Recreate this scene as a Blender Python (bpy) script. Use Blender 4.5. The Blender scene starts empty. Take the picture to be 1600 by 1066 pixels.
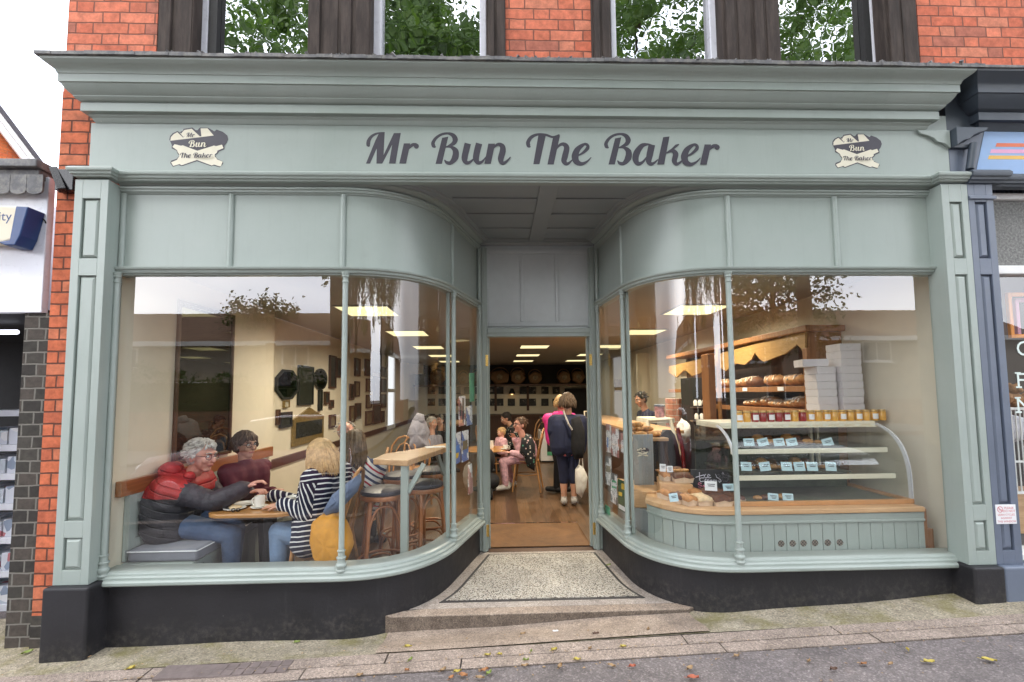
import bpy, bmesh, math, random
from mathutils import Vector, Matrix
R = math.radians
rng = random.Random(7)
sc = bpy.context.scene
C = sc.collection

# ------------------------------------------------------------------ camera
F = 720.0 / 1600.0
CAM = (-0.4043, -3.169, 1.4702)
PITCH, ROLL, YAW, CY = 0.0684, -0.0095, -0.0325, 565.9
cd = bpy.data.cameras.new('camera'); cam = bpy.data.objects.new('camera', cd); C.objects.link(cam)
cd.sensor_fit = 'HORIZONTAL'; cd.sensor_width = 36.0; cd.lens = F * 36.0
cd.shift_y = (CY - 533.0) / 1600.0
cd.clip_start = 0.05; cd.clip_end = 500
def axis_dir(px, py):
    x = (px - 800) / 720.0; z = (CY - py) / 720.0; y = 1.0
    c, s = math.cos(ROLL), math.sin(ROLL); x, z = c*x - s*z, s*x + c*z
    c, s = math.cos(PITCH), math.sin(PITCH); y, z = c*y - s*z, s*y + c*z
    c, s = math.cos(YAW), math.sin(YAW); x, y = c*x - s*y, s*x + c*y
    return Vector((x, y, z))
def at(px, py, Y=None, Z=None, X=None):
    """survey helper: where the sight line of a photo point meets a real plane"""
    r = axis_dir(px, py); o = Vector(CAM)
    t = (Y - o.y) / r.y if Y is not None else (Z - o.z) / r.z if Z is not None else (X - o.x) / r.x
    return o + r * t
fw = axis_dir(800, CY).normalized(); up = (axis_dir(800, CY - 100) - axis_dir(800, CY)).normalized(); rt = fw.cross(up)
cam.matrix_world = Matrix(((rt.x, up.x, -fw.x, CAM[0]), (rt.y, up.y, -fw.y, CAM[1]), (rt.z, up.z, -fw.z, CAM[2]), (0, 0, 0, 1)))
sc.camera = cam

# ------------------------------------------------------------------ material helpers
class NT:
    def __init__(s, name):
        s.m = bpy.data.materials.new(name); s.m.use_nodes = True; s.t = s.m.node_tree; s.t.nodes.clear()
        s.out = s.n('ShaderNodeOutputMaterial')
    def n(s, ty, **kw):
        k = s.t.nodes.new(ty)
        for a, v in kw.items(): setattr(k, a, v)
        return k
    def link(s, a, b): s.t.links.new(a, b)
    def put(s, sock, v):
        if hasattr(v, 'is_linked') or isinstance(v, bpy.types.NodeSocket): s.link(v, sock)
        else:
            if sock.type == 'RGBA' and len(v) == 3: v = (*v, 1)
            sock.default_value = v
    def math(s, op, a, b=0.0, c=None, clamp=False):
        k = s.n('ShaderNodeMath', operation=op); k.use_clamp = clamp
        s.put(k.inputs[0], a); s.put(k.inputs[1], b)
        if c is not None: s.put(k.inputs[2], c)
        return k.outputs[0]
    def vmath(s, op, a, b):
        k = s.n('ShaderNodeVectorMath', operation=op); s.put(k.inputs[0], a); s.put(k.inputs[1], b); return k.outputs[0]
    def co(s, scale=(1, 1, 1), kind='Object', loc=(0, 0, 0)):
        tc = s.n('ShaderNodeTexCoord'); mp = s.n('ShaderNodeMapping')
        s.link(tc.outputs[kind], mp.inputs[0]); mp.inputs['Scale'].default_value = scale; mp.inputs['Location'].default_value = loc
        return mp.outputs[0]
    def world(s):
        return s.n('ShaderNodeNewGeometry').outputs['Position']
    def noise(s, vec, scale, detail=4, rough=.55, out='Fac', dist=0):
        k = s.n('ShaderNodeTexNoise'); s.link(vec, k.inputs['Vector'])
        k.inputs['Scale'].default_value = scale; k.inputs['Detail'].default_value = detail; k.inputs['Roughness'].default_value = rough; k.inputs['Distortion'].default_value = dist
        return k.outputs[out]
    def voro(s, vec, scale, out='Distance', feature='F1', rand=1):
        k = s.n('ShaderNodeTexVoronoi', feature=feature); s.link(vec, k.inputs['Vector']); k.inputs['Scale'].default_value = scale
        k.inputs['Randomness'].default_value = rand
        return k.outputs[out]
    def ramp(s, fac, stops, interp='LINEAR'):
        k = s.n('ShaderNodeValToRGB'); s.link(fac, k.inputs[0]); k.color_ramp.interpolation = interp
        e = k.color_ramp.elements
        while len(e) < len(stops): e.new(.5)
        for i, (p, c) in enumerate(stops):
            e[i].position = p; c = (c, c, c) if isinstance(c, (int, float)) else c; e[i].color = (*c[:3], 1)
        return k.outputs[0]
    def mix(s, fac, a, b, blend='MIX'):
        k = s.n('ShaderNodeMix', data_type='RGBA', blend_type=blend); k.clamp_factor = True
        s.put(k.inputs[0], fac); s.put(k.inputs[6], a); s.put(k.inputs[7], b); return k.outputs[2]
    def bump(s, h, strength=.3, dist=.01, normal=None):
        k = s.n('ShaderNodeBump'); k.inputs['Strength'].default_value = strength; k.inputs['Distance'].default_value = dist
        s.link(h, k.inputs['Height'])
        if normal is not None: s.link(normal, k.inputs['Normal'])
        return k.outputs[0]
    def bsdf(s, color, rough=.5, metal=0, spec=.5, normal=None, alpha=None, emis=None, estr=0, coat=0, sheen=0, trans=0, sss=0):
        k = s.n('ShaderNodeBsdfPrincipled')
        s.put(k.inputs['Base Color'], color); s.put(k.inputs['Roughness'], rough); s.put(k.inputs['Metallic'], metal)
        k.inputs['Specular IOR Level'].default_value = spec
        k.inputs['Coat Weight'].default_value = coat; k.inputs['Sheen Weight'].default_value = sheen; k.inputs['Transmission Weight'].default_value = trans
        if sss: k.inputs['Subsurface Weight'].default_value = sss; k.inputs['Subsurface Radius'].default_value = (.01, .004, .002)
        if normal is not None: s.link(normal, k.inputs['Normal'])
        if alpha is not None: s.put(k.inputs['Alpha'], alpha)
        if emis is not None: s.put(k.inputs['Emission Color'], emis); k.inputs['Emission Strength'].default_value = estr
        s.link(k.outputs[0], s.out.inputs[0]); return k

M = {}
def pm(name, col, rough=.5, var=.12, scale=6.0, bump=0.0, bscale=60, bdist=.003, spec=.5, metal=0, dirt=0.0, dirtcol=(.03, .028, .025), stretch=(1, 1, 1), coat=0, sheen=0, sss=0, dscale=2.5):
    """plain procedural surface: base colour with broad and fine variation, optional grime and bump"""
    t = NT(name); v = t.co(stretch)
    n1 = t.noise(v, scale, 5); n2 = t.noise(v, scale * 7, 3)
    f = t.math('ADD', t.math('MULTIPLY', n1, .7), t.math('MULTIPLY', n2, .3))
    lo = tuple(max(0, c * (1 - var * 1.6)) for c in col); hi = tuple(min(1, c * (1 + var * 1.4)) for c in col)
    c = t.ramp(f, [(.28, lo), (.72, hi)])
    if dirt:
        d = t.noise(v, dscale, 8, .7); c = t.mix(t.math('MULTIPLY', t.ramp(d, [(.45, 0), (.75, 1)]), dirt), c, dirtcol)
    r = t.math('ADD', t.math('MULTIPLY', t.math('SUBTRACT', n2, .5), .25), rough, clamp=True)
    nrm = t.bump(t.noise(v, bscale, 5), bump, bdist) if bump else None
    t.bsdf(c, r, metal, spec, nrm, coat=coat, sheen=sheen, sss=sss)
    M[name] = t.m; return t.m

def wood(name, a, b, axis=0, scale=3, rough=.45, bump=.15, coat=0, dirt=0):
    t = NT(name); st = [14, 14, 14]; st[axis] = 1.2
    v = t.co(tuple(st)); n = t.noise(v, scale, 6, .6, dist=.6); n2 = t.noise(v, scale * 6, 3)
    f = t.math('ADD', t.math('MULTIPLY', n, .75), t.math('MULTIPLY', n2, .25))
    c = t.ramp(f, [(.3, a), (.5, tuple((x + y) / 2 for x, y in zip(a, b))), (.68, b)])
    if dirt: c = t.mix(t.math('MULTIPLY', t.ramp(t.noise(t.co(), 3, 6), [(.45, 0), (.7, 1)]), dirt), c, (.03, .025, .02))
    t.bsdf(c, rough, 0, .5, t.bump(f, bump, .002), coat=coat); M[name] = t.m; return t.m

# ------------------------------------------------------------------ mesh builder
class MB:
    def __init__(s): s.v = []; s.f = []; s.mi = []; s.cur = 0
    def add(s, vs, fs, xf=None):
        o = len(s.v)
        s.v += [tuple(xf @ Vector(p)) if xf is not None else tuple(p) for p in vs]
        s.f += [tuple(o + i for i in f) for f in fs]; s.mi += [s.cur] * len(fs); return s
    def box(s, x0, x1, y0, y1, z0, z1, xf=None):
        return s.add([(x0, y0, z0), (x1, y0, z0), (x1, y1, z0), (x0, y1, z0), (x0, y0, z1), (x1, y0, z1), (x1, y1, z1), (x0, y1, z1)],
                     [(0, 3, 2, 1), (4, 5, 6, 7), (0, 1, 5, 4), (1, 2, 6, 5), (2, 3, 7, 6), (3, 0, 4, 7)], xf)
    def cbox(s, c, sz, rot=(0, 0, 0)):
        from mathutils import Euler
        xf = Matrix.Translation(c) @ Euler(rot).to_matrix().to_4x4(); a, b, h = sz[0]/2, sz[1]/2, sz[2]/2
        return s.box(-a, a, -b, b, -h, h, xf)
    def frame(s, x0, x1, z0, z1, w, y0, y1, xf=None, wb=None):
        wb = w if wb is None else wb
        s.box(x0, x0 + w, y0, y1, z0, z1, xf); s.box(x1 - w, x1, y0, y1, z0, z1, xf)
        s.box(x0 + w, x1 - w, y0, y1, z0, z0 + wb, xf); return s.box(x0 + w, x1 - w, y0, y1, z1 - w, z1, xf)
    def rings(s, rings, cap=True, closed=False):
        n = len(rings[0]); o = len(s.v)
        for r in rings: s.v += [tuple(p) for p in r]
        m = len(rings); k = 0
        for i in range(m if closed else m - 1):
            a, b = o + i * n, o + ((i + 1) % m) * n
            for j in range(n): s.f.append((a + j, a + (j + 1) % n, b + (j + 1) % n, b + j)); k += 1
        if cap and not closed:
            s.f.append(tuple(o + j for j in reversed(range(n)))); s.f.append(tuple(o + (m - 1) * n + j for j in range(n))); k += 2
        s.mi += [s.cur] * k; return s
    def tube(s, path, r, n=8, cap=True, closed=False, flat=1.0):
        P = [Vector(p) for p in path]; rs = r if isinstance(r, (list, tuple)) else [r] * len(P); rings = []
        prev = None
        for i, p in enumerate(P):
            if closed: d = P[(i + 1) % len(P)] - P[i - 1]
            else: d = P[min(i + 1, len(P) - 1)] - P[max(i - 1, 0)]
            d.normalize()
            if prev is None:
                u = d.cross(Vector((0, 0, 1)))
                if u.length < .05: u = d.cross(Vector((0, 1, 0)))
            else: u = prev - d * prev.dot(d)
            u.normalize(); prev = u; w = d.cross(u)
            rings.append([p + (u * math.cos(2*math.pi*j/n) + w * math.sin(2*math.pi*j/n) * flat) * rs[i] for j in range(n)])
        return s.rings(rings, cap, closed)
    def lathe(s, prof, c=(0, 0, 0), n=16, axis='z', cap=True, xf=None):
        rings = []
        for r, z in prof:
            ring = []
            for j in range(n):
                a = 2 * math.pi * j / n; p = (r * math.cos(a), r * math.sin(a), z)
                if axis == 'y': p = (p[0], p[2], -p[1])
                if axis == 'x': p = (p[2], p[0], p[1])
                p = Vector((p[0] + c[0], p[1] + c[1], p[2] + c[2]))
                ring.append(xf @ p if xf is not None else p)
            rings.append(ring)
        return s.rings(rings, cap)
    def prism(s, poly, y0, y1, plane='xz'):
        def P(a, b, h): return (a, h, b) if plane == 'xz' else (a, b, h) if plane == 'xy' else (h, a, b)
        n = len(poly); s2 = [P(a, b, y0) for a, b in poly] + [P(a, b, y1) for a, b in poly]
        fs = [tuple(range(n)), tuple(range(2 * n - 1, n - 1, -1))] + [(i, n + i, n + (i + 1) % n, (i + 1) % n) for i in range(n)]
        return s.add(s2, fs)
    def sweep(s, prof, path, closed_prof=True, cap=True, miter=True):
        """prof: (outward offset, z) loop; path: (x, y); outward is to the right of travel"""
        P = [Vector(p) for p in path]; rings = []
        for i, p in enumerate(P):
            a = (P[i] - P[i - 1]).normalized() if i else (P[1] - P[0]).normalized()
            b = (P[i + 1] - P[i]).normalized() if i < len(P) - 1 else a
            na, nb = Vector((a.y, -a.x)), Vector((b.y, -b.x)); m = (na + nb).normalized(); m = m / max(.3, m.dot(na))
            rings.append([(p.x + m.x * o, p.y + m.y * o, z(p.x, p.y) if callable(z) else z) for o, z in prof])
        if closed_prof: return s.rings(rings, cap)
        n = len(prof); o = len(s.v); k = 0
        for r in rings: s.v += r
        for i in range(len(P) - 1):
            for j in range(n - 1): s.f.append((o + i*n + j, o + i*n + j + 1, o + (i+1)*n + j + 1, o + (i+1)*n + j)); k += 1
        s.mi += [s.cur] * k; return s
    def ico(s, c, r, sub=1, sq=(1, 1, 1), jit=0, seed=0, rot=None):
        bm = bmesh.new(); bmesh.ops.create_icosphere(bm, subdivisions=sub, radius=1); q = random.Random(seed)
        vs = []
        for v in bm.verts:
            p = v.co * (1 + q.uniform(-jit, jit)); p = Vector((p.x * sq[0] * r, p.y * sq[1] * r, p.z * sq[2] * r))
            if rot is not None: p = rot @ p
            vs.append(p + Vector(c))
        fs = [tuple(v.index for v in f.verts) for f in bm.faces]; bm.free(); return s.add(vs, fs)
    def sphere(s, c, r, sq=(1, 1, 1), nu=16, nv=10, rot=None):
        rings = []
        for i in range(nv + 1):
            th = math.pi * (i + .001 if i == 0 else i - .001 if i == nv else i) / nv; ring = []
            for j in range(nu):
                ph = 2 * math.pi * j / nu
                p = Vector((math.sin(th) * math.cos(ph) * sq[0], math.sin(th) * math.sin(ph) * sq[1], -math.cos(th) * sq[2])) * r
                if rot is not None: p = rot @ p
                ring.append(p + Vector(c))
            rings.append(ring)
        return s.rings(rings)
    def quad(s, a, b, c, d): return s.add([a, b, c, d], [(0, 1, 2, 3)])
    def shift(s, i0, fn):
        s.v[i0:] = [tuple(fn(Vector(p))) for p in s.v[i0:]]; return s

def wloc(o):
    l = Vector((0, 0, 0))
    while o is not None: l += o.location; o = o.parent
    return l
def obj(name, mb, mat, parent=None, smooth=None, bevel=0, seg=2, world=True, loc=None):
    me = bpy.data.meshes.new(name); off = wloc(parent) if (parent is not None and world) else Vector((0, 0, 0))
    base = Vector((0, 0, 0))
    if parent is None and loc is not None: base = Vector(loc); off = base
    me.from_pydata([(p[0] - off.x, p[1] - off.y, p[2] - off.z) for p in mb.v], [], mb.f)
    bm = bmesh.new(); bm.from_mesh(me); bmesh.ops.recalc_face_normals(bm, faces=bm.faces); bm.to_mesh(me); bm.free()
    mats = mat if isinstance(mat, (list, tuple)) else [mat]
    for m in mats: me.materials.append(M[m] if isinstance(m, str) else m)
    if len(mats) > 1: me.polygons.foreach_set('material_index', mb.mi)
    if smooth is not None:
        me.polygons.foreach_set('use_smooth', [True] * len(me.polygons))
        me.set_sharp_from_angle(angle=R(smooth))
    o = bpy.data.objects.new(name, me); C.objects.link(o); o.location = base
    if parent is not None: o.parent = parent
    if bevel:
        b = o.modifiers.new('bevel', 'BEVEL'); b.width = bevel; b.segments = seg; b.limit_method = 'ANGLE'; b.angle_limit = R(40); b.harden_normals = False
    return o
def thing(name, label, cat, loc=(0, 0, 0), group=None, rz=0):
    o = bpy.data.objects.new(name, None); C.objects.link(o); o.location = loc; o.rotation_euler = (0, 0, rz); o.empty_display_size = .1
    o['label'] = label; o['category'] = cat
    if group: o['group'] = group
    return o
def tag(o, label, cat, group=None):
    o['label'] = label; o['category'] = cat
    if group: o['group'] = group
    return o
def struct(name, mb, mat, **k):
    o = obj(name, mb, mat, None, **k); o['kind'] = 'structure'; return o
def dup(root, loc, label, rz=0, group=None, scale=None):
    r = root.copy(); C.objects.link(r); r.location = loc; r.rotation_euler = (0, 0, rz); r['label'] = label
    if scale: r.scale = scale
    if group: r['group'] = group
    for ch in [c for c in C.objects if c.parent == root]:
        c = ch.copy(); C.objects.link(c); c.parent = r
        for g in [q for q in C.objects if q.parent == ch]:
            d = g.copy(); C.objects.link(d); d.parent = c
    return r
def text_mesh(body, size, align='CENTER', extrude=.0):
    cu = bpy.data.curves.new('t', 'FONT'); cu.body = body; cu.size = size; cu.align_x = align; cu.extrude = extrude; cu.resolution_u = 3
    o = bpy.data.objects.new('t', cu); C.objects.link(o); dg = bpy.context.evaluated_depsgraph_get(); me = o.evaluated_get(dg).to_mesh()
    mb = MB(); mb.add([(v.co.x, 0, v.co.y) for v in me.vertices], [tuple(p.vertices) for p in me.polygons])
    o.to_mesh_clear() if False else None
    bpy.data.objects.remove(o); return mb
def bez(p0, p1, p2, p3, n):
    out = []
    for i in range(n + 1):
        t = i / n; u = 1 - t
        out.append(tuple(u**3*a + 3*u*u*t*b + 3*u*t*t*c + t**3*d for a, b, c, d in zip(p0, p1, p2, p3)))
    return out
def gz(x): return -.025 + .034 * max(-9, min(9, x))
# ------------------------------------------------------------------ materials
def sage():
    t = NT('sage_paint'); v = t.world(); n1 = t.noise(v, 1.7, 6, .6); mp = t.n('ShaderNodeMapping'); t.link(v, mp.inputs[0]); mp.inputs['Scale'].default_value = (7, 7, .7)
    c = t.ramp(n1, [(.3, (.300, .352, .322)), (.7, (.346, .395, .366))]); s1 = t.noise(mp.outputs[0], 2.2, 7, .7)
    c = t.mix(t.math('MULTIPLY', t.ramp(s1, [(.52, 0), (.74, 1)]), .20), c, (.22, .25, .22))                  # rain streaks
    c = t.mix(t.math('MULTIPLY', t.ramp(t.noise(v, 11, 7, .75), [(.60, 0), (.74, 1)]), .16), c, (.20, .21, .18))
    ch = t.ramp(t.noise(v, 48, 3, .6), [(.745, 0), (.755, 1)]); c = t.mix(t.math('MULTIPLY', ch, .5), c, (.62, .62, .58))
    g = t.n('ShaderNodeNewGeometry'); sx = t.n('ShaderNodeSeparateXYZ'); t.link(g.outputs['Normal'], sx.inputs[0])
    c = t.mix(t.math('MULTIPLY', t.ramp(t.math('ADD', sx.outputs[2], t.math('MULTIPLY', t.math('SUBTRACT', t.noise(v, 9, 6, .7), .5), .8)), [(.55, 0), (.95, 1)]), .35), c, (.22, .22, .19))   # dust on ledges
    bh = t.n('ShaderNodeMapping'); t.link(v, bh.inputs[0]); bh.inputs['Scale'].default_value = (4, 60, 60)
    t.bsdf(c, t.ramp(n1, [(.3, .30), (.7, .42)]), 0, .5, t.bump(t.noise(bh.outputs[0], 4, 4), .10, .002)); M['sage_paint'] = t.m
sage()
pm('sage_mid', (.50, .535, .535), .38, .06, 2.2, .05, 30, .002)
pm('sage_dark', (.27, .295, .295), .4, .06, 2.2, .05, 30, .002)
def black_render():
    t = NT('black_render'); v = t.world(); sx = t.n('ShaderNodeSeparateXYZ'); t.link(v, sx.inputs[0])
    n = t.noise(v, 3.2, 7, .65); base = t.ramp(n, [(.3, (.011, .011, .013)), (.7, (.019, .018, .021))])
    hz = t.math('SUBTRACT', sx.outputs[2], t.math('MULTIPLY', sx.outputs[0], .034))                     # height above the sloping pavement
    low = t.ramp(t.math('ADD', hz, t.math('MULTIPLY', t.math('SUBTRACT', t.noise(v, 6, 6, .7), .5), .30)), [(.0, 1), (.13, 0)])
    spl = t.ramp(t.noise(v, 26, 6, .75), [(.46, 0), (.66, 1)])
    c = t.mix(t.math('MULTIPLY', t.math('MULTIPLY', low, spl), .24), base, (.16, .14, .12))
    mp = t.n('ShaderNodeMapping'); t.link(v, mp.inputs[0]); mp.inputs['Scale'].default_value = (9, 9, .9)
    dr = t.ramp(t.noise(mp.outputs[0], 1.4, 6, .7), [(.58, 0), (.72, 1)]); c = t.mix(t.math('MULTIPLY', dr, .14), c, (.09, .085, .085))
    chip = t.ramp(t.noise(v, 34, 3, .6), [(.76, 0), (.775, 1)]); c = t.mix(t.math('MULTIPLY', chip, .4), c, (.30, .28, .26))
    t.bsdf(c, t.ramp(n, [(.3, .45), (.7, .7)]), 0, .45, t.bump(t.math('ADD', n, t.math('MULTIPLY', t.noise(v, 40, 5), .35)), .4, .012)); M['black_render'] = t.m
black_render()
def stone(name, lo, hi, moss=None, speck=150, riser=.55):
    t = NT(name); v = t.world(); c0 = t.n('ShaderNodeSeparateColor'); t.link(t.voro(v, speck, 'Color'), c0.inputs[0])
    col = t.ramp(t.noise(v, 2.6, 8, .7), [(.30, lo), (.70, hi)]); col = t.mix(1, col, t.ramp(c0.outputs[0], [(0, .55), (.2, .88), (.75, 1.08), (.92, 1.45)]), 'MULTIPLY')
    st_ = t.ramp(t.noise(v, 7.5, 8, .75), [(.50, 0), (.72, 1)]); col = t.mix(t.math('MULTIPLY', st_, .5), col, tuple(x * .42 for x in lo))
    if moss: ms = t.ramp(t.noise(v, 3.4, 7, .7), [(.46, 0), (.62, 1)]); col = t.mix(t.math('MULTIPLY', ms, .75), col, moss)
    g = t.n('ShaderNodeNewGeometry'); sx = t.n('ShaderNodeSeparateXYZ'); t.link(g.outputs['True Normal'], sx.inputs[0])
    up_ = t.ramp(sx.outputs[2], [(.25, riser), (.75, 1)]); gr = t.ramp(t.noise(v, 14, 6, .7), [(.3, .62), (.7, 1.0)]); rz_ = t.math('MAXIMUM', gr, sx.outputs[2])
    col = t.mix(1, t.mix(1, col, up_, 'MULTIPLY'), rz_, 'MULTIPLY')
    t.bsdf(col, .88, 0, .3, t.bump(t.math('ADD', t.voro(v, speck), t.noise(v, 45, 6, .7)), .55, .006)); M[name] = t.m
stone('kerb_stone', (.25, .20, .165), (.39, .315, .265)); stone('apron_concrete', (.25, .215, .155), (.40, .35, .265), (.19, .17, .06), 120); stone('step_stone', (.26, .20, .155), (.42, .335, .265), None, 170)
pm('lead', (.10, .10, .105), .55, .4, 6, .4, 20, .01, dirt=.7, dirtcol=(.33, .31, .27), dscale=16)
pm('navy_paint', (.125, .15, .20), .4, .07, 3, .08, 25, .003)
pm('navy_dark', (.055, .07, .09), .45, .1, 3, .1, 25, .003)
pm('sky_blue_paint', (.27, .42, .68), .5, .06, 3)
pm('white_paint', (.78, .78, .77), .4, .05, 4)
pm('pvc_white', (.70, .71, .78), .3, .04, 4)
pm('cream_wall', (.72, .66, .53), .75, .04, 1.5, .1, 8, .004)
pm('peach_wall', (.74, .58, .45), .75, .04, 1.5)
pm('charcoal_vinyl', (.045, .042, .055), .45, .08, 8)
pm('cream_vinyl', (.80, .76, .61), .5, .04, 8)
pm('soot_stone', (.042, .030, .025), .9, .4, 5, .3, 24, .008, dirt=.3, dirtcol=(.13, .105, .09), stretch=(3, 3, .5), dscale=5)
pm('brass', (.70, .47, .14), .3, .1, 20, metal=1)
pm('steel', (.55, .56, .58), .3, .08, 20, metal=1)
pm('chrome', (.75, .76, .78), .12, .04, 20, metal=1)
pm('black_gloss', (.012, .012, .014), .25, .1, 10)
pm('black_matt', (.015, .015, .016), .7, .2, 10)
stone('terrazzo_border', (.32, .275, .24), (.46, .40, .35), None, 190)
pm('iron_cover', (.17, .135, .125), .75, .2, 12, .5, 60, .006)

def flemish(name, reds, mort, hb=.081, st=.245, hd=.117, mj=.011, axis='x', rough=.85, english=False, bump=.7):
    """Flemish (or stretcher row / header row) brickwork from object coordinates"""
    t = NT(name); sx = t.n('ShaderNodeSeparateXYZ'); t.link(t.world(), sx.inputs[0])
    u0 = sx.outputs[0] if axis == 'x' else sx.outputs[1]; z = sx.outputs[2]
    wob = t.math('MULTIPLY', t.math('SUBTRACT', t.noise(t.world(), 9, 2), .5), .012)
    zz = t.math('ADD', z, wob)
    zr = t.math('DIVIDE', zz, hb); row = t.math('FLOOR', zr); fz = t.math('MULTIPLY', t.math('SUBTRACT', zr, row), hb)
    odd = t.math('FLOORED_MODULO', row, 2.0)
    if english:
        P = t.math('ADD', t.math('MULTIPLY', odd, hd - st), st); S = t.math('ADD', P, 1.0)
        u = t.math('ADD', u0, t.math('MULTIPLY', odd, hd * .5))
    else:
        P = st + hd; S = st; u = t.math('ADD', u0, t.math('MULTIPLY', odd, P / 2))
    u = t.math('ADD', u, t.math('MULTIPLY', t.math('SUBTRACT', t.noise(t.world(), 7, 1), .5), .014))
    ur = t.math('DIVIDE', u, P); per = t.math('FLOOR', ur); p = t.math('MULTIPLY', t.math('SUBTRACT', ur, per), P)
    isH = t.math('GREATER_THAN', p, S)
    d1 = t.math('MINIMUM', p, t.math('SUBTRACT', P, p)); d = d1 if english else t.math('MINIMUM', d1, t.math('ABSOLUTE', t.math('SUBTRACT', p, S)))
    d = t.math('MINIMUM', d, t.math('MINIMUM', fz, t.math('SUBTRACT', hb, fz)))
    d = t.math('ADD', d, t.math('MULTIPLY', t.math('SUBTRACT', t.noise(t.world(), 60, 3), .5), .004))
    face = t.ramp(t.math('DIVIDE', d, mj), [(.35, 0), (.62, 1)])
    cid = t.n('ShaderNodeCombineXYZ'); t.put(cid.inputs[0], t.math('ADD', t.math('MULTIPLY', per, 2.0), isH)); t.put(cid.inputs[1], row)
    wn = t.n('ShaderNodeTexWhiteNoise'); wn.noise_dimensions = '2D'; t.link(cid.outputs[0], wn.inputs['Vector'])
    bc = t.ramp(wn.outputs['Value'], [(i / len(reds), c) for i, c in enumerate(reds)], 'CONSTANT')
    v = t.world(); n = t.noise(v, 22, 6, .65)
    bc = t.mix(.55, bc, t.mix(1.0, bc, t.ramp(n, [(.25, (.35, .33, .32)), (.7, (1.45, 1.4, 1.35))]), 'MULTIPLY'))
    st_ = t.ramp(t.noise(v, 5, 7, .7), [(.55, 0), (.75, 1)]); bc = t.mix(t.math('MULTIPLY', st_, .35), bc, (.06, .045, .04))
    c = t.mix(face, mort, bc)
    t.bsdf(c, rough, 0, .3, t.bump(t.math('ADD', face, t.math('MULTIPLY', n, .25)), bump, .008)); M[name] = t.m
REDS = [(.55, .15, .085), (.60, .18, .105), (.50, .145, .085), (.58, .21, .13), (.40, .14, .095), (.62, .20, .12), (.56, .165, .095)]
flemish('red_brick', REDS, (.20, .085, .06), mj=.009)
flemish('red_brick_strip', [(.50, .135, .065), (.56, .155, .075), (.46, .125, .065), (.53, .17, .09)], (.12, .05, .035), english=True, st=.232, hd=.127)
flemish('black_brick', [(.045, .042, .037), (.06, .055, .048), (.038, .035, .032), (.07, .06, .052)], (.17, .16, .14), english=True, st=.235, hd=.122)
flemish('garden_brick', [(.20, .085, .05), (.25, .10, .06), (.16, .07, .05)], (.22, .19, .16))

def mosaic():
    t = NT('mosaic'); v = t.world()
    c = t.n('ShaderNodeSeparateColor'); t.link(t.voro(v, 135, 'Color'), c.inputs[0])
    col = t.ramp(c.outputs[0], [(0, (.05, .045, .04)), (.13, (.22, .18, .14)), (.26, (.62, .58, .50)), (.55, (.50, .44, .37)), (.72, (.68, .65, .58))], 'CONSTANT')
    e = t.ramp(t.voro(v, 135, 'Distance', 'DISTANCE_TO_EDGE'), [(.03, 0), (.10, 1)])
    col = t.mix(e, (.15, .13, .11), col)
    w = t.ramp(t.noise(v, 3, 6), [(.4, .78), (.65, 1.06)]); col = t.mix(1, col, w, 'MULTIPLY')
    t.bsdf(col, .6, 0, .4, t.bump(e, .3, .002)); M['mosaic'] = t.m
mosaic()
pm('mosaic_dark', (.035, .032, .033), .6, .3, 60)

def asphalt(name, base):
    t = NT(name); v = t.world()
    c = t.n('ShaderNodeSeparateColor'); t.link(t.voro(v, 120, 'Color'), c.inputs[0])
    sp = t.ramp(c.outputs[0], [(0, .78), (.5, .96), (.85, 1.18), (.96, 1.6)])
    big = t.ramp(t.noise(v, 2.3, 7, .65), [(.3, .72), (.7, 1.35)])
    col = t.mix(1, t.mix(1, base, sp, 'MULTIPLY'), big, 'MULTIPLY')
    sand = t.ramp(t.noise(v, 1.7, 8, .72), [(.60, 0), (.68, 1)]); col = t.mix(t.math('MULTIPLY', sand, .55), col, (.22, .175, .155))
    gum = t.ramp(t.voro(v, 5.5), [(.055, 1), (.075, 0)]); col = t.mix(t.math('MULTIPLY', gum, .35), col, (.26, .24, .23))
    dk = t.ramp(t.noise(v, 4.5, 7, .7), [(.55, 0), (.70, 1)]); col = t.mix(t.math('MULTIPLY', dk, .45), col, (.055, .048, .046))
    ck = t.ramp(t.voro(t.vmath('ADD', v, t.vmath('MULTIPLY', t.noise(v, 3, 5, .6, 'Color'), (.5, .5, .5))), 1.1, 'Distance', 'DISTANCE_TO_EDGE'), [(.0, 1), (.006, 0)]); col = t.mix(t.math('MULTIPLY', ck, .5), col, (.05, .045, .042))
    h = t.math('ADD', t.voro(v, 120), t.noise(v, 30, 4))
    t.bsdf(col, .85, 0, .35, t.bump(h, .55, .008)); M[name] = t.m
asphalt('asphalt', (.165, .143, .138)); asphalt('road_asphalt', (.06, .058, .058))

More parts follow.
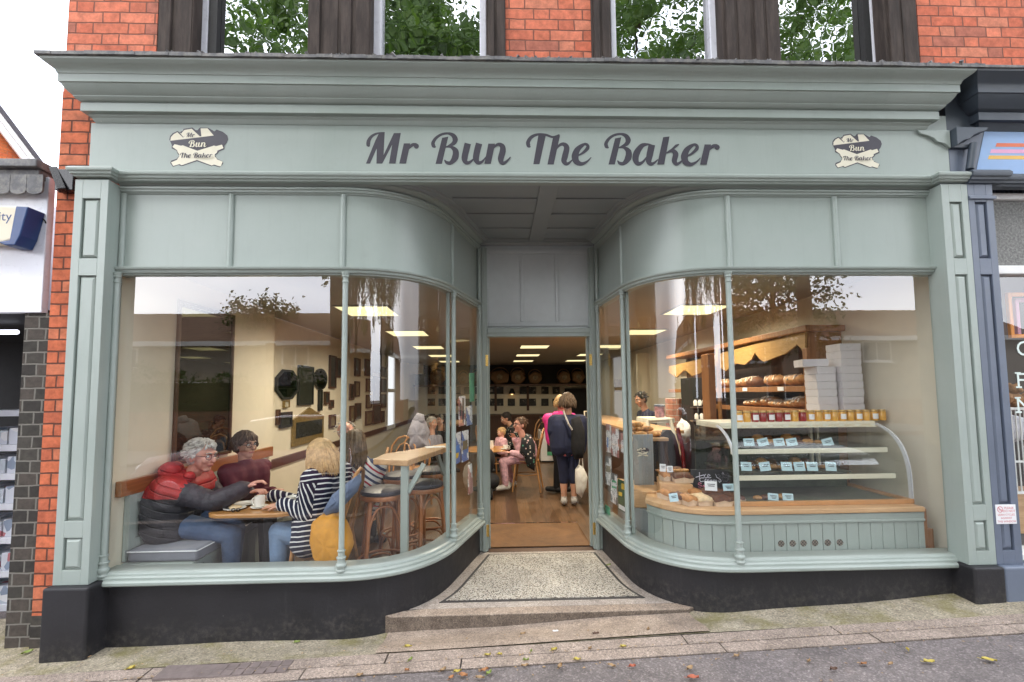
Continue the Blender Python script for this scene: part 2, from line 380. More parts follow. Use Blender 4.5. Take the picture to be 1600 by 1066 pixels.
def floorboards():
    t = NT('floorboards'); sx = t.n('ShaderNodeSeparateXYZ'); v = t.world(); t.link(v, sx.inputs[0])
    ur = t.math('DIVIDE', sx.outputs[0], .15); row = t.math('FLOOR', ur); f = t.math('SUBTRACT', ur, row)
    wn = t.n('ShaderNodeTexWhiteNoise'); wn.noise_dimensions = '1D'; t.link(row, wn.inputs['W'])
    yl = t.math('DIVIDE', t.math('ADD', sx.outputs[1], t.math('MULTIPLY', wn.outputs['Value'], 1.3)), 1.2); pl = t.math('FLOOR', yl)
    w2 = t.n('ShaderNodeTexWhiteNoise'); w2.noise_dimensions = '2D'; cb = t.n('ShaderNodeCombineXYZ'); t.link(row, cb.inputs[0]); t.link(pl, cb.inputs[1]); t.link(cb.outputs[0], w2.inputs['Vector'])
    base = t.ramp(w2.outputs['Value'], [(0, (.075, .04, .022)), (.5, (.115, .062, .032)), (1, (.16, .09, .046))])
    g = t.noise(t.co((22, 1.4, 1)), 3, 6, .6); base = t.mix(1, base, t.ramp(g, [(.3, .6), (.7, 1.3)]), 'MULTIPLY')
    gap = t.ramp(t.math('MINIMUM', f, t.math('SUBTRACT', 1, f)), [(.0, .25), (.02, 1)]); base = t.mix(1, base, gap, 'MULTIPLY')
    t.bsdf(base, .32, 0, .5, t.bump(g, .05, .001)); M['floorboards'] = t.m
floorboards()
pm('coir_mat', (.17, .085, .036), .95, .2, 5, .7, 220, .006, dirt=.6, dirtcol=(.06, .04, .025), dscale=2)

def glass(name, refl=.10, tint=(.97, .98, .965), streak=False):
    """thin pane: clear transmission with a mirror reflection that grows towards grazing angles"""
    t = NT(name); ge = t.n('ShaderNodeNewGeometry'); dp = t.n('ShaderNodeVectorMath', operation='DOT_PRODUCT'); t.link(ge.outputs['Incoming'], dp.inputs[0]); t.link(ge.outputs['Normal'], dp.inputs[1])
    gz_ = t.math('POWER', t.math('SUBTRACT', 1.0, t.math('ABSOLUTE', dp.outputs['Value'])), 5.0)
    v = t.world(); wav = t.bump(t.noise(v, 3.5 if streak else 1.3, 2), .10 if streak else .02, .02)
    f = t.math('ADD', t.math('MULTIPLY', gz_, 1.0 - refl), refl, clamp=True)
    tr = t.n('ShaderNodeBsdfTransparent'); tr.inputs[0].default_value = (*tint, 1)
    gl = t.n('ShaderNodeBsdfGlossy'); gl.inputs['Roughness'].default_value = 0.0; gl.inputs['Color'].default_value = (1, 1, 1, 1); t.link(wav, gl.inputs['Normal'])
    mx = t.n('ShaderNodeMixShader'); t.link(f, mx.inputs[0]); t.link(tr.outputs[0], mx.inputs[1]); t.link(gl.outputs[0], mx.inputs[2])
    t.link(mx.outputs[0], t.out.inputs[0]); M[name] = t.m
glass('shop_glass', .092); glass('upper_glass', .58, (.5, .52, .52), True); glass('case_glass', .07)
def emit(name, col, s):
    t = NT(name); v = t.co(); n = t.ramp(t.noise(v, 3, 2), [(.2, .92), (.8, 1.05)])
    e = t.n('ShaderNodeEmission'); t.link(t.mix(1, col, n, 'MULTIPLY'), e.inputs[0]); e.inputs[1].default_value = s
    t.link(e.outputs[0], t.out.inputs[0]); M[name] = t.m
emit('light_panel', (1.0, .87, .46), 1.35); emit('tube_white', (.85, .88, 1.0), 3.5)
pm('pine_top', (.50, .25, .09), .35, .12, 5, coat=.2)
wood('oak_table', (.30, .13, .035), (.52, .26, .08), 0, 2.5, .3, .08, .3)
wood('counter_wood', (.45, .25, .11), (.66, .42, .22), 0, 2.5, .4, .06)
wood('rail_wood', (.22, .075, .02), (.36, .14, .045), 1, 3, .3, .05, .3)
wood('dresser_wood', (.24, .10, .035), (.38, .18, .07), 2, 3, .5)
wood('bent_wood', (.27, .095, .035), (.40, .16, .06), 2, 3, .35, .03, .2)
wood('chair_wood', (.36, .17, .06), (.50, .26, .10), 2, 3, .35, .03, .2)
wood('dark_wood', (.05, .022, .012), (.10, .045, .022), 2, 3, .45)
pm('grey_cushion', (.17, .18, .21), .9, .08, 8, .25, 300, .002, sheen=.2)
pm('charcoal_cushion', (.028, .028, .034), .85, .1, 8, .3, 300, .002)
pm('ceramic', (.80, .78, .72), .15, .03, 8)
pm('paper', (.78, .79, .80), .7, .03, 8)
pm('paper_blue', (.50, .68, .74), .7, .05, 8)
pm('cardboard_white', (.72, .70, .73), .6, .03, 5)
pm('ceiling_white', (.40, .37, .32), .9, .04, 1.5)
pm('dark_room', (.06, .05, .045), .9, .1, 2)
# ------------------------------------------------------------------ bakery shopfront
LP0, LM, LS, LJ = (-2.975, 0.0), (-1.471, 0.0), (-.771, .577), (-.585, 1.234)
RJ, RS, RM, RP0 = (.582, 1.234), (.641, .577), (1.245, 0.0), (2.785, 0.0)
CL = bez(LM, (LM[0] + .42, 0), (LS[0] - .272*.33, LS[1] - .962*.33), LS, 22)
CR = bez(RM, (RM[0] - .37, 0), (RS[0] + .09*.35, RS[1] - .99*.35), RS, 22)[::-1]
WL = [LP0] + CL + [LJ]
WR = [RJ] + CR + [RP0]
def sub(a, b, n=6): return [(a[0] + (b[0]-a[0])*i/n, a[1] + (b[1]-a[1])*i/n) for i in range(n + 1)]

front = thing('shop_front', 'sage green timber bakery shopfront with two bowed glass windows either side of a recessed door', 'shopfront', (-.13, -.1, 0))
# cornice ------------------------------------------------------------
prof = [(-.10, 3.335), (.004, 3.335), (.012, 3.345), (.018, 3.362), (.030, 3.372), (.030, 3.384), (.060, 3.386), (.060, 3.440), (.054, 3.445),
        (.054, 3.449), (.064, 3.451), (.078, 3.458), (.088, 3.470), (.088, 3.476), (.094, 3.480), (.104, 3.488), (.118, 3.506), (.128, 3.524), (.131, 3.533), (.141, 3.535),
        (.141, 3.586), (.146, 3.589), (.150, 3.604), (.160, 3.618), (.176, 3.628), (.192, 3.637), (.202, 3.648), (.205, 3.660), (-.10, 3.661)]
cpath = [(-3.118, .03), (-3.118, -.06), (2.69, -.06), (2.69, .03)]
mb = MB().sweep(prof, cpath); cornice = obj('cornice', mb, 'sage_paint', front, smooth=28)
obj('fascia_end', MB().box(2.60, 2.8605, -.058, .027, 3.3375, 3.45), 'sage_paint', front)
mb = MB(); n_ = 60
for i in range(n_):                                                    # lead capping, dressed unevenly along its edge
    a, b = -3.34 + i * 6.28 / n_, -3.34 + (i + 1) * 6.28 / n_; q = rng.uniform(-.004, .004)
    mb.box(a, b - .001, -.281 + q, .03, 3.6615, 3.684 + rng.uniform(-.002, .003))
for i in range(150):
    x = rng.uniform(-2.9, 2.9); s = rng.uniform(.006, .02)
    mb.cbox((x, -.268 + rng.uniform(-.006, .02), 3.688), (s * 2, s, s), (rng.random(), rng.random(), rng.random()))
obj('lead_capping', mb, 'lead', front)
# fascia -------------------------------------------------------------
mb = MB().box(-3.155, 2.862, -.06, .028, 3.0005, 3.337); fascia = obj('fascia_board', mb, 'sage_paint', front, bevel=.003)
prof = [(-.03, 2.926), (0, 2.926), (.010, 2.929), (.014, 2.940), (.025, 2.943), (.028, 2.956), (.036, 2.960), (.040, 2.968), (.040, 2.980), (.032, 2.988), (.012, 2.9995), (-.03, 2.9995)]
mb = MB().sweep(prof, [(-3.178, .028), (-3.178, -.118), (-2.962, -.118), (-2.962, -.062), (2.718, -.062), (2.718, -.118), (2.914, -.118)])
obj('fascia_moulding', mb, 'sage_paint', front, smooth=28)
mb = MB().box(-2.955, 2.712, -.058, -.0005, 2.973, 2.998); obj('fascia_packer', mb, 'sage_paint', front)
# console brackets at the ends of the fascia
for xs, sg in ((2.862, -1),):
    pts = [(0, 3.331), (.24, 3.331), (.215, 3.305), (.16, 3.29), (.12, 3.27), (.095, 3.245), (.05, 3.235), (0, 3.20)]
    mb = MB().prism([(xs + sg * a, b) for a, b in pts], -.079, -.0605); obj('console_bracket', mb, 'sage_paint', front, bevel=.003)
# pilasters ----------------------------------------------------------
def pilaster(parent, x0, x1, mat, zb=.303, zt=2.913, yb=.028, panels=((2.38, 2.785), (.695, 2.267), (.393, .592)), m0=.052, m1=.048, label=None):
    mb = MB(); yf = -.118; yr = -.096
    mb.box(x0 + .001, x1 - .001, yr, yb, zb + .001, zt - .001)
    a, b = x0 + m0, x1 - m1
    mb.box(x0, a, yf, yr + .001, zb, zt); mb.box(b, x1, yf, yr + .001, zb, zt)
    zs = [zt] + [z for p in panels for z in (p[1], p[0])] + [zb]
    for i in range(0, len(zs), 2): mb.box(a, b, yf, yr + .001, zs[i + 1], zs[i])
    o = obj('pilaster', mb, mat, parent, bevel=.002)
    for z0, z1 in panels:
        f = MB(); g = .011; k = .024
        f.rings([[(a+g, yr, z0+g), (b-g, yr, z0+g), (b-g, yr, z1-g), (a+g, yr, z1-g)], [(a+g, yr-.010, z0+g), (b-g, yr-.010, z0+g), (b-g, yr-.010, z1-g), (a+g, yr-.010, z1-g)],
                 [(a+k, yr-.020, z0+k), (b-k, yr-.020, z0+k), (b-k, yr-.020, z1-k), (a+k, yr-.020, z1-k)]])
        obj('raised_panel', f, mat, o)
    return o
pilaster(front, -3.186, -2.97, 'sage_paint'); pilaster(front, 2.725, 2.915, 'sage_paint', m0=.054, m1=.046)
def plinth_block(parent, x0, x1, mat, y=-.165, zt=.302, name='plinth_block'):
    mb = MB().box(x0, x1, y, .0275, gz((x0 + x1) / 2) - .25, zt); return obj(name, mb, mat, parent, bevel=.014, seg=3)
plinth_block(front, -3.205, -2.93, 'black_render'); plinth_block(front, 2.708, 2.918, 'black_render')
# stall risers ---------------------------------------------------------
for W in (WL, WR):
    Wp = sub(W[0], W[1], 10)[:-1] + W[1:-1] + sub(W[-2], W[-1], 4)[1:]
    mb = MB().sweep([(-.12, lambda x, y: gz(x) - .2), (.012, lambda x, y: gz(x) - .2), (.008, .18), (.006, .266), (-.12, .266)], Wp)
    obj('stall_riser', mb, 'black_render', front, smooth=40)
# bow windows ----------------------------------------------------------
def colonnette(mbk, p, z0, z1, r=.0185, n=14):
    b = [(.034, z0), (.034, z0+.006), (.028, z0+.012), (.0275, z0+.02), (.033, z0+.028), (.035, z0+.038), (.033, z0+.046), (.0255, z0+.052), (.0245, z0+.075),
         (.030, z0+.078), (.032, z0+.084), (.030, z0+.09), (.022, z0+.094), (.021, z0+.122), (.0265, z0+.125), (.0265, z0+.131), (r, z0+.135),
         (r, z1-.072), (.024, z1-.070), (.024, z1-.064), (r, z1-.061), (r, z1-.036), (.025, z1-.033), (.025, z1-.026), (.021, z1-.022), (.025, z1-.012), (.027, z1-.002), (.027, z1)]
    mbk.lathe(b, (p[0], p[1], 0), n)
def window(W, curve, a_pts, name, mull, bars):
    w = obj(name, MB().sweep([(-.06, 2.296), (.006, 2.296), (.010, 2.306), (.024, 2.309), (.028, 2.320), (.028, 2.324), (.040, 2.330), (.045, 2.340), (.045, 2.347), (.0, 2.353), (-.06, 2.353)], W), 'sage_paint', front, smooth=28)
    mb = MB().sweep([(-.10, .262), (.055, .262), (.063, .270), (.064, .286), (.056, .295), (.046, .297), (.046, .304), (.046, .311), (.038, .319), (.030, .321), (.030, .328), (.026, .337), (.014, .345), (-.10, .345)], W)
    obj('sill', mb, 'sage_paint', w, smooth=28)
    mb = MB().sweep([(-.03, 2.3525), (0, 2.3525), (0, 2.865), (-.03, 2.865)], W); obj('frieze_panel', mb, 'sage_paint', w, smooth=35)
    mb = MB().sweep([(-.03, 2.8645), (.008, 2.8645), (.012, 2.872), (.022, 2.876), (.024, 2.889), (.034, 2.892), (.034, 2.906), (.012, 2.908), (.012, 2.913), (.024, 2.916), (.034, 2.928), (.052, 2.938), (.058, 2.950), (.058, 2.9715), (-.03, 2.9715)], W)
    obj('head_moulding', mb, 'sage_paint', w, smooth=28)
    for q in bars:
        mb = MB().tube([(q[0], q[1], 2.352), (q[0], q[1], 2.866)], .0185, 10); obj('frieze_bar', mb, 'sage_paint', w, smooth=40)
    for q in mull:
        mb = MB(); colonnette(mb, q, .322, 2.31); obj('mullion', mb, 'sage_paint', w, smooth=40)
    for pts in a_pts:
        ins = 0.014
        mb = MB().sweep([(-ins, .344), (-ins, 2.297)], pts, closed_prof=False); obj('glass_pane', mb, 'shop_glass', w, smooth=60)
    return w
ofs = lambda p, dx, dy: (p[0] + dx, p[1] + dy)
wl = window(WL, CL, [[LP0, LM], CL, [LS, LJ]], 'bow_window', [ofs(LM, .033, -.022), ofs(LS, .016, -.016), ofs(LJ, .016, -.03), (-2.957, -.024)],
            [(-2.231, -.004), ofs(LM, .004, -.004), ofs(LS, .004, -.002), ofs(LJ, .014, -.03), (-2.955, -.004)])
wr = window(WR, CR, [[RJ, RS], CR, [RM, RP0]], 'bow_window', [ofs(RM, -.02, -.022), ofs(RS, -.012, -.018), ofs(RJ, -.016, -.03), (2.767, -.024)],
            [(2.036, -.004), ofs(RM, .008, -.004), ofs(RS, -.002, -.004), ofs(RJ, -.014, -.03), (2.765, -.004)])
wl['label'] = 'bowed window left of the door with diners behind it'; wr['label'] = 'bowed window right of the door with the bakery counter behind it'
# inner frame posts beside the side mullions
for p, q in ((LS, (-1, 1)), (RS, (1, 1))):
    mb = MB().box(p[0] + q[0]*.03 - .014, p[0] + q[0]*.03 + .014, p[1] - .02, p[1] + .02, .345, 2.296); obj('window_post', mb, 'sage_paint', front, bevel=.002)
# entrance: soffit, over-door panel, door frame ---------------------------
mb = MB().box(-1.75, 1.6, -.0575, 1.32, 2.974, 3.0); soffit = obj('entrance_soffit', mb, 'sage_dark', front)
mb = MB(); mb.box(-.085, .055, -.05, 1.29, 2.958, 2.9735)
for yy in (310.5, 334.6, 357.0, 374.0):
    Y = at(720, yy, Z=2.97).y
    for sg in (-1, 1):
        xe = 1.05 if Y < .25 else .74 if Y < .6 else .66
        a, b = (-.09, -xe) if sg < 0 else (.06, xe - .06)
        mb.box(min(a, b), max(a, b), Y - .012, Y + .012, 2.962, 2.9735)
obj('soffit_rib', mb, 'sage_dark', soffit, bevel=.004)
for W, sg in ((CL + [LJ], 1), (([RJ] + CR), 1)):
    mb = MB().sweep([(.0585, 2.946), (.075, 2.950), (.082, 2.962), (.11, 2.964), (.118, 2.9735), (.0585, 2.9735)], W[3:] if W is not WR and W[0] == LM else W[:-3]); obj('soffit_cornice', mb, 'sage_dark', soffit, smooth=28)
mb = MB().sweep([(0, 2.925), (.02, 2.93), (.03, 2.945), (.055, 2.95), (.06, 2.972), (0, 2.972)], [(-.56, 1.30), (.56, 1.30)]); obj('soffit_cornice', mb, 'sage_dark', soffit, smooth=28)
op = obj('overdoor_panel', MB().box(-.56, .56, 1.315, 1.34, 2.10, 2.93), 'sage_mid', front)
mb = MB().frame(-.53, .53, 2.125, 2.90, .045, 1.298, 1.316)
for x in (-.158, .19): mb.box(x - .015, x + .015, 1.298, 1.316, 2.17, 2.855)
obj('panel_frame', mb, 'sage_mid', op, bevel=.005)
df = MB()
for sg in (-1, 1):
    xs = sorted((sg * .497, sg * .60)); df.box(xs[0], xs[1], 1.262, 1.36, .0, 2.90)
    xs = sorted((sg * .515, sg * .55)); df.box(xs[0], xs[1], 1.240, 1.2625, .0, 2.90)
df.box(-.497, .497, 1.262, 1.36, 2.02, 2.10); df.box(-.4965, .4965, 1.25, 1.2625, 2.055, 2.10)
frame_o = obj('door_frame', df, 'sage_paint', front, bevel=.004)
for sg in (-1, 1):
    xs = sorted((sg * .4965, sg * .478)); mb = MB().box(xs[0], xs[1], 1.335, 1.375, .004, 2.018)
    obj('door_stop', mb, 'sage_paint', frame_o, bevel=.002)
    for z in (.19, 1.79):
        mb = MB().box(sg*.505 - .014, sg*.505 + .014, 1.2555, 1.262, z - .055, z + .055)
        for k in range(3): mb.tube([(sg*.496, 1.256, z - .055 + k*.038), (sg*.496, 1.256, z - .022 + k*.038)], .007, 8)
        obj('hinge', mb, 'brass', frame_o, bevel=.001)
# lettering -----------------------------------------------------------------
def ribbon(pts):
    """soft brush stroke: (x, y, width) stations -> closed outline"""
    P = [Vector((a, b)) for a, b, c in pts]; Wd = [c for a, b, c in pts]; Q = []; W2 = []
    n = len(P)
    for i in range(n - 1):                                        # Catmull-Rom
        p0, p1, p2, p3 = P[max(i-1, 0)], P[i], P[i+1], P[min(i+2, n-1)]
        for k in range(6):
            t = k / 6; Q.append(.5 * ((2*p1) + (p2-p0)*t + (2*p0-5*p1+4*p2-p3)*t*t + (-p0+3*p1-3*p2+p3)*t**3)); W2.append(Wd[i] + (Wd[i+1]-Wd[i])*t)
    Q.append(P[-1]); W2.append(Wd[-1]); L, Rr = [], []
    for i, q in enumerate(Q):
        d = (Q[min(i+1, len(Q)-1)] - Q[max(i-1, 0)]).normalized(); nn = Vector((-d.y, d.x)) * W2[i] * .5
        L.append(q + nn); Rr.append(q - nn)
    return [(L[i], L[i+1], Rr[i+1], Rr[i]) for i in range(len(Q) - 1)]
def blob(x, y, r): return [[Vector((x + r*math.cos(a*math.pi/8), y + r*math.sin(a*math.pi/8))) for a in range(16)]]
def pg(*pts): return [[Vector(p) for p in pts]]
G = {}
G['M'] = pg((66,345),(103,345),(165,205),(198,120),(234,66),(185,70),(150,140)) + pg((174,92),(234,66),(224,268),(212,345),(160,345),(163,200)) + pg((216,285),(316,73),(338,104),(213,345)) + pg((316,73),(378,72),(330,345),(272,345),(300,180)) + \
    ribbon([(100,190,10),(88,178,36),(90,145,34),(112,108,26),(150,82,20),(200,70,12),(234,66,4)])
G['r'] = pg((405,165),(463,165),(424,345),(364,345)) + ribbon([(436,230,8),(455,200,24),(485,178,30),(520,176,26)]) + blob(517,190,23)
G['B'] = pg((747,115),(803,104),(745,348),(688,348)) + ribbon([(690,200,8),(672,188,34),(666,160,32),(692,118,26),(740,86,22),(800,76,20),(845,94,38),(864,130,48),(848,165,36),(800,190,14),(772,198,8)]) + \
    ribbon([(772,200,8),(825,197,22),(866,232,52),(864,290,60),(825,338,34),(788,336,28),(768,312,6)])
G['u'] = ribbon([(977,166,58),(962,225,57),(948,295,56),(958,333,38),(985,338,28),(1015,318,18),(1045,285,8)]) + ribbon([(1078,166,58),(1062,225,57),(1050,295,56),(1064,335,38),(1092,336,26),(1118,315,16),(1140,285,8)])
G['n'] = pg((1160,168),(1220,168),(1182,348),(1125,348)) + ribbon([(1186,240,8),(1212,198,18),(1250,174,28),(1284,192,46),(1288,235,54),(1272,300,54),(1280,338,36),(1305,338,26),(1335,315,16),(1358,286,8)])
Z1 = lambda p: (560 + p[0] / 5.714, 195 + p[1] / 5.714)
Z2 = lambda p: (810 + p[0] / 4.848, 195 + p[1] / 4.848)
G['T'] = ribbon([(92,168,6),(78,158,30),(74,130,30),(100,92,26),(150,72,18),(210,76,18),(262,92,16),(312,74,10)]) + pg((152,74),(208,80),(160,298),(113,298))
G['h'] = pg((264,88),(316,80),(268,300),(220,300)) + ribbon([(275,205,6),(305,160,18),(340,146,28),(366,172,42),(354,235,46),(346,272,42),(362,295,28),(385,288,18),(412,262,6)])
G['e'] = ribbon([(430,240,8),(480,218,16),(522,180,28),(524,155,22),(498,148,20),(450,185,42),(430,235,54),(440,278,46),(478,296,28),(520,278,14),(552,246,5)])
b2 = lambda p: Vector((683 + (p[0] - 688) * .848, 300 + (p[1] - 348) * .848)); r2 = lambda p: Vector((1376 + (p[0] - 364) * .848, 302 + (p[1] - 345) * .848))
G['B2'] = [[b2(p) for p in f] for f in G['B']]; G['r2'] = [[r2(p) for p in f] for f in G['r']]; G['e2'] = [[p + Vector((828, 4)) for p in f] for f in G['e']]
G['a'] = ribbon([(1010,152,6),(975,148,18),(935,160,36),(898,210,50),(888,258,48),(905,292,32),(940,284,20),(980,235,8)]) + ribbon([(1012,150,50),(996,225,50),(988,275,42),(1005,296,28),(1030,288,18),(1058,262,6)])
G['k'] = pg((1097,94),(1145,88),(1105,300),(1052,300)) + ribbon([(1110,220,6),(1160,190,14),(1195,160,20),(1218,148,6)]) + ribbon([(1120,215,8),(1165,196,28),(1192,222,42),(1182,272,40),(1198,296,26),(1222,288,18),(1248,262,6)])
WORD = [(k, Z1) for k in ('M', 'r', 'B', 'u', 'n')] + [(k, Z2) for k in ('T', 'h', 'e', 'B2', 'a', 'k', 'e2', 'r2')]
def letters(mb, keys, fn, y, step=.00001):
    for k, zf in keys:
        for f in G[k]:
            pts = [fn(zf(p)) for p in f]; y -= step
            mb.add([(a, y, b) for a, b in pts], [tuple(range(len(pts)))])
    return mb
pm('sign_black', (.045, .04, .055), .4, .06, 12)
pm('sign_cream', (.74, .70, .56), .5, .04, 12)
def to_plane(p):
    q = at(p[0], p[1], Y=-.064); return (q.x, q.z)
for a, b in ((0, 2), (2, 5), (5, 8), (8, 13)): obj('sign_word', letters(MB(), WORD[a:b], to_plane, -.0610), 'sign_black', front)
def logo(cx, cz, k, parent, y=-.0612, dark='sign_black', light='sign_cream', name='shop_logo', xf=None):
    """bread loaf over crossed rolling pins; drawn in units of the surveyed mark, k metres per unit"""
    T = lambda p: (cx + (p[0] - 800) * k, cz - (p[1] - 455) * k)
    def P(m, pts, yy, h=.0): m.add([(T(p)[0], yy, T(p)[1]) for p in pts], [tuple(range(len(pts)))])
    d = MB()
    P(d, [(300,320),(310,260),(350,210),(430,168),(470,190),(520,160),(535,128),(680,103),(740,150),(770,150),(810,103),(950,105),(1060,170),(1090,135),(1200,175),(1280,240),(1298,310),(1270,380),(1235,425),(1240,490),(1150,530),(1130,565),(1085,600),(1120,660),(1220,710),(1225,745),(1170,812),(1060,780),(1030,795),(780,705),(530,795),(470,775),(380,810),(330,740),(345,700),(435,665),(480,610),(440,560),(430,520),(345,480),(345,420)], y)
    o = obj(name, d, dark, parent)
    l = MB()
    P(l, [(318,345),(325,280),(370,225),(430,190),(530,285),(550,270),(545,150),(670,125),(815,262),(840,262),(822,118),(940,115),(1050,245)], y - .0006)
    P(l, [(465,190),(500,215),(520,180),(548,150),(548,262),(535,275)], y - .0007)
    P(l, [(358,455),(390,405),(500,432),(530,425),(780,520),(1060,425),(1095,435),(1195,408),(1222,470),(1120,515),(1115,550),(1078,580),(1080,620),(1110,650),(1115,670),(1218,712),(1190,790),(1165,795),(1070,765),(1035,782),(780,685),(525,782),(490,760),(385,795),(345,730),(445,685),(455,660),(480,620),(478,585),(450,550),(440,515)], y - .0006)
    obj('logo_shapes', l, light, o)
    def word(keys, x0, y0, w, m, yy, zf0):
        xs = [zf(p)[0] for kk, zf in keys for f in G[kk] for p in f]; ys = [zf(p)[1] for kk, zf in keys for f in G[kk] for p in f]
        s = w / (max(xs) - min(xs)); a, b = min(xs), max(ys)
        letters(m, keys, lambda p: T((x0 + (p[0]-a)*s, y0 + (p[1]-b)*s)), yy, .00002)
    t = MB(); word(WORD[0:2], 590, 280, 140, t, y - .0012, Z1); obj('logo_word', t, dark, o)
    t = MB(); word(WORD[5:], 495, 655, 560, t, y - .0012, Z2); obj('logo_word', t, dark, o)
    t = MB(); word(WORD[2:5], 630, 460, 310, t, y - .0012, Z1); obj('logo_word', t, light, o)
    return o
logo(-2.432, 3.171, .000395, front)
logo(2.187, 3.18, .000365, front)
# ------------------------------------------------------------------ ground: pavement, kerb strips, step, lobby
def strip(y0, y1, dz, x0=-14, x1=14, nx=56, ny=3, fy=None):
    mb = MB(); vs = []; fs = []
    for i in range(nx + 1):
        x = x0 + (x1 - x0) * i / nx
        for j in range(ny + 1):
            y = y0 + (y1 - y0) * j / ny; vs.append((x, y, gz(x) + dz + (fy(x, y) if fy else 0)))
    for i in range(nx):
        for j in range(ny): a = i*(ny+1) + j; fs.append((a, a+ny+1, a+ny+2, a+1))
    return mb.add(vs, fs)
mb = MB().add([(-160, -160, -.62), (160, -160, -.62), (160, 160, -.62), (-160, 160, -.62)], [(0, 1, 2, 3)]); struct('ground', mb, 'asphalt')
struct('pavement', strip(-2.95, -.48, -.006), 'asphalt')
def dip(x):
    K = [(-14, 0), (-3.2, .0), (-2.4, .022), (-1.1, .05), (0, .045), (.9, .038), (2.7, -.01), (14, -.01)]
    for (a, u), (b, v) in zip(K, K[1:]):
        if a <= x <= b: return u + (v - u) * (x - a) / (b - a)
    return 0
def apron_z(x, y):
    t = max(0, min(1, (y + .29) / .27)); return -dip(x) * t * t * (3 - 2 * t) + .005 * math.sin(x*2.1) + .004 * math.sin(x*5.3 + y*9) * t
struct('apron', strip(-.30, .5, 0, nx=200, ny=8, fy=apron_z), 'apron_concrete')
struct('road', strip(-10.0, -3.07, -.13, ny=4), 'road_asphalt')
def kerb_rows():
    x = -9.0; ends = {0: [-1.06, .70, 1.62, 2.95], 1: [-1.5, -.62, .88, 1.78, 2.62]}
    for row, (ya, yb, h) in enumerate(((-.405, -.303, .005), (-.505, -.408, .002))):
        cuts = [-9, -8.0, -7.1, -6.2, -5.2, -4.2, -3.3, -2.42] + [c for c in ends[row] if c > -2.4] + [3.9, 4.9, 5.8, 6.8, 7.8, 9]
        mb = MB()
        for a, b in zip(cuts, cuts[1:]):
            q = rng.uniform(-.002, .002)
            if row == 0 and -2.5 < (a + b) / 2 < -1.5: pass
            mb.add([(a+.003, ya, gz(a)+h-.08), (b-.003, ya, gz(b)+h-.08), (b-.003, yb, gz(b)+h-.08), (a+.003, yb, gz(a)+h-.08),
                    (a+.003, ya, gz(a)+h+q), (b-.003, ya, gz(b)+h+q), (b-.003, yb, gz(b)+h+q), (a+.003, yb, gz(a)+h+q)],
                   [(0, 3, 2, 1), (4, 5, 6, 7), (0, 1, 5, 4), (1, 2, 6, 5), (2, 3, 7, 6), (3, 0, 4, 7)])
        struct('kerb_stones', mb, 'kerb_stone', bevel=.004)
kerb_rows()
mb = MB().add([(-14, -.52, gz(-14)-.012), (14, -.52, gz(14)-.012), (14, -.28, gz(14)-.012), (-14, -.28, gz(-14)-.012)], [(0, 1, 2, 3)]); struct('kerb_bed', strip(-.52, -.28, -.012), 'black_render')
mb = MB()
for a, b in ((-14, 0), (0, 14)):
    mb.add([(a, -3.07, gz(a)-.3), (b, -3.07, gz(b)-.3), (b, -2.93, gz(b)-.3), (a, -2.93, gz(a)-.3), (a, -3.07, gz(a)-.004), (b, -3.07, gz(b)-.004), (b, -2.93, gz(b)-.004), (a, -2.93, gz(a)-.004)],
           [(0, 3, 2, 1), (4, 5, 6, 7), (0, 1, 5, 4), (1, 2, 6, 5), (2, 3, 7, 6), (3, 0, 4, 7)])
struct('road_kerb', mb, 'kerb_stone')
x0, x1 = -2.33, -1.60
mb = MB()
for i in range(12):
    for j in range(2):
        a = x0 + (x1 - x0) * i / 12; mb.box(a + .004, a + (x1-x0)/12 - .004, -.432 + j*.06, -.432 + j*.06 + .052, gz(a) - .01, gz(a) + .0105)
mb.box(x0, x1, -.437, -.313, gz(x0) - .02, gz(-1.97) + .006)
tag(obj('manhole_cover', mb, 'iron_cover', None, loc=(-1.97, -.37, gz(-1.97)), bevel=.002), 'rusty reddish cast cover let into the kerb stones below the left window', 'manhole cover')
# lobby floor between the bow windows
def offset(path, d):
    out = []
    for i, p in enumerate(path):
        a = Vector(path[max(i-1, 0)]); b = Vector(path[min(i+1, len(path)-1)]); t = (b - a).normalized(); out.append((p[0] + t.y * d, p[1] - t.x * d))
    return out
def lobby_poly(d, yf, yb):
    L = [p for p in offset(CL + sub(LS, LJ, 5)[1:] + [(-.57, 1.30)], d) if yf < p[1] < yb]
    Rr = [p for p in offset([(.57, 1.30)] + sub(RJ, RS, 5) + CR[1:], d) if yf < p[1] < yb]
    def edge(A, y):
        for a, b in zip(A, A[1:]):
            if (a[1] - y) * (b[1] - y) <= 0 and abs(a[1] - b[1]) > 1e-6: return (a[0] + (b[0]-a[0]) * (y - a[1]) / (b[1]-a[1]), y)
        return None
    fl = offset(CL + sub(LS, LJ, 5)[1:] + [(-.57, 1.36)], d); fr = offset([(.57, 1.36)] + sub(RJ, RS, 5) + CR[1:], d)
    return [edge(fl, yf)] + L + [edge(fl, yb), edge(fr, yb)] + Rr + [edge(fr, yf)]
mb = MB().prism(lobby_poly(.004, .135, 1.262), -.10, -.006, 'xy'); struct('lobby_floor', mb, 'terrazzo_border')
mb = MB().prism(lobby_poly(.095, .222, 1.185), -.05, -.002, 'xy'); struct('mosaic_border', mb, 'mosaic_dark')
mb = MB().prism(lobby_poly(.12, .247, 1.163), -.05, .002, 'xy'); struct('mosaic_floor', mb, 'mosaic')
def step_poly():
    L = [p for p in offset(CL, .004) if .05 < p[1] < .134]; Rr = [p for p in offset(CR, .004) if .05 < p[1] < .134]
    return [(-1.125, .028), (-1.150, .047)] + L + [(-.935, .134), (.80, .134)] + Rr + [(.905, .055), (.895, .036)]
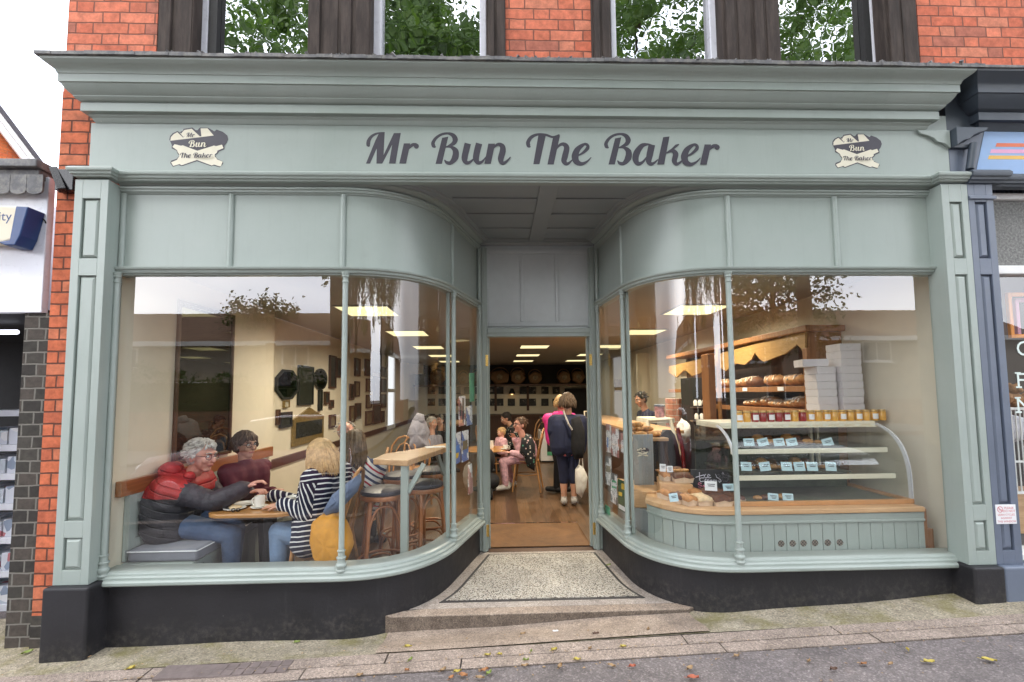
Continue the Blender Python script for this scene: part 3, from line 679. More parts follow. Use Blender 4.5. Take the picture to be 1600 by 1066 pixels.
mb = MB().prism(step_poly(), -.16, -.004, 'xy'); struct('doorstep', mb, 'step_stone', bevel=.012, seg=3)
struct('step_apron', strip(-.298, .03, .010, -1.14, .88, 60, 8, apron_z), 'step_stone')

# ------------------------------------------------------------------ brick building (upper storey, pier)
bld = thing('brick_building', 'red brick building over the bakery with tall dark stone window surrounds', 'building', (-.1, .2, 0))
WX = lambda x, Y=.03: at(x, 60, Y=Y).x
W = .03; mb = MB()
mb.box(-3.434, -3.10, W, .40, -.3, 3.75); mb.box(-3.434, WX(245), W, .40, 3.75, 6.4); mb.box(WX(790), WX(925), W, .40, 3.75, 6.4); mb.box(WX(1436), 6.2, W, .40, 3.75, 6.4)
mb.box(-3.10, 6.2, W, .40, 3.3, 3.62); mb.box(-3.434, -3.24, .40, 12.6, -.3, 6.4)
obj('brick_wall', mb, 'red_brick', bld)
mb = MB().box(-3.4365, -3.12, W - .003, .032, -.3, 3.62); obj('brick_pier', mb, 'red_brick_strip', bld)
mb = MB().box(-3.439, -3.19, W - .006, .034, -.35, .06); obj('pier_base', mb, 'black_brick', bld)
mb = MB().box(-3.44, 6.2, W - .02, .4, 6.4, 6.6).box(-3.44, 6.2, .41, 12.6, 6.4, 6.6); obj('parapet', mb, 'soot_stone', bld)
for a, b, kind in ((245, 300, 0), (480, 578, 1), (760, 790, 0), (925, 955, 0), (1130, 1220, 1), (1384, 1436, 0)):
    xa, xb = WX(a, 0), WX(b, 0); m = MB()
    m.box(xa, xb, .004, .34, 3.70, 6.3)
    w = xb - xa; nb = 4 if kind else 2
    for k in range(nb):                                                # worn roll mouldings
        x = xa + w * (k + .5) / nb; m.box(x - w/nb*(.30 + .14*(k % 2)), x + w/nb*(.30 + .14*(k % 2)), -.014 + .012*(k % 2), .006, 3.70, 6.3)
    obj('stone_jamb', m, 'soot_stone', bld, bevel=.005)
for (a, b, l, r) in ((300, 480, 1, 0), (578, 760, 1, 1), (955, 1130, 1, 1), (1220, 1384, 0, 1)):
    xa, xb = WX(a, .1), WX(b, .1); m = MB(); z0, z1 = 3.72, 6.2; fw_ = .055
    if l: m.box(xa, xa + (.11 if a == 300 else .085 if a == 578 else .04), .10, .17, z0, z1)
    if r: m.box(xb - (.11 if b == 1384 else .10 if b == 1130 else .05), xb, .10, .17, z0, z1)
    m.box(xa + .02, xb - .02, .105, .168, z0 - .04, z0 + .025)
    wdo = obj('window_frame', m, 'pvc_white', bld, bevel=.006)
    g = MB().quad((xa, .15, z0), (xb, .15, z0), (xb, .15, z1), (xa, .15, z1)); obj('window_pane', g, 'upper_glass', wdo)
    if a == 300: obj('window_reveal', MB().box(xa + .115, xa + .175, .1, .148, z0, z1), 'black_matt', wdo)
    if b == 1384: obj('window_reveal', MB().box(xb - .165, xb - .115, .1, .148, z0, z1), 'black_matt', wdo)
mb = MB().box(-3.0, 3.4, .62, .64, 3.5, 6.4).box(-3.0, 3.4, .36, .64, 3.64, 3.68); obj('dark_backing', mb, 'dark_room', bld)  # dark sheet added behind the upper panes so their reflections show
# black bracket on the brick pier
mb = MB(); A = at(84, 264, Y=-.03); B = at(98, 298, Y=-.05)
mb.tube([A, B], .032, 4); mb.box(A.x + .02, B.x + .055, -.04, .026, B.z + .01, A.z - .005)
tag(obj('awning_bracket', mb, 'black_gloss', None, loc=(A.x, -.03, B.z), bevel=.004), 'black folded awning bracket fixed to the brick pier under the left end of the fascia', 'bracket')

# ------------------------------------------------------------------ navy neighbouring shop on the right
nb = thing('neighbour_shop', 'navy painted shopfront with pale blue fascia adjoining the bakery on the right', 'shopfront', (3.8, -.05, 0))
prof = [(-.10, 3.335), (.004, 3.335), (.018, 3.362), (.030, 3.384), (.060, 3.386), (.060, 3.440), (.054, 3.449), (.078, 3.458), (.094, 3.480), (.118, 3.506), (.131, 3.533), (.141, 3.535), (.141, 3.586), (.150, 3.604), (.176, 3.628), (.202, 3.648), (.205, 3.660), (-.10, 3.661)]
mb = MB().sweep(prof, [(3.10, .028), (3.10, -.06), (6.2, -.06)]); obj('cornice', mb, 'navy_dark', nb, smooth=28)
obj('lead_capping', MB().box(2.90, 6.2, -.275, .028, 3.6615, 3.682), 'lead', nb, bevel=.004)
nf = obj('fascia_board', MB().box(2.866, 6.2, -.058, .026, 3.0, 3.334), 'navy_paint', nb)
obj('fascia_panel', MB().add([(3.05, -.0605, 3.02), (6.2, -.0605, 3.02), (6.2, -.0605, 3.334), (3.14, -.0605, 3.334)], [(0, 1, 2, 3)]), 'sky_blue_paint', nf)
for i, (z, x, m, c) in enumerate(((3.233, 3.213, 'stripe_orange', (.72, .16, .06)), (3.186, 3.168, 'stripe_pink', (.75, .36, .55)), (3.140, 3.148, 'stripe_yellow', (.78, .47, .09)))):
    pm(m, c, .5, .04, 8); obj('painted_stripe', MB().add([(x, -.0612, z - .013), (5.2, -.0612, z - .013), (5.2, -.0612, z + .015), (x + .012, -.0612, z + .015)], [(0, 1, 2, 3)]), m, nf)
pts = [(0, 3.331), (.24, 3.331), (.215, 3.305), (.16, 3.29), (.12, 3.27), (.095, 3.245), (.05, 3.235), (0, 3.20)]
obj('cornice_return', MB().box(2.862, 3.098, -.057, .027, 3.335, 3.660), 'navy_dark', nb)
obj('console_bracket', MB().prism([(2.868 + a, b) for a, b in pts], -.12, -.062), 'navy_dark', nb, bevel=.003)
obj('downpipe', MB().tube([(2.965, -.10, 3.03), (3.005, -.10, 3.22)], .024, 10).box(2.87, 3.0, -.085, -.062, 3.20, 3.225), 'navy_dark', nb, smooth=40)
obj('fascia_moulding', MB().sweep([(-.03, 2.912), (0, 2.912), (.016, 2.916), (.020, 2.930), (.033, 2.934), (.036, 2.950), (.046, 2.955), (.050, 2.968), (.050, 2.984), (.040, 2.9995), (-.03, 2.9995)], [(2.916, -.118), (3.15, -.118), (3.15, -.062), (6.2, -.062)]), 'navy_dark', nb, smooth=28)
pilaster(nb, 2.917, 3.098, 'navy_paint', m0=.046, m1=.05)
obj('pilaster_collar', MB().sweep([(0, 2.80), (.012, 2.805), (.012, 2.822), (0, 2.83)], [(2.917, -.119), (3.098, -.119), (3.098, .02)]), 'navy_paint', nb)
plinth_block(nb, 2.9185, 3.13, 'navy_paint', y=-.163)
obj('stall_riser', MB().box(3.131, 6.2, -.02, .1, -.2, .30), 'navy_paint', nb, bevel=.006)
obj('window_sill', MB().box(3.10, 6.2, -.05, .12, .30, .345), 'white_paint', nb, bevel=.008)
t = NT('frosted_light'); v = t.world(); n = t.noise(v, 60, 5, .7); t.bsdf(t.ramp(n, [(.3, (.055, .055, .05)), (.5, (.16, .16, .15)), (.75, (.34, .33, .31))]), .5, 0, .5, t.bump(n, .5, .006)); M['frosted_light'] = t.m
wf = obj('window_frame', MB().box(3.10, 6.2, .02, .08, 2.865, 2.915).box(3.10, 6.2, .0, .09, 2.30, 2.365).box(3.099, 3.14, .02, .08, .345, 2.865), 'white_paint', nb, bevel=.008)
obj('obscured_pane', MB().box(3.14, 6.2, .05, .06, 2.366, 2.864), 'frosted_light', wf)
obj('vent_grille', MB().box(3.14, 6.2, .06, .07, 2.918, 2.972), 'black_matt', wf)
vb = MB()
for i in range(40): vb.box(3.16 + i*.035, 3.175 + i*.035, .045, .0605, 2.925, 2.968)
obj('vent_bars', vb, 'navy_dark', wf)
obj('glass_pane', MB().quad((3.14, .05, .345), (6.2, .05, .345), (6.2, .05, 2.30), (3.14, .05, 2.30)), 'shop_glass', wf)
pm('letter_mint', (.70, .80, .76), .5, .04, 10)
for ch, py, nm in (('G', 546, 0), ('F', 596, 1), ('N', 635, 2)):
    P = at(1590, py + 10, Y=.044); tm = text_mesh(ch, .155, 'LEFT'); mb = MB()
    mb.add([(x*1.05 + P.x - .01, .044, z + P.z) for x, y, z in tm.v], tm.f)
    if nm: mb.box(P.x - .012, P.x + .032, .0432, .0436, P.z - .002, P.z + .010); mb.box(P.x - .012, P.x + .032, .0432, .0436, P.z + .101, P.z + .112)
    obj('window_letter', mb, 'letter_mint', wf)
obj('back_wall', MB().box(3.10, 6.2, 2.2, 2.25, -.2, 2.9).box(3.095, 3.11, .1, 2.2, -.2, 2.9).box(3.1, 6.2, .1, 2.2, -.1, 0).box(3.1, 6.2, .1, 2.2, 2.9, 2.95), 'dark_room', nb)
# things in the neighbour's window
def nframe(px0, py0, py1, Y, mat, label):
    a, b = at(px0, py1, Y=Y), at(px0 + 60, py0, Y=Y); t = thing('picture_frame', label, 'frame', (a.x, Y, a.z)); obj('frame', MB().frame(a.x, a.x + .42, a.z, b.z, .028, Y, Y + .025), mat, t, bevel=.003)
    obj('cord', MB().tube([(a.x + .2, Y + .01, b.z), (a.x + .2, Y + .01, 2.4)], .003, 5), 'black_matt', t)
pm('frame_orange', (.80, .27, .01), .5, .05, 10); pm('frame_pink', (.78, .38, .58), .5, .05, 10); pm('teddy_fur', (.36, .19, .09), .95, .3, 30, .8, 90, .01)
nframe(1581, 457, 528, .22, 'frame_orange', 'bright orange empty frame hanging in the window at the right edge'); nframe(1591.5, 466, 528, .30, 'frame_pink', 'pale pink empty frame hanging behind the orange one')
P = at(1586, 636, Y=.35); td = thing('teddy_bear', 'brown teddy bear sitting in the neighbouring window above the white cot', 'teddy bear', (P.x, .35, P.z)); k = .2
mb = MB().sphere((P.x, .35, P.z + .055), .055, (1, .9, 1.1), 14, 9).sphere((P.x - .005, .34, P.z + .14), .042, (1, .95, .95), 14, 9).sphere((P.x, .305, P.z + .13), .02, nu=10, nv=6)
for sx_ in (-1, 1): mb.sphere((P.x + sx_*.034, .35, P.z + .175), .016, nu=8, nv=6).sphere((P.x + sx_*.06, .33, P.z + .07), .024, (1, .8, 1.8), 10, 6).sphere((P.x + sx_*.04, .30, P.z + .02), .026, (1, 1.6, .8), 10, 6)
obj('body', mb, 'teddy_fur', td, smooth=70); obj('eyes', MB().sphere((P.x - .018, .302, P.z + .148), .006, nu=8, nv=5).sphere((P.x + .012, .302, P.z + .148), .006, nu=8, nv=5), 'black_gloss', td)
a, b = at(1576, 768, Y=.30), at(1640, 640, Y=.30); ctb = thing('wire_cot', 'white barred cot in the neighbouring shop window', 'cot', (a.x, .3, a.z)); mb = MB()
for i in range(16): mb.tube([(a.x + i*.035, .30, a.z), (a.x + i*.035, .30, b.z)], .005, 6)
obj('bars', mb, 'white_paint', ctb); obj('rail', MB().box(a.x - .02, a.x + .56, .29, .31, b.z, b.z + .02).box(a.x - .02, a.x + .012, .293, .307, a.z, b.z).box(a.x - .02, a.x + .56, .29, .31, a.z - .02, a.z).box(a.x - .02, a.x + .56, .292, .308, (a.z*.65 + b.z*.35), (a.z*.65 + b.z*.35) + .015), 'white_paint', ctb)
obj('blanket', MB().ico((a.x + .22, .48, b.z - .16), .20, 3, (1, .6, .55), .1, 5), 'poster_teal' if 'poster_teal' in M else 'pvc_white', ctb, smooth=60); obj('box', MB().box(a.x - .05, a.x + .55, .36, .62, .35, a.z - .03), 'counter_wood', ctb)
# no-cycles notice on the navy pilaster
P0 = at(1556, 789, Y=-.126); P1 = at(1588, 821, Y=-.126)
nt_ = thing('notice_sign', 'small white notice with red writing about cycles on the navy pilaster', 'sign', (P0.x + .07, -.12, P1.z)); w_, h_ = .141, .128
obj('plate', MB().box(P0.x, P0.x + w_, -.1225, -.119, P0.z - h_, P0.z), 'paper', nt_, bevel=.002)
pm('sign_red', (.55, .05, .07), .5, .04, 10)
mb = MB()
for i, (tx, s, zz, xx) in enumerate((('PLEASE', .021, .030, .092), ('DO NOT', .021, .050, .092), ('LEAN CYCLES', .019, .073, .0705), ('AGAINST', .019, .095, .0705), ('THIS WINDOW', .0185, .117, .0705))):
    tm = text_mesh(tx, s); mb.add([(x + P0.x + xx, -.1232, z + P0.z - zz) for x, y, z in tm.v], tm.f)
obj('notice_text', mb, 'sign_red', nt_)
mb = MB(); c = (P0.x + .030, P0.z - .032); n = 20
for k in range(n):
    a, b = 2*math.pi*k/n, 2*math.pi*(k+1)/n
    mb.quad(*[(c[0] + r_*math.cos(t_), -.1232, c[1] + r_*math.sin(t_)) for r_, t_ in ((.020, a), (.020, b), (.0165, b), (.0165, a))])
mb.quad((c[0]-.014, -.1234, c[1]+.011), (c[0]-.011, -.1234, c[1]+.014), (c[0]+.014, -.1234, c[1]-.011), (c[0]+.011, -.1234, c[1]-.014))
for s in (-1, 1):
    for k in range(12):
        a, b = 2*math.pi*k/12, 2*math.pi*(k+1)/12; mb.quad(*[(c[0] + s*.0065 + r_*math.cos(t_), -.1233, c[1] - .003 + r_*math.sin(t_)) for r_, t_ in ((.005, a), (.005, b), (.0038, b), (.0038, a))])
obj('cycle_symbol', mb, 'sign_red', nt_)

# ------------------------------------------------------------------ building on the left
lb = thing('neighbour_building', 'white clad shop unit with dark brick pier at the left edge', 'building', (-4.2, .1, 0))
obj('fascia_board', MB().box(-6.5, -3.497, .03, .08, 2.05, 3.0), 'pvc_white', lb, bevel=.004)
obj('brick_pier', MB().box(-3.62, -3.4405, .05, .5, -.4, 2.051), 'black_brick', lb)
obj('gutter', MB().box(-6.5, -3.50, -.06, .09, 3.03, 3.085).box(-6.5, -3.52, -.02, .09, 2.965, 3.03), 'lead', lb, bevel=.006)
mb = MB(); x = -5.2
while x < -3.56:
    mb.prism([(x, 2.985), (x + .105, 2.985), (x + .105, 2.875)] + [(x + .052 + .052*math.cos(a), 2.875 - .026*math.sin(a)) for a in [k*math.pi/6 for k in range(1, 6)]] + [(x, 2.875)], -.035, -.022); x += .108
obj('lead_flashing', mb, 'lead', lb)
obj('shop_back', MB().box(-6.5, -3.63, 1.8, 1.85, -.4, 3.0).box(-3.635, -3.62, .3, 1.8, -.4, 2.1).box(-6.5, -3.62, .1, 1.8, 2.052, 2.1), 'black_matt', lb)
obj('wall', MB().box(-6.5, -3.6205, .5, .55, 2.1, 2.98).box(-6.5, -4.6, .06, .5, -.4, 2.05), 'pvc_white', lb)
P = at(18, 519, Y=.5); obj('fluorescent_tube', MB().tube([(-4.7, .5, P.z), (at(27, 519, Y=.5).x, .5, P.z)], .018, 8), 'tube_white', lb)
sh = thing('chiller_cabinet', 'white shelves of an open chiller behind the dark brick pier', 'cabinet', (-4.1, .8, -.1)); mb = MB()
for py in (640, 692, 735, 780, 830, 880, 930): z = at(10, py, Y=.8).z; mb.box(-4.7, -3.72, .62, 1.0, z - .05, z)
obj('shelf', mb, 'pvc_white', sh, bevel=.004)
t = NT('packets'); v = t.co(); c = t.n('ShaderNodeSeparateColor'); t.link(t.voro(v, 16, 'Color'), c.inputs[0])
t.bsdf(t.ramp(c.outputs[0], [(0, (.62, .64, .72)), (.5, (.5, .55, .62)), (.72, (.45, .16, .18)), (.8, (.25, .3, .4)), (.9, (.75, .75, .78))], 'CONSTANT'), .5); M['packets'] = t.m
mb = MB()
for py in (692, 735, 780, 830, 880, 930):
    z = at(10, py, Y=.8).z
    for k in range(7): mb.box(-4.68 + k*.135, -4.68 + k*.135 + .12, .64, .9, z + .001, z + .11 + .02*(k % 2))
obj('packets', mb, 'packets', sh, bevel=.004)
# alarm box: white body with blue end
al = thing('alarm_box', 'white security alarm box with blue side on the white fascia', 'alarm box', (-3.66, .03, 2.49))
mb = MB().prism([(-3.95, 2.752), (-3.565, 2.745), (-3.60, 2.518), (-3.66, 2.500), (-3.95, 2.512)], -.085, .029); obj('casing', mb, 'cream_wall', al, bevel=.012, seg=3)
pm('alarm_blue', (.012, .045, .16), .35, .06, 8)
mb = MB().prism([(-3.585, 2.742), (-3.505, 2.738), (-3.545, 2.545), (-3.575, 2.478), (-3.64, 2.478), (-3.69, 2.499), (-3.612, 2.512)], -.0905, .0285); obj('blue_wing', mb, 'alarm_blue', al, bevel=.006)
tm = text_mesh('security', .088, 'RIGHT'); mb = MB().add([(x - 3.61, -.0860, z + 2.645) for x, y, z in tm.v], tm.f); tm = text_mesh('SYSTEMS LTD', .02, 'RIGHT') if False else None
obj('alarm_text', mb, 'alarm_blue', al)
obj('cable', MB().tube([(-3.53, .0, 2.72), (-3.515, .02, 2.70), (-3.505, .028, 2.685), (-3.499, .028, 2.67)], .004, 6), 'black_matt', lb)
# gabled house behind the left building, its gable turned towards the street
flemish('house_brick', [(.56, .15, .05), (.60, .17, .06), (.52, .13, .05)], (.35, .15, .08))
pm('roof_slate', (.065, .06, .07), .7, .2, 10, .4, 30, .02)
vd = axis_dir(60, 240); az_ = math.atan2(-vd.x, vd.y) + R(7)
e_u = Vector((math.cos(az_), math.sin(az_), 0)); e_v = Vector((-math.sin(az_), math.cos(az_), 0))
org = Vector(CAM) + vd * (20 / vd.y * math.cos(az_)); org.z = 0
def gpt(px, py):
    r = axis_dir(px, py); o = Vector(CAM); t = (org - o).dot(e_v) / r.dot(e_v); q = o + r * t; return Vector(((q - org).dot(e_u), 0, q.z))
A = gpt(77, 273); B = gpt(0, 171); d_ = B - A; ap = A + d_ * 2.6
gh = thing('gabled_house', 'orange brick house gable with white bargeboard rising behind the white shop unit', 'house', org)
H = lambda mb: mb.shift(0, lambda p: org + e_u * p.x + e_v * p.y + Vector((0, 0, p.z)))
X2 = lambda p: 2 * ap.x - p.x
obj('wall', H(MB().prism([(A.x - .06, -.4), (A.x - .06, A.z - .1), (ap.x, ap.z - .16), (X2(A) + .06, A.z - .1), (X2(A) + .06, -.4)], 0, 8)), 'house_brick', gh)
nrm = Vector((-d_.z, 0, d_.x)).normalized(); nrm = nrm if nrm.z > 0 else -nrm
mb = MB(); m2 = MB()
for f in (lambda p: (p.x, p.z), lambda p: (X2(p), p.z)):
    mb.prism([f(A - nrm*.10), f(ap - nrm*.10), f(ap), f(A)], -.22, 8.2)
    m2.prism([f(A - nrm*.10), f(ap - nrm*.10), f(ap - nrm*.36), f(A - nrm*.36)], -.2, -.1)
    m2.prism([f(A - nrm*.15), f(ap - nrm*.15), f(ap - nrm*.22), f(A - nrm*.22)], -.24, -.201)
obj('roof', H(mb), 'roof_slate', gh); obj('bargeboard', H(m2), 'white_paint', gh, bevel=.01)
# ------------------------------------------------------------------ the other side of the street (seen in the window reflections)
def leaf_mat(name, lo, mid, hi):
    t = NT(name); v = t.world(); n = t.noise(v, .9, 4); n2 = t.noise(v, 9, 2)
    c = t.ramp(t.math('ADD', t.math('MULTIPLY', n, .6), t.math('MULTIPLY', n2, .4)), [(.32, lo), (.5, mid), (.68, hi)])
    b = t.bsdf(c, .55, 0, .3)
    tl = t.n('ShaderNodeBsdfTranslucent'); t.put(tl.inputs[0], t.mix(1, c, (1.6, 1.7, .9), 'MULTIPLY')); mx = t.n('ShaderNodeMixShader'); mx.inputs[0].default_value = .35
    t.link(b.outputs[0], mx.inputs[1]); t.link(tl.outputs[0], mx.inputs[2]); t.link(mx.outputs[0], t.out.inputs[0]); M[name] = t.m
leaf_mat('leaf_green', (.028, .058, .013), (.065, .125, .028), (.14, .215, .055)); leaf_mat('leaf_dark', (.015, .030, .010), (.04, .07, .02), (.08, .12, .04))
pm('bark', (.10, .075, .055), .9, .3, 6, .8, 20, .03, stretch=(3, 3, .6))
def tree(x, y, zb, h, cr, c0, n, label, seed, mat='leaf_green', leaf=.135, group=None):
    q = random.Random(seed); t = thing('leafy_tree', label, 'tree', (x, y, zb), group)
    tr = MB(); br = []
    tr.tube([(x, y, zb - .3), (x + .1, y, zb + h*.2), (x - .1, y + .1, zb + h*.45), (x, y, zb + h*.8)], [.34, .28, .2, .04], 10)
    for k in range(16):
        a = k * 2.4 + q.uniform(-.4, .4); z = zb + c0 + (h - c0 - 1) * k / 17; L_ = cr * q.uniform(.55, 1.0) * (1 -   .45 * k / 16)
        e = (x + math.cos(a)*L_, y + math.sin(a)*L_, z + L_*q.uniform(-.05, .5)); m_ = (x + math.cos(a)*L_*.5, y + math.sin(a)*L_*.5, z + L_*.2)
        tr.tube([(x, y, z - .5), m_, e], [.09, .055, .015], 6); br += [m_, e]
    obj('trunk', tr, 'bark', t, smooth=60)
    cr_ = MB(); cl = []
    for k in range(170):
        a = q.uniform(0, 2*math.pi); zz = q.random(); rr = cr * math.sqrt(q.random()) * (1 - .5*abs(zz - .35)**1.3)
        cl.append((x + math.cos(a)*rr, y + math.sin(a)*rr, zb + c0 + (h - c0)*zz, q.uniform(.5, 1.15)))
    for b in br: cl.append((b[0], b[1], b[2], q.uniform(.5, .9)))
    for i in range(n):
        c = cl[i % len(cl)]; d = Vector((q.gauss(0, 1), q.gauss(0, 1), q.gauss(0, .75))); d = d.normalized() * c[3] * (q.random() ** .4)
        p = Vector(c[:3]) + d; s = leaf * q.uniform(.6, 1.4)
        u = Vector((q.gauss(0, 1), q.gauss(0, 1), q.gauss(0, .6) - .3)).normalized(); v = u.cross(Vector((q.gauss(0, 1), q.gauss(0, 1), q.gauss(0, 1)))).normalized()
        cr_.add([p, p + u*s*.55 + v*s*.28, p + u*s*1.2, p + u*s*.55 - v*s*.28], [(0, 1, 2, 3)])
    for i in range(n // 2):                                               # shaded inner boughs
        c = cl[(i * 7) % len(cl)]; p = Vector(c[:3]) + Vector((q.gauss(0, .35), q.gauss(0, .35), q.gauss(0, .3))); s = q.uniform(.12, .27)
        u = Vector((q.gauss(0, 1), q.gauss(0, .4), q.gauss(0, 1))).normalized(); v = u.cross(Vector((q.gauss(0, .3), 1, q.gauss(0, .3)))).normalized()
        cr_.add([p - u*s*.5, p + v*s*.32 - u*s*.2, p + v*s*.25 + u*s*.25, p + u*s*.55, p - v*s*.3 + u*s*.2, p - v*s*.26 - u*s*.22], [(0, 1, 2, 3, 4, 5)])
    obj('crown', cr_, mat, t); return t
struct('far_pavement', strip(-13.0, -10.0, -.02, ny=3), 'asphalt')
struct('front_garden', strip(-60, -13.0, -.05, x0=-70, x1=70, nx=60, ny=4), 'apron_concrete')
gw = tag(obj('garden_wall', MB().box(-30, -3.2, -13.25, -13.02, -.9, .95).box(-.6, 30, -13.25, -13.02, -.6, 1.15), 'garden_brick', None), 'low brick garden wall across the street, seen reflected in the windows', 'wall')
def hedge(x0, x1, h, label, seed):
    q = random.Random(seed); t = thing('hedge', label, 'hedge', ((x0+x1)/2, -13.9, 0)); mb = MB()
    for i in range(int((x1 - x0) * 420)):
        x = q.uniform(x0, x1); top = h + .25*math.sin(x*1.3) + .15*math.sin(x*4.1); y = -13.9 + q.uniform(-.55, .55); z = -.6 + (top + .6) * (1 - q.random()**2)
        u = Vector((q.gauss(0, 1), q.gauss(0, 1), q.gauss(0, 1))).normalized(); v = u.cross(Vector((q.gauss(0, 1), q.gauss(0, 1), q.gauss(0, 1)))).normalized(); s = q.uniform(.08, .18); p = Vector((x, y, z))
        mb.add([p, p + u*s*.5 + v*s*.3, p + u*s, p + u*s*.5 - v*s*.3], [(0, 1, 2, 3)])
    obj('foliage', mb, 'leaf_dark', t)
    obj('stems', MB().box(x0, x1, -14.2, -13.6, -.6, h - .35), 'leaf_dark', t); return t
hedge(-17, -4.0, 2.3, 'dark clipped hedge behind the brick garden wall across the street', 3)
tree(-6.1, -13.2, -.2, 19.0, 4.9, 7.4, 24000, 'tall tree across the street filling the upper left window reflection', 11)
tree(-2.6, -13.8, 0, 19.5, 4.6, 4.0, 30000, 'broad dense tree across the street reflected between the two bow windows', 12)
tree(5.4, -14.2, .1, 19.0, 4.7, 4.7, 30000, 'leafy tree with low hanging boughs reflected in the right window', 13)
tree(11.8, -14.6, .2, 18.0, 4.0, 6.2, 20000, 'tall tree across the street filling the upper right window reflection', 16)
tree(14.5, -21, .2, 10, 3.2, 3.2, 3500, 'smaller tree beside the right hand house across the street', 14, 'leaf_dark', .2)
tree(-17, -30, -.4, 8.6, 2.6, 5.6, 1800, 'distant tree whose top shows over the reflected house roof', 15, 'leaf_dark', .22)
t = NT('roof_tile'); sx = t.n('ShaderNodeSeparateXYZ'); v = t.world(); t.link(v, sx.inputs[0])
rr_ = t.math('DIVIDE', sx.outputs[2], .17); row = t.math('FLOOR', rr_); fr = t.math('SUBTRACT', rr_, row)
cc = t.mix(1, t.ramp(t.noise(v, 1.6, 7, .7), [(.3, (.13, .075, .05)), (.55, (.22, .13, .085)), (.75, (.28, .19, .13))]), t.ramp(fr, [(0, .45), (.25, 1), (1, 1.12)]), 'MULTIPLY')
t.bsdf(cc, .85, 0, .3, t.bump(fr, .6, .02)); M['roof_tile'] = t.m
pm('house_render', (.30, .265, .215), .85, .06, .8)
pm('dark_pane', (.05, .055, .06), .08, .1, 2)
def house(x0, x1, y, eave, ridge, name, label, wins, mat='house_render'):
    h = thing('detached_house', label, 'house', ((x0+x1)/2, y, -.4)); d = 8
    obj('wall', MB().box(x0, x1, y - d, y, -.8, eave).prism([(y - d, eave), (y, eave), (y - d/2, ridge - .15)], x0, x0 + .2, 'yz').prism([(y - d, eave), (y, eave), (y - d/2, ridge - .15)], x1 - .2, x1, 'yz'), mat, h)
    r = MB().prism([(y + .5, eave - .12), (y + .5, eave + .03), (y - d/2, ridge), (y - d - .5, eave + .03), (y - d - .5, eave - .12), (y - d/2, ridge - .2)], x0 - .35, x1 + .35, 'yz'); ro = obj('roof', r, 'roof_tile', h)
    obj('chimney', MB().box(x0 + 2, x0 + 2.7, y - d/2 - .4, y - d/2 + .4, ridge - .5, ridge + 1.1), 'garden_brick', ro)
    obj('fascia_board', MB().box(x0 - .3, x1 + .3, y + .42, y + .55, eave - .28, eave + .02), 'white_paint', h)
    for (a, b, z0, z1) in wins:
        w_ = obj('window', MB().frame(a, b, z0, z1, .09, y, y + .07).box((a+b)/2 - .04, (a+b)/2 + .04, y, y + .07, z0 + .09, z1 - .09).box(a - .1, b + .1, y, y + .14, z0 - .09, z0), 'white_paint', h)
        obj('pane', MB().quad((a + .09, y + .03, z0 + .09), (b - .09, y + .03, z0 + .09), (b - .09, y + .03, z1 - .09), (a + .09, y + .03, z1 - .09)), 'dark_pane', w_)
    return h
house(-31, -10.4, -27, 4.95, 7.55, 'detached_house', 'wide cream rendered house with brown tiled roof reflected in the left window', [(-25.0, -23.4, 3.3, 4.6), (-14.3, -12.6, 3.35, 4.65), (-21, -19, .8, 2.4), (-16, -13.6, .8, 2.4)])
house(14.6, 36, -27, 5.05, 7.6, 'detached_house', 'cream rendered house with tiled roof and white fascia reflected in the right window', [(24.2, 26.2, 3.4, 4.75), (16.5, 18.5, 3.4, 4.75), (17.5, 20, .9, 2.5)])
house(-8, 6, -34, 5.0, 8.0, 'detached_house', 'brick house half hidden by the trees across the street', [(-5, -3, 3.4, 4.8), (0, 2, 3.4, 4.8)], 'garden_brick')
# post with cabinet, seen in the dark wall mirror
ps = thing('signpost', 'dark wooden street post carrying a grey box sign on the far kerb', 'post', (-7.0, -10.4, -.4))
obj('post', MB().tube([(-7.0, -10.4, -.8), (-7.0, -10.4, 3.0)], .13, 10), 'dark_wood', ps, smooth=50)
obj('box_sign', MB().box(-7.35, -6.35, -10.28, -10.05, 1.75, 2.35), 'lead', ps, bevel=.02)
# maroon hatchback parked at the kerb behind the viewer
pm('car_maroon', (.17, .012, .035), .18, .05, 3, coat=1.0); pm('car_glass', (.02, .022, .025), .04, .1, 3, spec=.8); pm('tyre', (.02, .02, .02), .85, .1, 10)
cx_, cyy, cz_ = -4.0, -4.75, gz(-4) - .13
car = thing('parked_car', 'maroon hatchback parked at the kerb, seen reflected in the left window', 'car', (cx_, cyy, cz_))
st = [(-2.02, .62, .42, .50), (-1.98, .74, .30, .62), (-1.75, .80, .22, .84), (-1.2, .84, .20, .92), (-.6, .85, .20, .95), (.6, .85, .20, .95), (1.3, .84, .20, .96), (1.75, .80, .24, .92), (1.98, .72, .34, .78), (2.02, .62, .44, .58)]
rings = []
for x, wd, zb, zt in st:
    rings.append([(cx_ + x, cyy + yy*wd, cz_ + zb + (zt - zb)*zz) for yy, zz in ((-.86, 0), (.86, 0), (.98, .22), (1.0, .55), (.95, .85), (.80, 1.0), (-.80, 1.0), (-.95, .85), (-1.0, .55), (-.98, .22))])
obj('body', MB().rings(rings), 'car_maroon', car, smooth=50)
cab = [(-.95, .78, .93, .94), (-.25, .70, .93, 1.36), (.2, .68, .93, 1.42), (1.0, .67, .93, 1.40), (1.75, .66, .93, 1.02)]
obj('cabin_glass', MB().rings([[(cx_ + x, cyy - w1*1.02, cz_ + a), (cx_ + x, cyy + w1*1.02, cz_ + a), (cx_ + x, cyy + w1*.86, cz_ + b), (cx_ + x, cyy - w1*.86, cz_ + b)] for x, w1, a, b in cab]), 'car_glass', car, smooth=50)
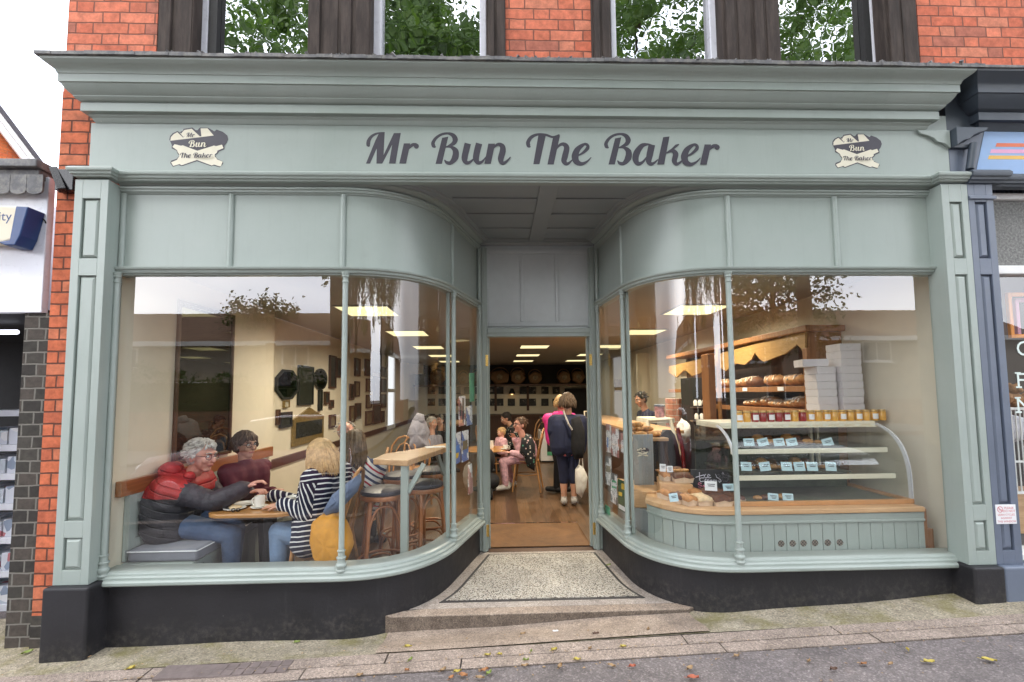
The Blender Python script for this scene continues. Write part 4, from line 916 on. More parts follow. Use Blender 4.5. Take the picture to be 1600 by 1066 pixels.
obj('roof', MB().rings([[(cx_ + x, cyy - .60, cz_ + z), (cx_ + x, cyy + .60, cz_ + z), (cx_ + x, cyy + .50, cz_ + z + .03), (cx_ + x, cyy - .50, cz_ + z + .03)] for x, z in ((-.28, 1.355), (.2, 1.42), (1.0, 1.405), (1.35, 1.30))]), 'car_maroon', car, smooth=50)
for x in (-1.3, 1.3):
    for s in (-1, 1):
        wh = obj('wheel', MB().lathe([(.0, -.1), (.29, -.1), (.32, -.06), (.32, .06), (.29, .1), (0, .1)], (cx_ + x, cyy + s*.74, cz_ + .32), 20, 'y'), 'tyre', car, smooth=40)
        obj('rim', MB().lathe([(0, -.108), (.19, -.108), (.21, -.09), (.21, .09), (.19, .108), (0, .108)], (cx_ + x, cyy + s*.74, cz_ + .32), 20, 'y'), 'steel', wh, smooth=40)
for s in (-1, 1):
    obj('headlight', MB().sphere((cx_ - 1.86, cyy + s*.58, cz_ + .66), .14, (.6, 1, .6), 10, 6), 'chrome', car, smooth=60)
# ------------------------------------------------------------------ café interior shell
XL, XL2, XR, YB, ZC = -2.97, -3.15, 2.83, 12.3, 2.44
inner = offset([(-2.969, 0)] + CL + [LJ, (-.575, 1.37)], -.121)[:-1]; innr = offset([(.575, 1.37), RJ] + CR + [(2.829, 0)], -.121)[1:]
inner[0] = (XL - .17, .121); innr[-1] = (XR, .121)
poly = inner + [(-.62, 1.3615), (-.497, 1.3615), (.497, 1.3615), (.62, 1.3615)] + innr + [(XR, YB), (XL - .19, YB)]
def flat(poly, z): return MB().add([(a, b, z) for a, b in poly], [tuple(range(len(poly)))])
struct('cafe_floor', flat(poly, -.004), 'floorboards')
polyc = offset([(-2.969, 0)] + CL + [LJ, (-.59, 1.32)], -.061); polyc[0] = (XL - .17, .061); pr = offset([(.59, 1.32), RJ] + CR + [(2.829, 0)], -.061); pr[-1] = (XR, .061)
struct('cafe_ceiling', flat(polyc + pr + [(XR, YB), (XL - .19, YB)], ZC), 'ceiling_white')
# a boxed bulkhead closes the gap between ceiling and soffit above the windows
struct('threshold', MB().box(-.497, .497, 1.245, 1.345, -.05, -.003), 'dark_wood', bevel=.004)
struct('left_wall', MB().box(XL - .06, XL, .03, 2.2, -.1, 2.6).box(XL2 - .06, XL2, 2.2, YB, -.1, 2.6).box(XL2 - .05, XL - .001, 2.14, 2.1995, -.1, 2.6), 'cream_wall')
struct('right_wall', MB().box(XR, XR + .06, .029, YB, -.1, 2.6), 'cream_wall')
struct('back_wall', MB().box(XL - .3, XR + .1, YB, YB + .1, -.1, 2.6), 'cream_wall')
tag(obj('door_mat', MB().box(-.49, .49, 1.362, 2.15, -.003, .006), 'coir_mat', None, loc=(0, 1.75, 0)), 'brown coir mat just inside the open doorway', 'door mat')
struct('floor_strip', MB().box(-.497, .497, 2.152, 2.180, -.003, .005), 'chrome')
# ceiling light panels
def glow(x, y, e):
    ld = bpy.data.lights.new('ceiling_lamp', 'SPOT'); lo = bpy.data.objects.new('ceiling_lamp', ld); C.objects.link(lo)
    ld.energy = e; ld.color = (1, .88, .68); ld.spot_size = R(168); ld.spot_blend = 1; ld.shadow_soft_size = .0; lo.location = (x, y, ZC - .02)
def lightp(x, y, label, grp='square ceiling light panels'):
    t = thing('ceiling_light', label, 'ceiling light', (x, y, ZC), grp)
    glow(x, y, 150 if y < 5 else 20)
    obj('diffuser', MB().box(x - .285, x + .285, y - .305, y + .305, ZC - .012, ZC - .006), 'light_panel', t)
    obj('frame', MB().box(x - .30, x - .285, y - .32, y + .32, ZC - .016, ZC - .001).box(x + .285, x + .30, y - .32, y + .32, ZC - .016, ZC - .001).box(x - .285, x + .285, y - .32, y - .305, ZC - .016, ZC - .001).box(x - .285, x + .285, y + .305, y + .32, ZC - .016, ZC - .001), 'ceiling_white', t)
ys = (2.12, 4.08, 6.28, 8.36, 10.4); nth = ('nearest to the window', 'second from the window', 'third from the window', 'fourth from the window', 'farthest from the window')
for cxx, nm in ((-1.88, 'left'), (.37, 'middle'), (1.93, 'right')):
    for y, k in zip(ys, nth):
        lightp(cxx + (.08 if nm == 'left' and y > 3 else 0), y, f'lit pale yellow panel in the {nm} row on the ceiling, {k}')
# ---------------- left side: bench, mirror, wall things
bn = thing('wall_bench', 'sage green panelled bench with grey cushions along the left wall', 'bench', (-2.73, .9, 0))
BZ = at(250, 857, Y=.14).z - .005
obj('base', MB().box(-2.955, -2.50, .135, 2.0, 0, BZ - .085), 'sage_paint', bn)
mb = MB()
for k in range(5): mb.box(-2.95 + k*.09, -2.95 + k*.09 + .085, .124, .1345, 0, BZ - .125)
mb.box(-2.957, -2.48, .118, .1345, BZ - .122, BZ - .088); mb.box(-2.499, -2.48, .135, 2.0, BZ - .122, BZ - .088)
for k in range(18): mb.box(-2.4995, -2.49, .15 + k*.10, .15 + k*.10 + .093, .02, BZ - .125)
obj('boarding', mb, 'sage_paint', bn, bevel=.003)
obj('seat_cushion', MB().box(-2.93, -2.46, .125, 1.05, BZ - .083, BZ), 'grey_cushion', bn, bevel=.022, seg=4)
obj('cushion_piping', MB().tube([(-2.925, .123, BZ - .012), (-2.465, .123, BZ - .012), (-2.458, .14, BZ - .012), (-2.458, 1.03, BZ - .012)], .004, 6), 'paper', bn)
obj('back_panel', MB().box(-2.965, -2.945, .13, 2.0, BZ - .08, .80).frame(.13, 2.0, BZ + .0, .80, .06, -2.945, -2.925, Matrix(((0, 1, 0, 0), (1, 0, 0, 0), (0, 0, 1, 0), (0, 0, 0, 1)))), 'sage_paint', bn, bevel=.003)
bc_ = MB().box(-2.92, -2.83, .22, 1.0, BZ + .03, BZ + .30); obj('back_cushion', bc_, 'grey_cushion', bn, bevel=.03, seg=4)
tag(obj('dado_rail', MB().box(-2.968, -2.925, .05, 2.15, .80, .905), 'rail_wood', None, loc=(-2.95, 1, .85), bevel=.006), 'broad polished wooden rail on the left wall above the bench', 'rail')
pm('mirror_glass', (.10, .105, .09), .02, .02, 1, metal=1)
mr = thing('wall_mirror', 'tall dark mirror in a brown frame on the cream wall over the bench', 'mirror', (-2.96, .97, .95))
SW = Matrix(((0, 1, 0, 0), (1, 0, 0, 0), (0, 0, 1, 0), (0, 0, 0, 1)))
obj('frame', MB().frame(.575, 1.36, .93, 2.255, .028, -2.969, -2.945, SW), 'dark_wood', mr, bevel=.004)
obj('glass', MB().box(-2.968, -2.958, .61, 1.325, .965, 2.22), 'mirror_glass', mr)
# framed things on the recessed wall further back
pm('art_dark', (.03, .032, .026), .3, .6, 14); pm('art_sepia', (.20, .15, .085), .5, .5, 16); pm('art_pale', (.45, .42, .34), .6, .4, 20); pm('gilt', (.30, .21, .08), .4, .3, 30, metal=.4)
def on_left(px0, px1, py0, py1, X=XL2):
    a, b = at(px0, (py0+py1)/2, X=X), at(px1, (py0+py1)/2, X=X); return a.y, b.y, at((px0+px1)/2, py1, X=X).z, at((px0+px1)/2, py0, X=X).z
def wall_pic(box, label, art='art_dark', fr='black_matt', w=.05, name='picture_frame', cat='picture', grp='pictures on the left wall'):
    y0, y1, z0, z1 = on_left(*box); t = thing(name, label, cat, (XL2, (y0+y1)/2, z0), grp); w = min(w, (y1-y0)*.18)
    obj('frame', MB().frame(y0, y1, z0, z1, w, XL2 + .002, XL2 + .035, SW, wb=w), fr, t)
    obj('artwork', MB().box(XL2 + .003, XL2 + .02, y0 + w, y1 - w, z0 + w, z1 - w), art, t); return t
def ellipse_pic(box, n, label, art, fr, name='wall_mirror', rot=0):
    y0, y1, z0, z1 = on_left(*box); c = ((y0+y1)/2, (z0+z1)/2); a, b = (y1-y0)/2, (z1-z0)/2
    t = thing(name, label, 'mirror' if 'mirror' in name else 'picture', (XL2, c[0], z0))
    ring = lambda k, x: [(x, c[0] + a*k*math.cos(2*math.pi*(i+rot)/n), c[1] + b*k*math.sin(2*math.pi*(i+rot)/n)) for i in range(n)]
    obj('frame', MB().rings([ring(.86, XL2 + .003), ring(.86, XL2 + .03), ring(1, XL2 + .03), ring(1, XL2 + .003)], cap=False, closed=True), fr, t)
    obj('glass', MB().add(ring(.87, XL2 + .012), [tuple(range(n))]), art, t); return t
ellipse_pic((427, 465, 576, 626), 8, 'dark octagonal mirror on the recessed part of the left wall', 'mirror_glass', 'black_matt', rot=.5)
wall_pic((464, 487, 572, 633), 'large dark upright picture between the octagonal and the oval mirror', 'art_dark', 'black_matt', .02)
ellipse_pic((489, 509, 576, 609), 20, 'small oval mirror on a dark stem right of the octagonal mirror', 'mirror_glass', 'black_gloss')
wall_pic((496, 501, 609, 642), 'narrow dark upright plaque hanging below the oval mirror', 'art_dark', 'black_matt', .02)
wall_pic((441, 449, 626, 637), 'tiny cream tag below the octagonal mirror', 'art_pale', 'gilt', .01)
wall_pic((435, 453, 644, 668), 'small dark framed print low on the left wall below the octagonal mirror', 'art_dark', 'black_matt', .03)
y0, y1, z0, z1 = on_left(455, 503, 637, 692); og = thing('ornate_plaque', 'arched ornate gilt plaque with dark picture below the oval mirror', 'plaque', (XL2, (y0+y1)/2, z0))
obj('frame', MB().prism([(y0, z0), (y1, z0), (y1, z0 + (z1-z0)*.7), ((y0+y1)/2 + .2, z1 - .06), ((y0+y1)/2, z1), ((y0+y1)/2 - .2, z1 - .06), (y0, z0 + (z1-z0)*.7)], XL2 + .002, XL2 + .03, 'yz'), 'gilt', og)
obj('artwork', MB().box(XL2 + .031, XL2 + .036, y0 + .08, y1 - .08, z0 + .1, z0 + (z1-z0)*.62), 'art_dark', og)
for bx, lb_, art in (((513, 523, 556, 607), 'tall dark narrow picture left of the mullion', 'art_dark'), ((513, 519, 625, 638), 'little dark square print left of the mullion', 'art_dark'), ((513, 522, 648, 668), 'small reddish print left of the mullion', 'art_sepia'),
    ((569, 580, 562, 588), 'dark round topped picture just right of the mullion', 'art_dark'), ((581, 594, 548, 584), 'upright black picture with pale centre high on the wall', 'art_dark'), ((595, 603, 574, 589), 'small dark oval looking picture beside the sash window', 'art_dark'),
    ((571, 580, 592, 612), 'small dark print in the second row beside the sash window', 'art_sepia'), ((582, 593, 588, 632), 'tall sepia picture in the middle of the cluster', 'art_sepia'), ((595, 602, 592, 613), 'narrow dark print next to the sash window', 'art_dark'),
    ((571, 579, 617, 638), 'sepia print low in the cluster beside the sash window', 'art_sepia'), ((595, 602, 616, 637), 'dark print low beside the sash window', 'art_dark'), ((570, 580, 642, 664), 'brown print in the bottom row of the cluster', 'art_sepia'), ((582, 593, 633, 662), 'dark print in the bottom row of the cluster', 'art_dark'), ((595, 599, 642, 660), 'slim dark print in the bottom row of the cluster', 'art_dark'),
    ((470, 478, 640, 646) if False else (524, 531, 560, 590), 'dark upright print half behind the left mullion', 'art_dark'), ((545, 551, 600, 625), 'dark print behind the mullion, upper right', 'art_dark'), ((553, 560, 596, 620), 'sepia print between the mullion and the cluster', 'art_sepia'), ((553, 561, 560, 588), 'dark portrait print high between the mullion and the cluster', 'art_dark'), ((545, 552, 634, 660), 'brown print low behind the mullion', 'art_sepia'), ((554, 562, 630, 655), 'dark print low between the mullion and the cluster', 'art_dark'), ((505, 512, 612, 632), 'dark small print right of the narrow plaque', 'art_dark'), ((466, 474, 638, 640) if False else (430, 434, 640, 664), 'slim dark print at the left end of the recessed wall', 'art_dark')):
    wall_pic(bx, lb_, art, 'dark_wood', .03)
obj_ = obj('wall_boarding', MB().box(XL2 + .001, XL2 + .02, 2.21, YB, 0, .60), 'cream_wall', None); obj_['kind'] = 'structure'
tag(obj('dado_rail', MB().box(XL2 + .0, XL2 + .045, 2.21, YB - .02, .60, .70), 'dark_wood', None, loc=(XL2, 6, .95)), 'dark brown rail running along the recessed left wall', 'rail')
emit('window_day', (.95, .97, 1.0), 1.1)
y0, y1, z0, z1 = on_left(602, 629, 553, 668); sw_ = thing('sash_window', 'tall bright sash window in the far left wall of the cafe', 'window', (XL2, (y0+y1)/2, z0))
obj('pane', MB().box(XL2 + .003, XL2 + .012, y0 + .08, y0 + (y1-y0)*.42, z0 + .05, z1 - .06), 'window_day', sw_)
obj('frame', MB().frame(y0, y0 + (y1-y0)*.45, z0, z1, .09, XL2 + .002, XL2 + .05, SW).box(XL2 + .002, XL2 + .045, y0 + .08, y0 + (y1-y0)*.42, (z0+z1)/2 - .05, (z0+z1)/2 + .04), 'white_paint', sw_, bevel=.01)
obj('shutter', MB().box(XL2 + .002, XL2 + .03, y0 + (y1-y0)*.45, y1, z0, z1), 'peach_wall', sw_)
q_ = at(646, 575, Y=11.4); tag(obj('wall_box', MB().box(q_.x - .3, q_.x + .3, 11.3, 11.5, q_.z - .2, q_.z + .2), 'white_paint', None, loc=(q_.x, 11.4, q_.z), bevel=.01), 'white box fixed high near the far left corner', 'box')
# ---------------- back wall: photo grid, baskets
def bw(px, py, Y=12.28): return at(px, py, Y=Y)
cols = (674, 691, 714, 731, 748, 769, 781, 799, 817.5, 832, 851.5, 869)
post = [774.3, 824.5]
tag(obj('wall_batten', MB().box(bw(774.3, 600).x - .04, bw(774.3, 600).x + .04, 12.27, 12.298, .9, 1.75), 'dark_wood', None, loc=(bw(774.3, 600).x, 12.28, 1)), 'dark upright batten on the back wall left of the small lamp', 'batten')
tag(obj('wall_batten', MB().box(bw(824.5, 600).x - .04, bw(824.5, 600).x + .04, 12.27, 12.298, .9, 1.75), 'dark_wood', None, loc=(bw(824.5, 600).x, 12.28, 1)), 'dark upright batten on the back wall in line with the middle lights', 'batten')
ph = None; pq = random.Random(5)
t = NT('photo_print'); v = t.co(); oi = t.n('ShaderNodeObjectInfo'); vv = t.vmath('ADD', v, oi.outputs['Location'])
t.bsdf(t.ramp(t.noise(vv, 9, 4, .6), [(.35, (.012, .012, .012)), (.56, (.03, .03, .028)), (.62, (.30, .27, .22)), (.75, (.45, .42, .36))]), .5); M['photo_print'] = t.m
for ri, (ya, yb) in enumerate(((604.5, 615.8), (623, 634.3), (647, 658))):
    for ci, cxp in enumerate(cols):
        if (ri, ci) in ((0, 7), (2, 10), (2, 11)): continue
        c = bw(cxp, (ya + yb) / 2); lab = f'small dark photograph in the {("top", "middle", "bottom")[ri]} row of the grid on the back wall'
        if ph is None:
            ph = thing('photo_frame', lab, 'photograph', (c.x, 12.285, c.z), 'photographs in rows on the back wall')
            obj('frame', MB().frame(-.12, .12, -.12, .12, .012, -.012, .012), 'black_matt', ph, world=False); obj('print', MB().box(-.109, .109, -.004, .010, -.109, .109), 'photo_print', ph, world=False)
            for ch in ph.children: pass
        else: dup(ph, (c.x, 12.285, c.z), lab)
sz = bw(800, 601).z
tag(obj('high_shelf', MB().box(-3.1, 2.8, 11.75, 12.29, sz - .05, sz), 'dark_wood', None, loc=(0, 12, sz)), 'dark shelf across the back wall carrying wicker baskets', 'shelf')
struct('shelf_backing', MB().box(-3.14, 2.82, 12.285, 12.295, sz, 2.435), 'black_matt')  # flat black sheet on the back wall above the shelf
pm('wicker', (.17, .095, .045), .85, .25, 30, .6, 60, .01)
bk = None
for px, w_, h_, lab in ((684, 26, 24, 'large tan basket on the high shelf seen through the left bow window'), (724, 18, 20, 'round tan basket behind the side window on the high shelf'), (744, 16, 22, 'tan basket on the high shelf next to the door jamb'), (781, 32, 24, 'long tan basket at the left end of the shelf over the doorway view'), (809, 25, 24, 'round fronted tan basket left of the shelf middle'), (836, 23, 21, 'tan flat ended basket in the middle of the high shelf'), (881, 22, 21, 'tan basket with flat end right of the shelf middle'), (903, 22, 22, 'round fronted tan basket at the right of the doorway view')):
    c = bw(px, 601, 11.9); s = 720 / 15.1; W_ = w_ / s; H_ = h_ / s
    t = thing('wicker_basket', lab, 'basket', (c.x, 11.95, sz), 'wicker baskets on the high shelf')
    obj('basket', MB().lathe([(0, -.30), (H_*.30, -.30), (H_*.43, -.27), (H_*.47, -.1), (H_*.42, .15), (H_*.2, .2), (0, .2)], (c.x, 11.98, sz + H_*.46), 18, 'y').shift(0, lambda p: Vector((c.x + (p.x - c.x)*W_/H_ + .02*math.sin(p.z*30 + px), p.y, p.z + .015*math.sin(p.x*25 + px)))), 'wicker', t, smooth=60)
    obj('handle', MB().tube([(c.x + W_*.45*math.cos(a), 11.95, sz + H_*.6 + H_*.5*math.sin(a)) for a in [k*math.pi/8 for k in range(9)]], .02, 6), 'wicker', t, smooth=50)
    obj('bread', MB().ico((c.x, 11.68, sz + H_*.46), H_*.2, 2, (1, .3, 1), .08, px), 'art_sepia', t, smooth=60)
c = bw(800, 612, 12.1); lp = thing('wall_lamp', 'small glowing wall lamp above the photographs on the back wall', 'lamp', (c.x, 12.2, c.z))
emit('lamp_warm', (1, .6, .25), 3); obj('shade', MB().lathe([(.05, .1), (.11, -.08), (.09, -.08), (.03, .09)], (c.x, 12.15, c.z), 14), 'black_matt', lp); obj('bulb', MB().sphere((c.x, 12.15, c.z - .06), .05, nu=10, nv=6), 'lamp_warm', lp)
c0, c1 = bw(882, 607), bw(918, 672); tag(obj('chalkboard', MB().box(c0.x, c1.x, 12.2, 12.27, c1.z, c0.z), 'black_matt', None, loc=(c0.x, 12.25, c1.z)), 'big blackboard on the back wall behind the standing woman', 'blackboard')
tag(obj('back_counter', MB().box(-3.0, bw(868, 660).x, 11.6, 12.2, 0, .72).box(-3.0, bw(868, 660).x, 11.55, 12.2, .722, .80), 'dark_wood', None, loc=(-1, 12, 0)), 'long dark counter below the photographs on the back wall', 'counter')
# ------------------------------------------------------------------ right window: curved counter and its goods
CP = offset(CR, -.135)[2:-1] + [(1.30, .135), (2.66, .135)]
CZ = at(1250, 795, Y=.12).z                                           # counter top
ct = thing('bakery_counter', 'curved sage green boarded counter with thick wooden top in the right window', 'counter', (1.7, .5, 0))
top = offset(CP, .028) + [(2.66, 1.0), (.95, 1.0)]
obj('counter_top', MB().prism(top, CZ - .036, CZ, 'xy'), 'counter_wood', ct, bevel=.006)
base = CP + [(2.655, .95), (1.0, .95)]
obj('base', MB().prism(base, 0, CZ - .04, 'xy'), 'sage_dark', ct)
# matchboarding strips along the front
def walk(path, step, gap):
    seg = []; acc = 0; out = []; P = [Vector(p) for p in path]; L = [0]
    for a, b in zip(P, P[1:]): L.append(L[-1] + (b - a).length)
    def at_(s):
        for i in range(len(P) - 1):
            if s <= L[i+1]: return P[i] + (P[i+1] - P[i]) * ((s - L[i]) / max(1e-9, L[i+1] - L[i]))
        return P[-1]
    s = 0
    while s < L[-1] - step * .3: out.append((at_(s), at_(min(s + step - gap, L[-1])))); s += step
    return out
mb = MB()
for a, b in walk(CP, .088, .0035): mb.sweep([(.001, .02), (.011, .02), (.011, CZ - .105), (.001, CZ - .105)], [tuple(a), tuple(b)])
obj('boarding', mb, 'sage_paint', ct, bevel=.002)
obj('counter_rail', MB().sweep([(.0, CZ - .105), (.016, CZ - .105), (.022, CZ - .098), (.022, CZ - .088), (.014, CZ - .084), (.018, CZ - .04), (0, CZ - .04)], CP), 'sage_paint', ct, smooth=30)
P = at(1443, 800, Y=.2); obj('end_panel', MB().box(2.662, 2.70, .14, .5, .34, CZ - .02).box(2.662, 2.76, .16, .34, .30, .46), 'dresser_wood', ct, bevel=.004)
VZ = at(1265, 849, Y=.12).z
t = NT('vent_mesh'); v = t.co((90, 90, 90)); ck = t.n('ShaderNodeTexChecker'); t.link(v, ck.inputs[0]); ck.inputs['Scale'].default_value = 1.0
t.bsdf(t.mix(ck.outputs['Fac'], (.05, .045, .04), (.24, .20, .16)), .6, .3); M['vent_mesh'] = t.m
for i, px in enumerate((1221, 1239, 1256, 1274, 1294, 1313)):
    x = at(px, 849, Y=.12).x
    vt = obj('vent', MB().lathe([(.020, 0), (.028, .002), (.030, .006), (.026, .010), (.0235, .008), (.0235, 0)], (x, .124, VZ), 20, 'y', cap=False), 'sage_paint', ct, smooth=50)
    obj('vent_mesh', MB().lathe([(0, .0), (.0235, .0), (.0235, .003), (0, .003)], (x, .1235, VZ), 20, 'y').box(x - .0232, x + .0232, .118, .1205, VZ - .002, VZ + .002), 'vent_mesh', vt)
# display case ---------------------------------------------------------
dc = thing('display_case', 'cream refrigerated display case with curved glass front standing on the counter', 'display case', (2.0, .55, CZ))
X0, X1 = 1.36, 2.67; YF = .20
zt = at(1260, 668, Y=.50).z; z1 = at(1260, 700, Y=.36).z; z2 = at(1260, 741, Y=.30).z; z0 = at(1260, 783, Y=YF).z
obj('base_trim', MB().box(X0, X1, YF, YF + .03, CZ + .001, z0).box(X1 - .03, X1, YF + .03, .95, CZ + .001, z0).box(X0, X0 + .03, YF + .03, .95, CZ + .001, z0), 'pine_top', dc, bevel=.003)
pm('case_green', (.10, .125, .085), .5, .2, 8); pm('case_dark', (.05, .06, .045), .3, .3, 6)
obj('deck', MB().box(X0 + .031, X1 - .031, YF + .031, .95, CZ + .002, CZ + .012), 'case_green', dc)
obj('back_panel', MB().box(X0, X1, .93, .95, CZ + .012, zt), 'case_dark', dc)
gr = MB()
for i in range(34): gr.box(X0 + .06 + i*.036, X0 + .06 + i*.036 + .022, .80, .80 + .006, CZ + .09, CZ + .10).box(X0 + .06 + i*.036, X0 + .06 + i*.036 + .022, .80, .806, CZ + .12, CZ + .13)
obj('grille', MB().box(X0 + .04, X1 - .04, .806, .83, CZ + .012, CZ + .16), 'case_green', dc); obj('grille_slots', gr, 'black_matt', dc)
obj('canopy', MB().box(X0 + .02, X1 - .01, .50, .95, zt - .002, zt + .045).box(X0 + .02, X1 - .01, .488, .50, zt - .002, zt + .008), 'cream_vinyl', dc, bevel=.004)
for z, yf in ((z1, .36), (z2, .30)):
    s = obj('shelf', MB().box(X0 + .03, X1 - .04, yf, yf + .012, z - .042, z - .004), 'cream_vinyl', dc, bevel=.003)
    obj('shelf_glass', MB().box(X0 + .03, X1 - .03, yf, .92, z - .004, z + .004), 'case_glass', s)
    obj('shelf_tray', MB().box(X0 + .05, X0 + .95, yf + .03, .88, z + .005, z + .012), 'case_dark', s)
for x in (X1 - .28, X1 - .22): obj('shelf_upright', MB().box(x, x + .022, .90, .925, CZ + .012, zt), 'cream_vinyl', dc)
prof_ = bez((YF + .012, z0), (YF + .002, z0 + .26), (.22, z1 + .10), (.50, zt + .03), 14)
obj('curved_glass', MB().add([(x, y, z) for y, z in prof_ for x in (X0, X1)], [(2*i, 2*i+1, 2*i+3, 2*i+2) for i in range(14)]), 'case_glass', dc, smooth=60)
pm('case_white', (.78, .80, .84), .3, .03, 5)
for x in (X0, X1):
    e = obj('end_frame', MB().rings([[(x - .006, y - .0, z), (x + .006, y, z), (x + .006, y + .028, z - .008), (x - .006, y + .028, z - .008)] for y, z in prof_]), 'case_white', dc, smooth=50)
    obj('end_glass', MB().add([(x, y, z) for y, z in prof_] + [(x, .93, zt + .03), (x, .93, z0)], [tuple(range(17))]), 'case_glass', e)
# cream triangular side wall shadow panel at the right of the case is the room wall itself
# price cards and pastries in the case
def card(px, py0, py1, px0, px1, Y, label, tilt=0, mat='paper_blue', grp='pale blue price cards in the display case', lines=True):
    a, b = at(px0, py1, Y=Y), at(px1, py0, Y=Y); c = ((a.x + b.x)/2, Y, (a.z + b.z)/2); w_, h_ = b.x - a.x, b.z - a.z
    t = thing('price_card', label, 'price card', (c[0], Y, a.z), grp); mb = MB().cbox(c, (w_, .003, h_), (R(-12), tilt, 0)); obj('card', mb, mat, t)
    if lines:
        l = MB()
        for k in range(3): l.cbox((c[0] + w_*.02*k, Y - .0035 - .004*(.5 - k*.25), c[2] + h_*(.2 - .2*k)), (w_*(.62 - .12*k), .0008, h_*.07), (R(-12), tilt, 0))
        obj('writing_lines', l, 'sign_black', t)
rows = (((1170, 0), (1192, -.2), (1217, -.08), (1237, -.16), (1293, -.22)), ((1166, .05), (1195, -.1), (1229, .02), (1249, 0), (1269, .03), (1298, .06)), ((1208, .12), (1231, .08)))
oname = ('first', 'second', 'third', 'fourth', 'fifth', 'sixth')
for r_, (row, (ya, yb, Y)) in enumerate(zip(rows, ((685, 697, .40), (722, 736, .34), (771, 782, .26)))):
    for k, (px, ti) in enumerate(row): card(px, ya, yb, px - 8, px + 8, Y, f'pale blue card on the {("top", "middle", "bottom")[r_]} shelf of the display case, {oname[k]} from the left', ti)
pm('pastry_gold', (.50, .25, .08), .6, .35, 30, .4, 40, .006); pm('pastry_brown', (.16, .06, .025), .6, .4, 30, .4, 40, .006); pm('icing', (.75, .66, .52), .6, .2, 20, .3, 40, .005); pm('bread_crust', (.38, .18, .065), .7, .35, 18, .6, 35, .01, dirt=.5, dirtcol=(.62, .50, .36), dscale=9)
def bun(c, r, label, mat='pastry_gold', sq=(1, .8, .5), grp='cakes in the display case', name='pastry', cat='pastry', seed=0):
    q = random.Random(seed); t = thing(name, label, cat, c, grp)
    obj('crust', MB().ico((c[0], c[1], c[2] + r*sq[2]*.9), r, 3, sq, .05, seed), mat, t, smooth=70)
    obj('topping', MB().ico((c[0], c[1], c[2] + r*sq[2]*1.25), r*.72, 2, (sq[0], sq[1], sq[2]*.8), .1, seed + 1), 'icing' if seed % 3 == 0 else 'pastry_brown' if seed % 3 == 1 else 'pastry_gold', t, smooth=70)
for r_, (z, Y, xs) in enumerate(((z1 + .012, .50, (1172, 1186, 1205, 1226, 1247, 1262, 1278)), (z2 + .012, .46, (1172, 1186, 1206, 1218, 1240, 1262, 1284)), (CZ + .012, .36, (1180, 1192, 1220)))):
    for k, px in enumerate(xs): p = at(px, 700, Y=Y); bun((p.x, Y, z), .034 + .006*((k*7) % 3), f'small {("golden", "dark brown", "iced")[k % 3]} cake on the {("top", "middle", "bottom")[r_]} shelf of the display case, behind the cards', ('pastry_gold', 'pastry_brown', 'pastry_gold')[k % 3], seed=r_*10 + k)
for r_, (z, Y, xs) in enumerate(((z1 + .012, .66, (1170, 1184, 1200, 1214, 1230, 1244, 1260)), (z2 + .012, .62, (1172, 1188, 1204, 1222, 1240, 1256)))):
    for k, px in enumerate(xs): p = at(px, 690, Y=Y); bun((p.x, Y, z), .036 + .007*((k*5) % 3), f'{("dark brown", "golden", "iced")[k % 3]} cake in the back row of the {("top", "middle")[r_]} shelf of the display case', ('pastry_brown', 'pastry_gold', 'pastry_brown')[k % 3], (1, .9, .75), seed=60 + r_*10 + k)
# jars on the canopy
pm('jam_amber', (.70, .38, .07), .15, .12, 12, coat=.6); pm('jam_red', (.27, .014, .018), .15, .2, 12, coat=.6); pm('lid_gold', (.55, .38, .16), .35, .1, 10, metal=.7)
seq = 'wawrwrwarwawawawawa'
for k, ch in enumerate(seq):
    px = 1154.5 + 12.42 * k; p = at(px, 650, Y=.56); zb = zt + .045; red = ch == 'r' or (ch == 'w' and k in (2, 4, 6))
    t = thing('jam_jar', f'{"dark red" if red else "amber"} jam jar {"with white label" if ch == "w" else "without label"}, number {k + 1} from the left on the display case', 'jar', (p.x, .56, zb), 'jam jars in a row on the display case')
    r = .0285
    obj('jar', MB().lathe([(0, 0), (r*.92, 0), (r, .006), (r, .066), (r*.85, .074), (0, .074)], (p.x, .56, zb + .001), 14), 'jam_red' if red else 'jam_amber', t, smooth=40)
    obj('lid', MB().lathe([(0, .0741), (r*.93, .0741), (r*.96, .078), (r*.96, .087), (r*.9, .09), (0, .09)], (p.x, .56, zb + .001), 14), 'lid_gold', t, smooth=40)
    if ch == 'w': obj('label', MB().add([(p.x + (r+.0006)*math.sin(a), .56 - (r+.0006)*math.cos(a), zb + z) for a in [(-.95 + .19*j) for j in range(11)] for z in (.016, .058)], [(2*j, 2*j+2, 2*j+3, 2*j+1) for j in range(10)]), 'paper', t)
# stacks of white cake boxes
zb = zt + .046; BH = .0655
def cbox(x, y, z, w_, rz, label):
    t = thing('cake_box', label, 'cake box', (x, y, z), 'white cake boxes stacked on the display case'); X = Matrix.Translation((x, y, z)) @ Matrix.Rotation(rz, 4, 'Z')
    obj('carton', MB().box(-w_/2, w_/2, -w_/2, w_/2, .0005, BH - .004, X), 'cardboard_white', t, bevel=.0025)
    obj('lid', MB().box(-w_/2 - .0015, w_/2 + .0015, -w_/2 - .0015, w_/2 + .0015, BH*.30, BH - .0008, X).box(w_*.12, w_*.122, -w_/2 - .0022, -w_/2, .004, BH*.30, X), 'cardboard_white', t, bevel=.0015)
a0 = at(1335, 630, Y=.70); a1 = at(1328, 530, Y=.70); q = random.Random(4); ordn = ('bottom', 'second', 'third', 'fourth', 'fifth', 'sixth', 'seventh', 'eighth', 'ninth', 'topmost')
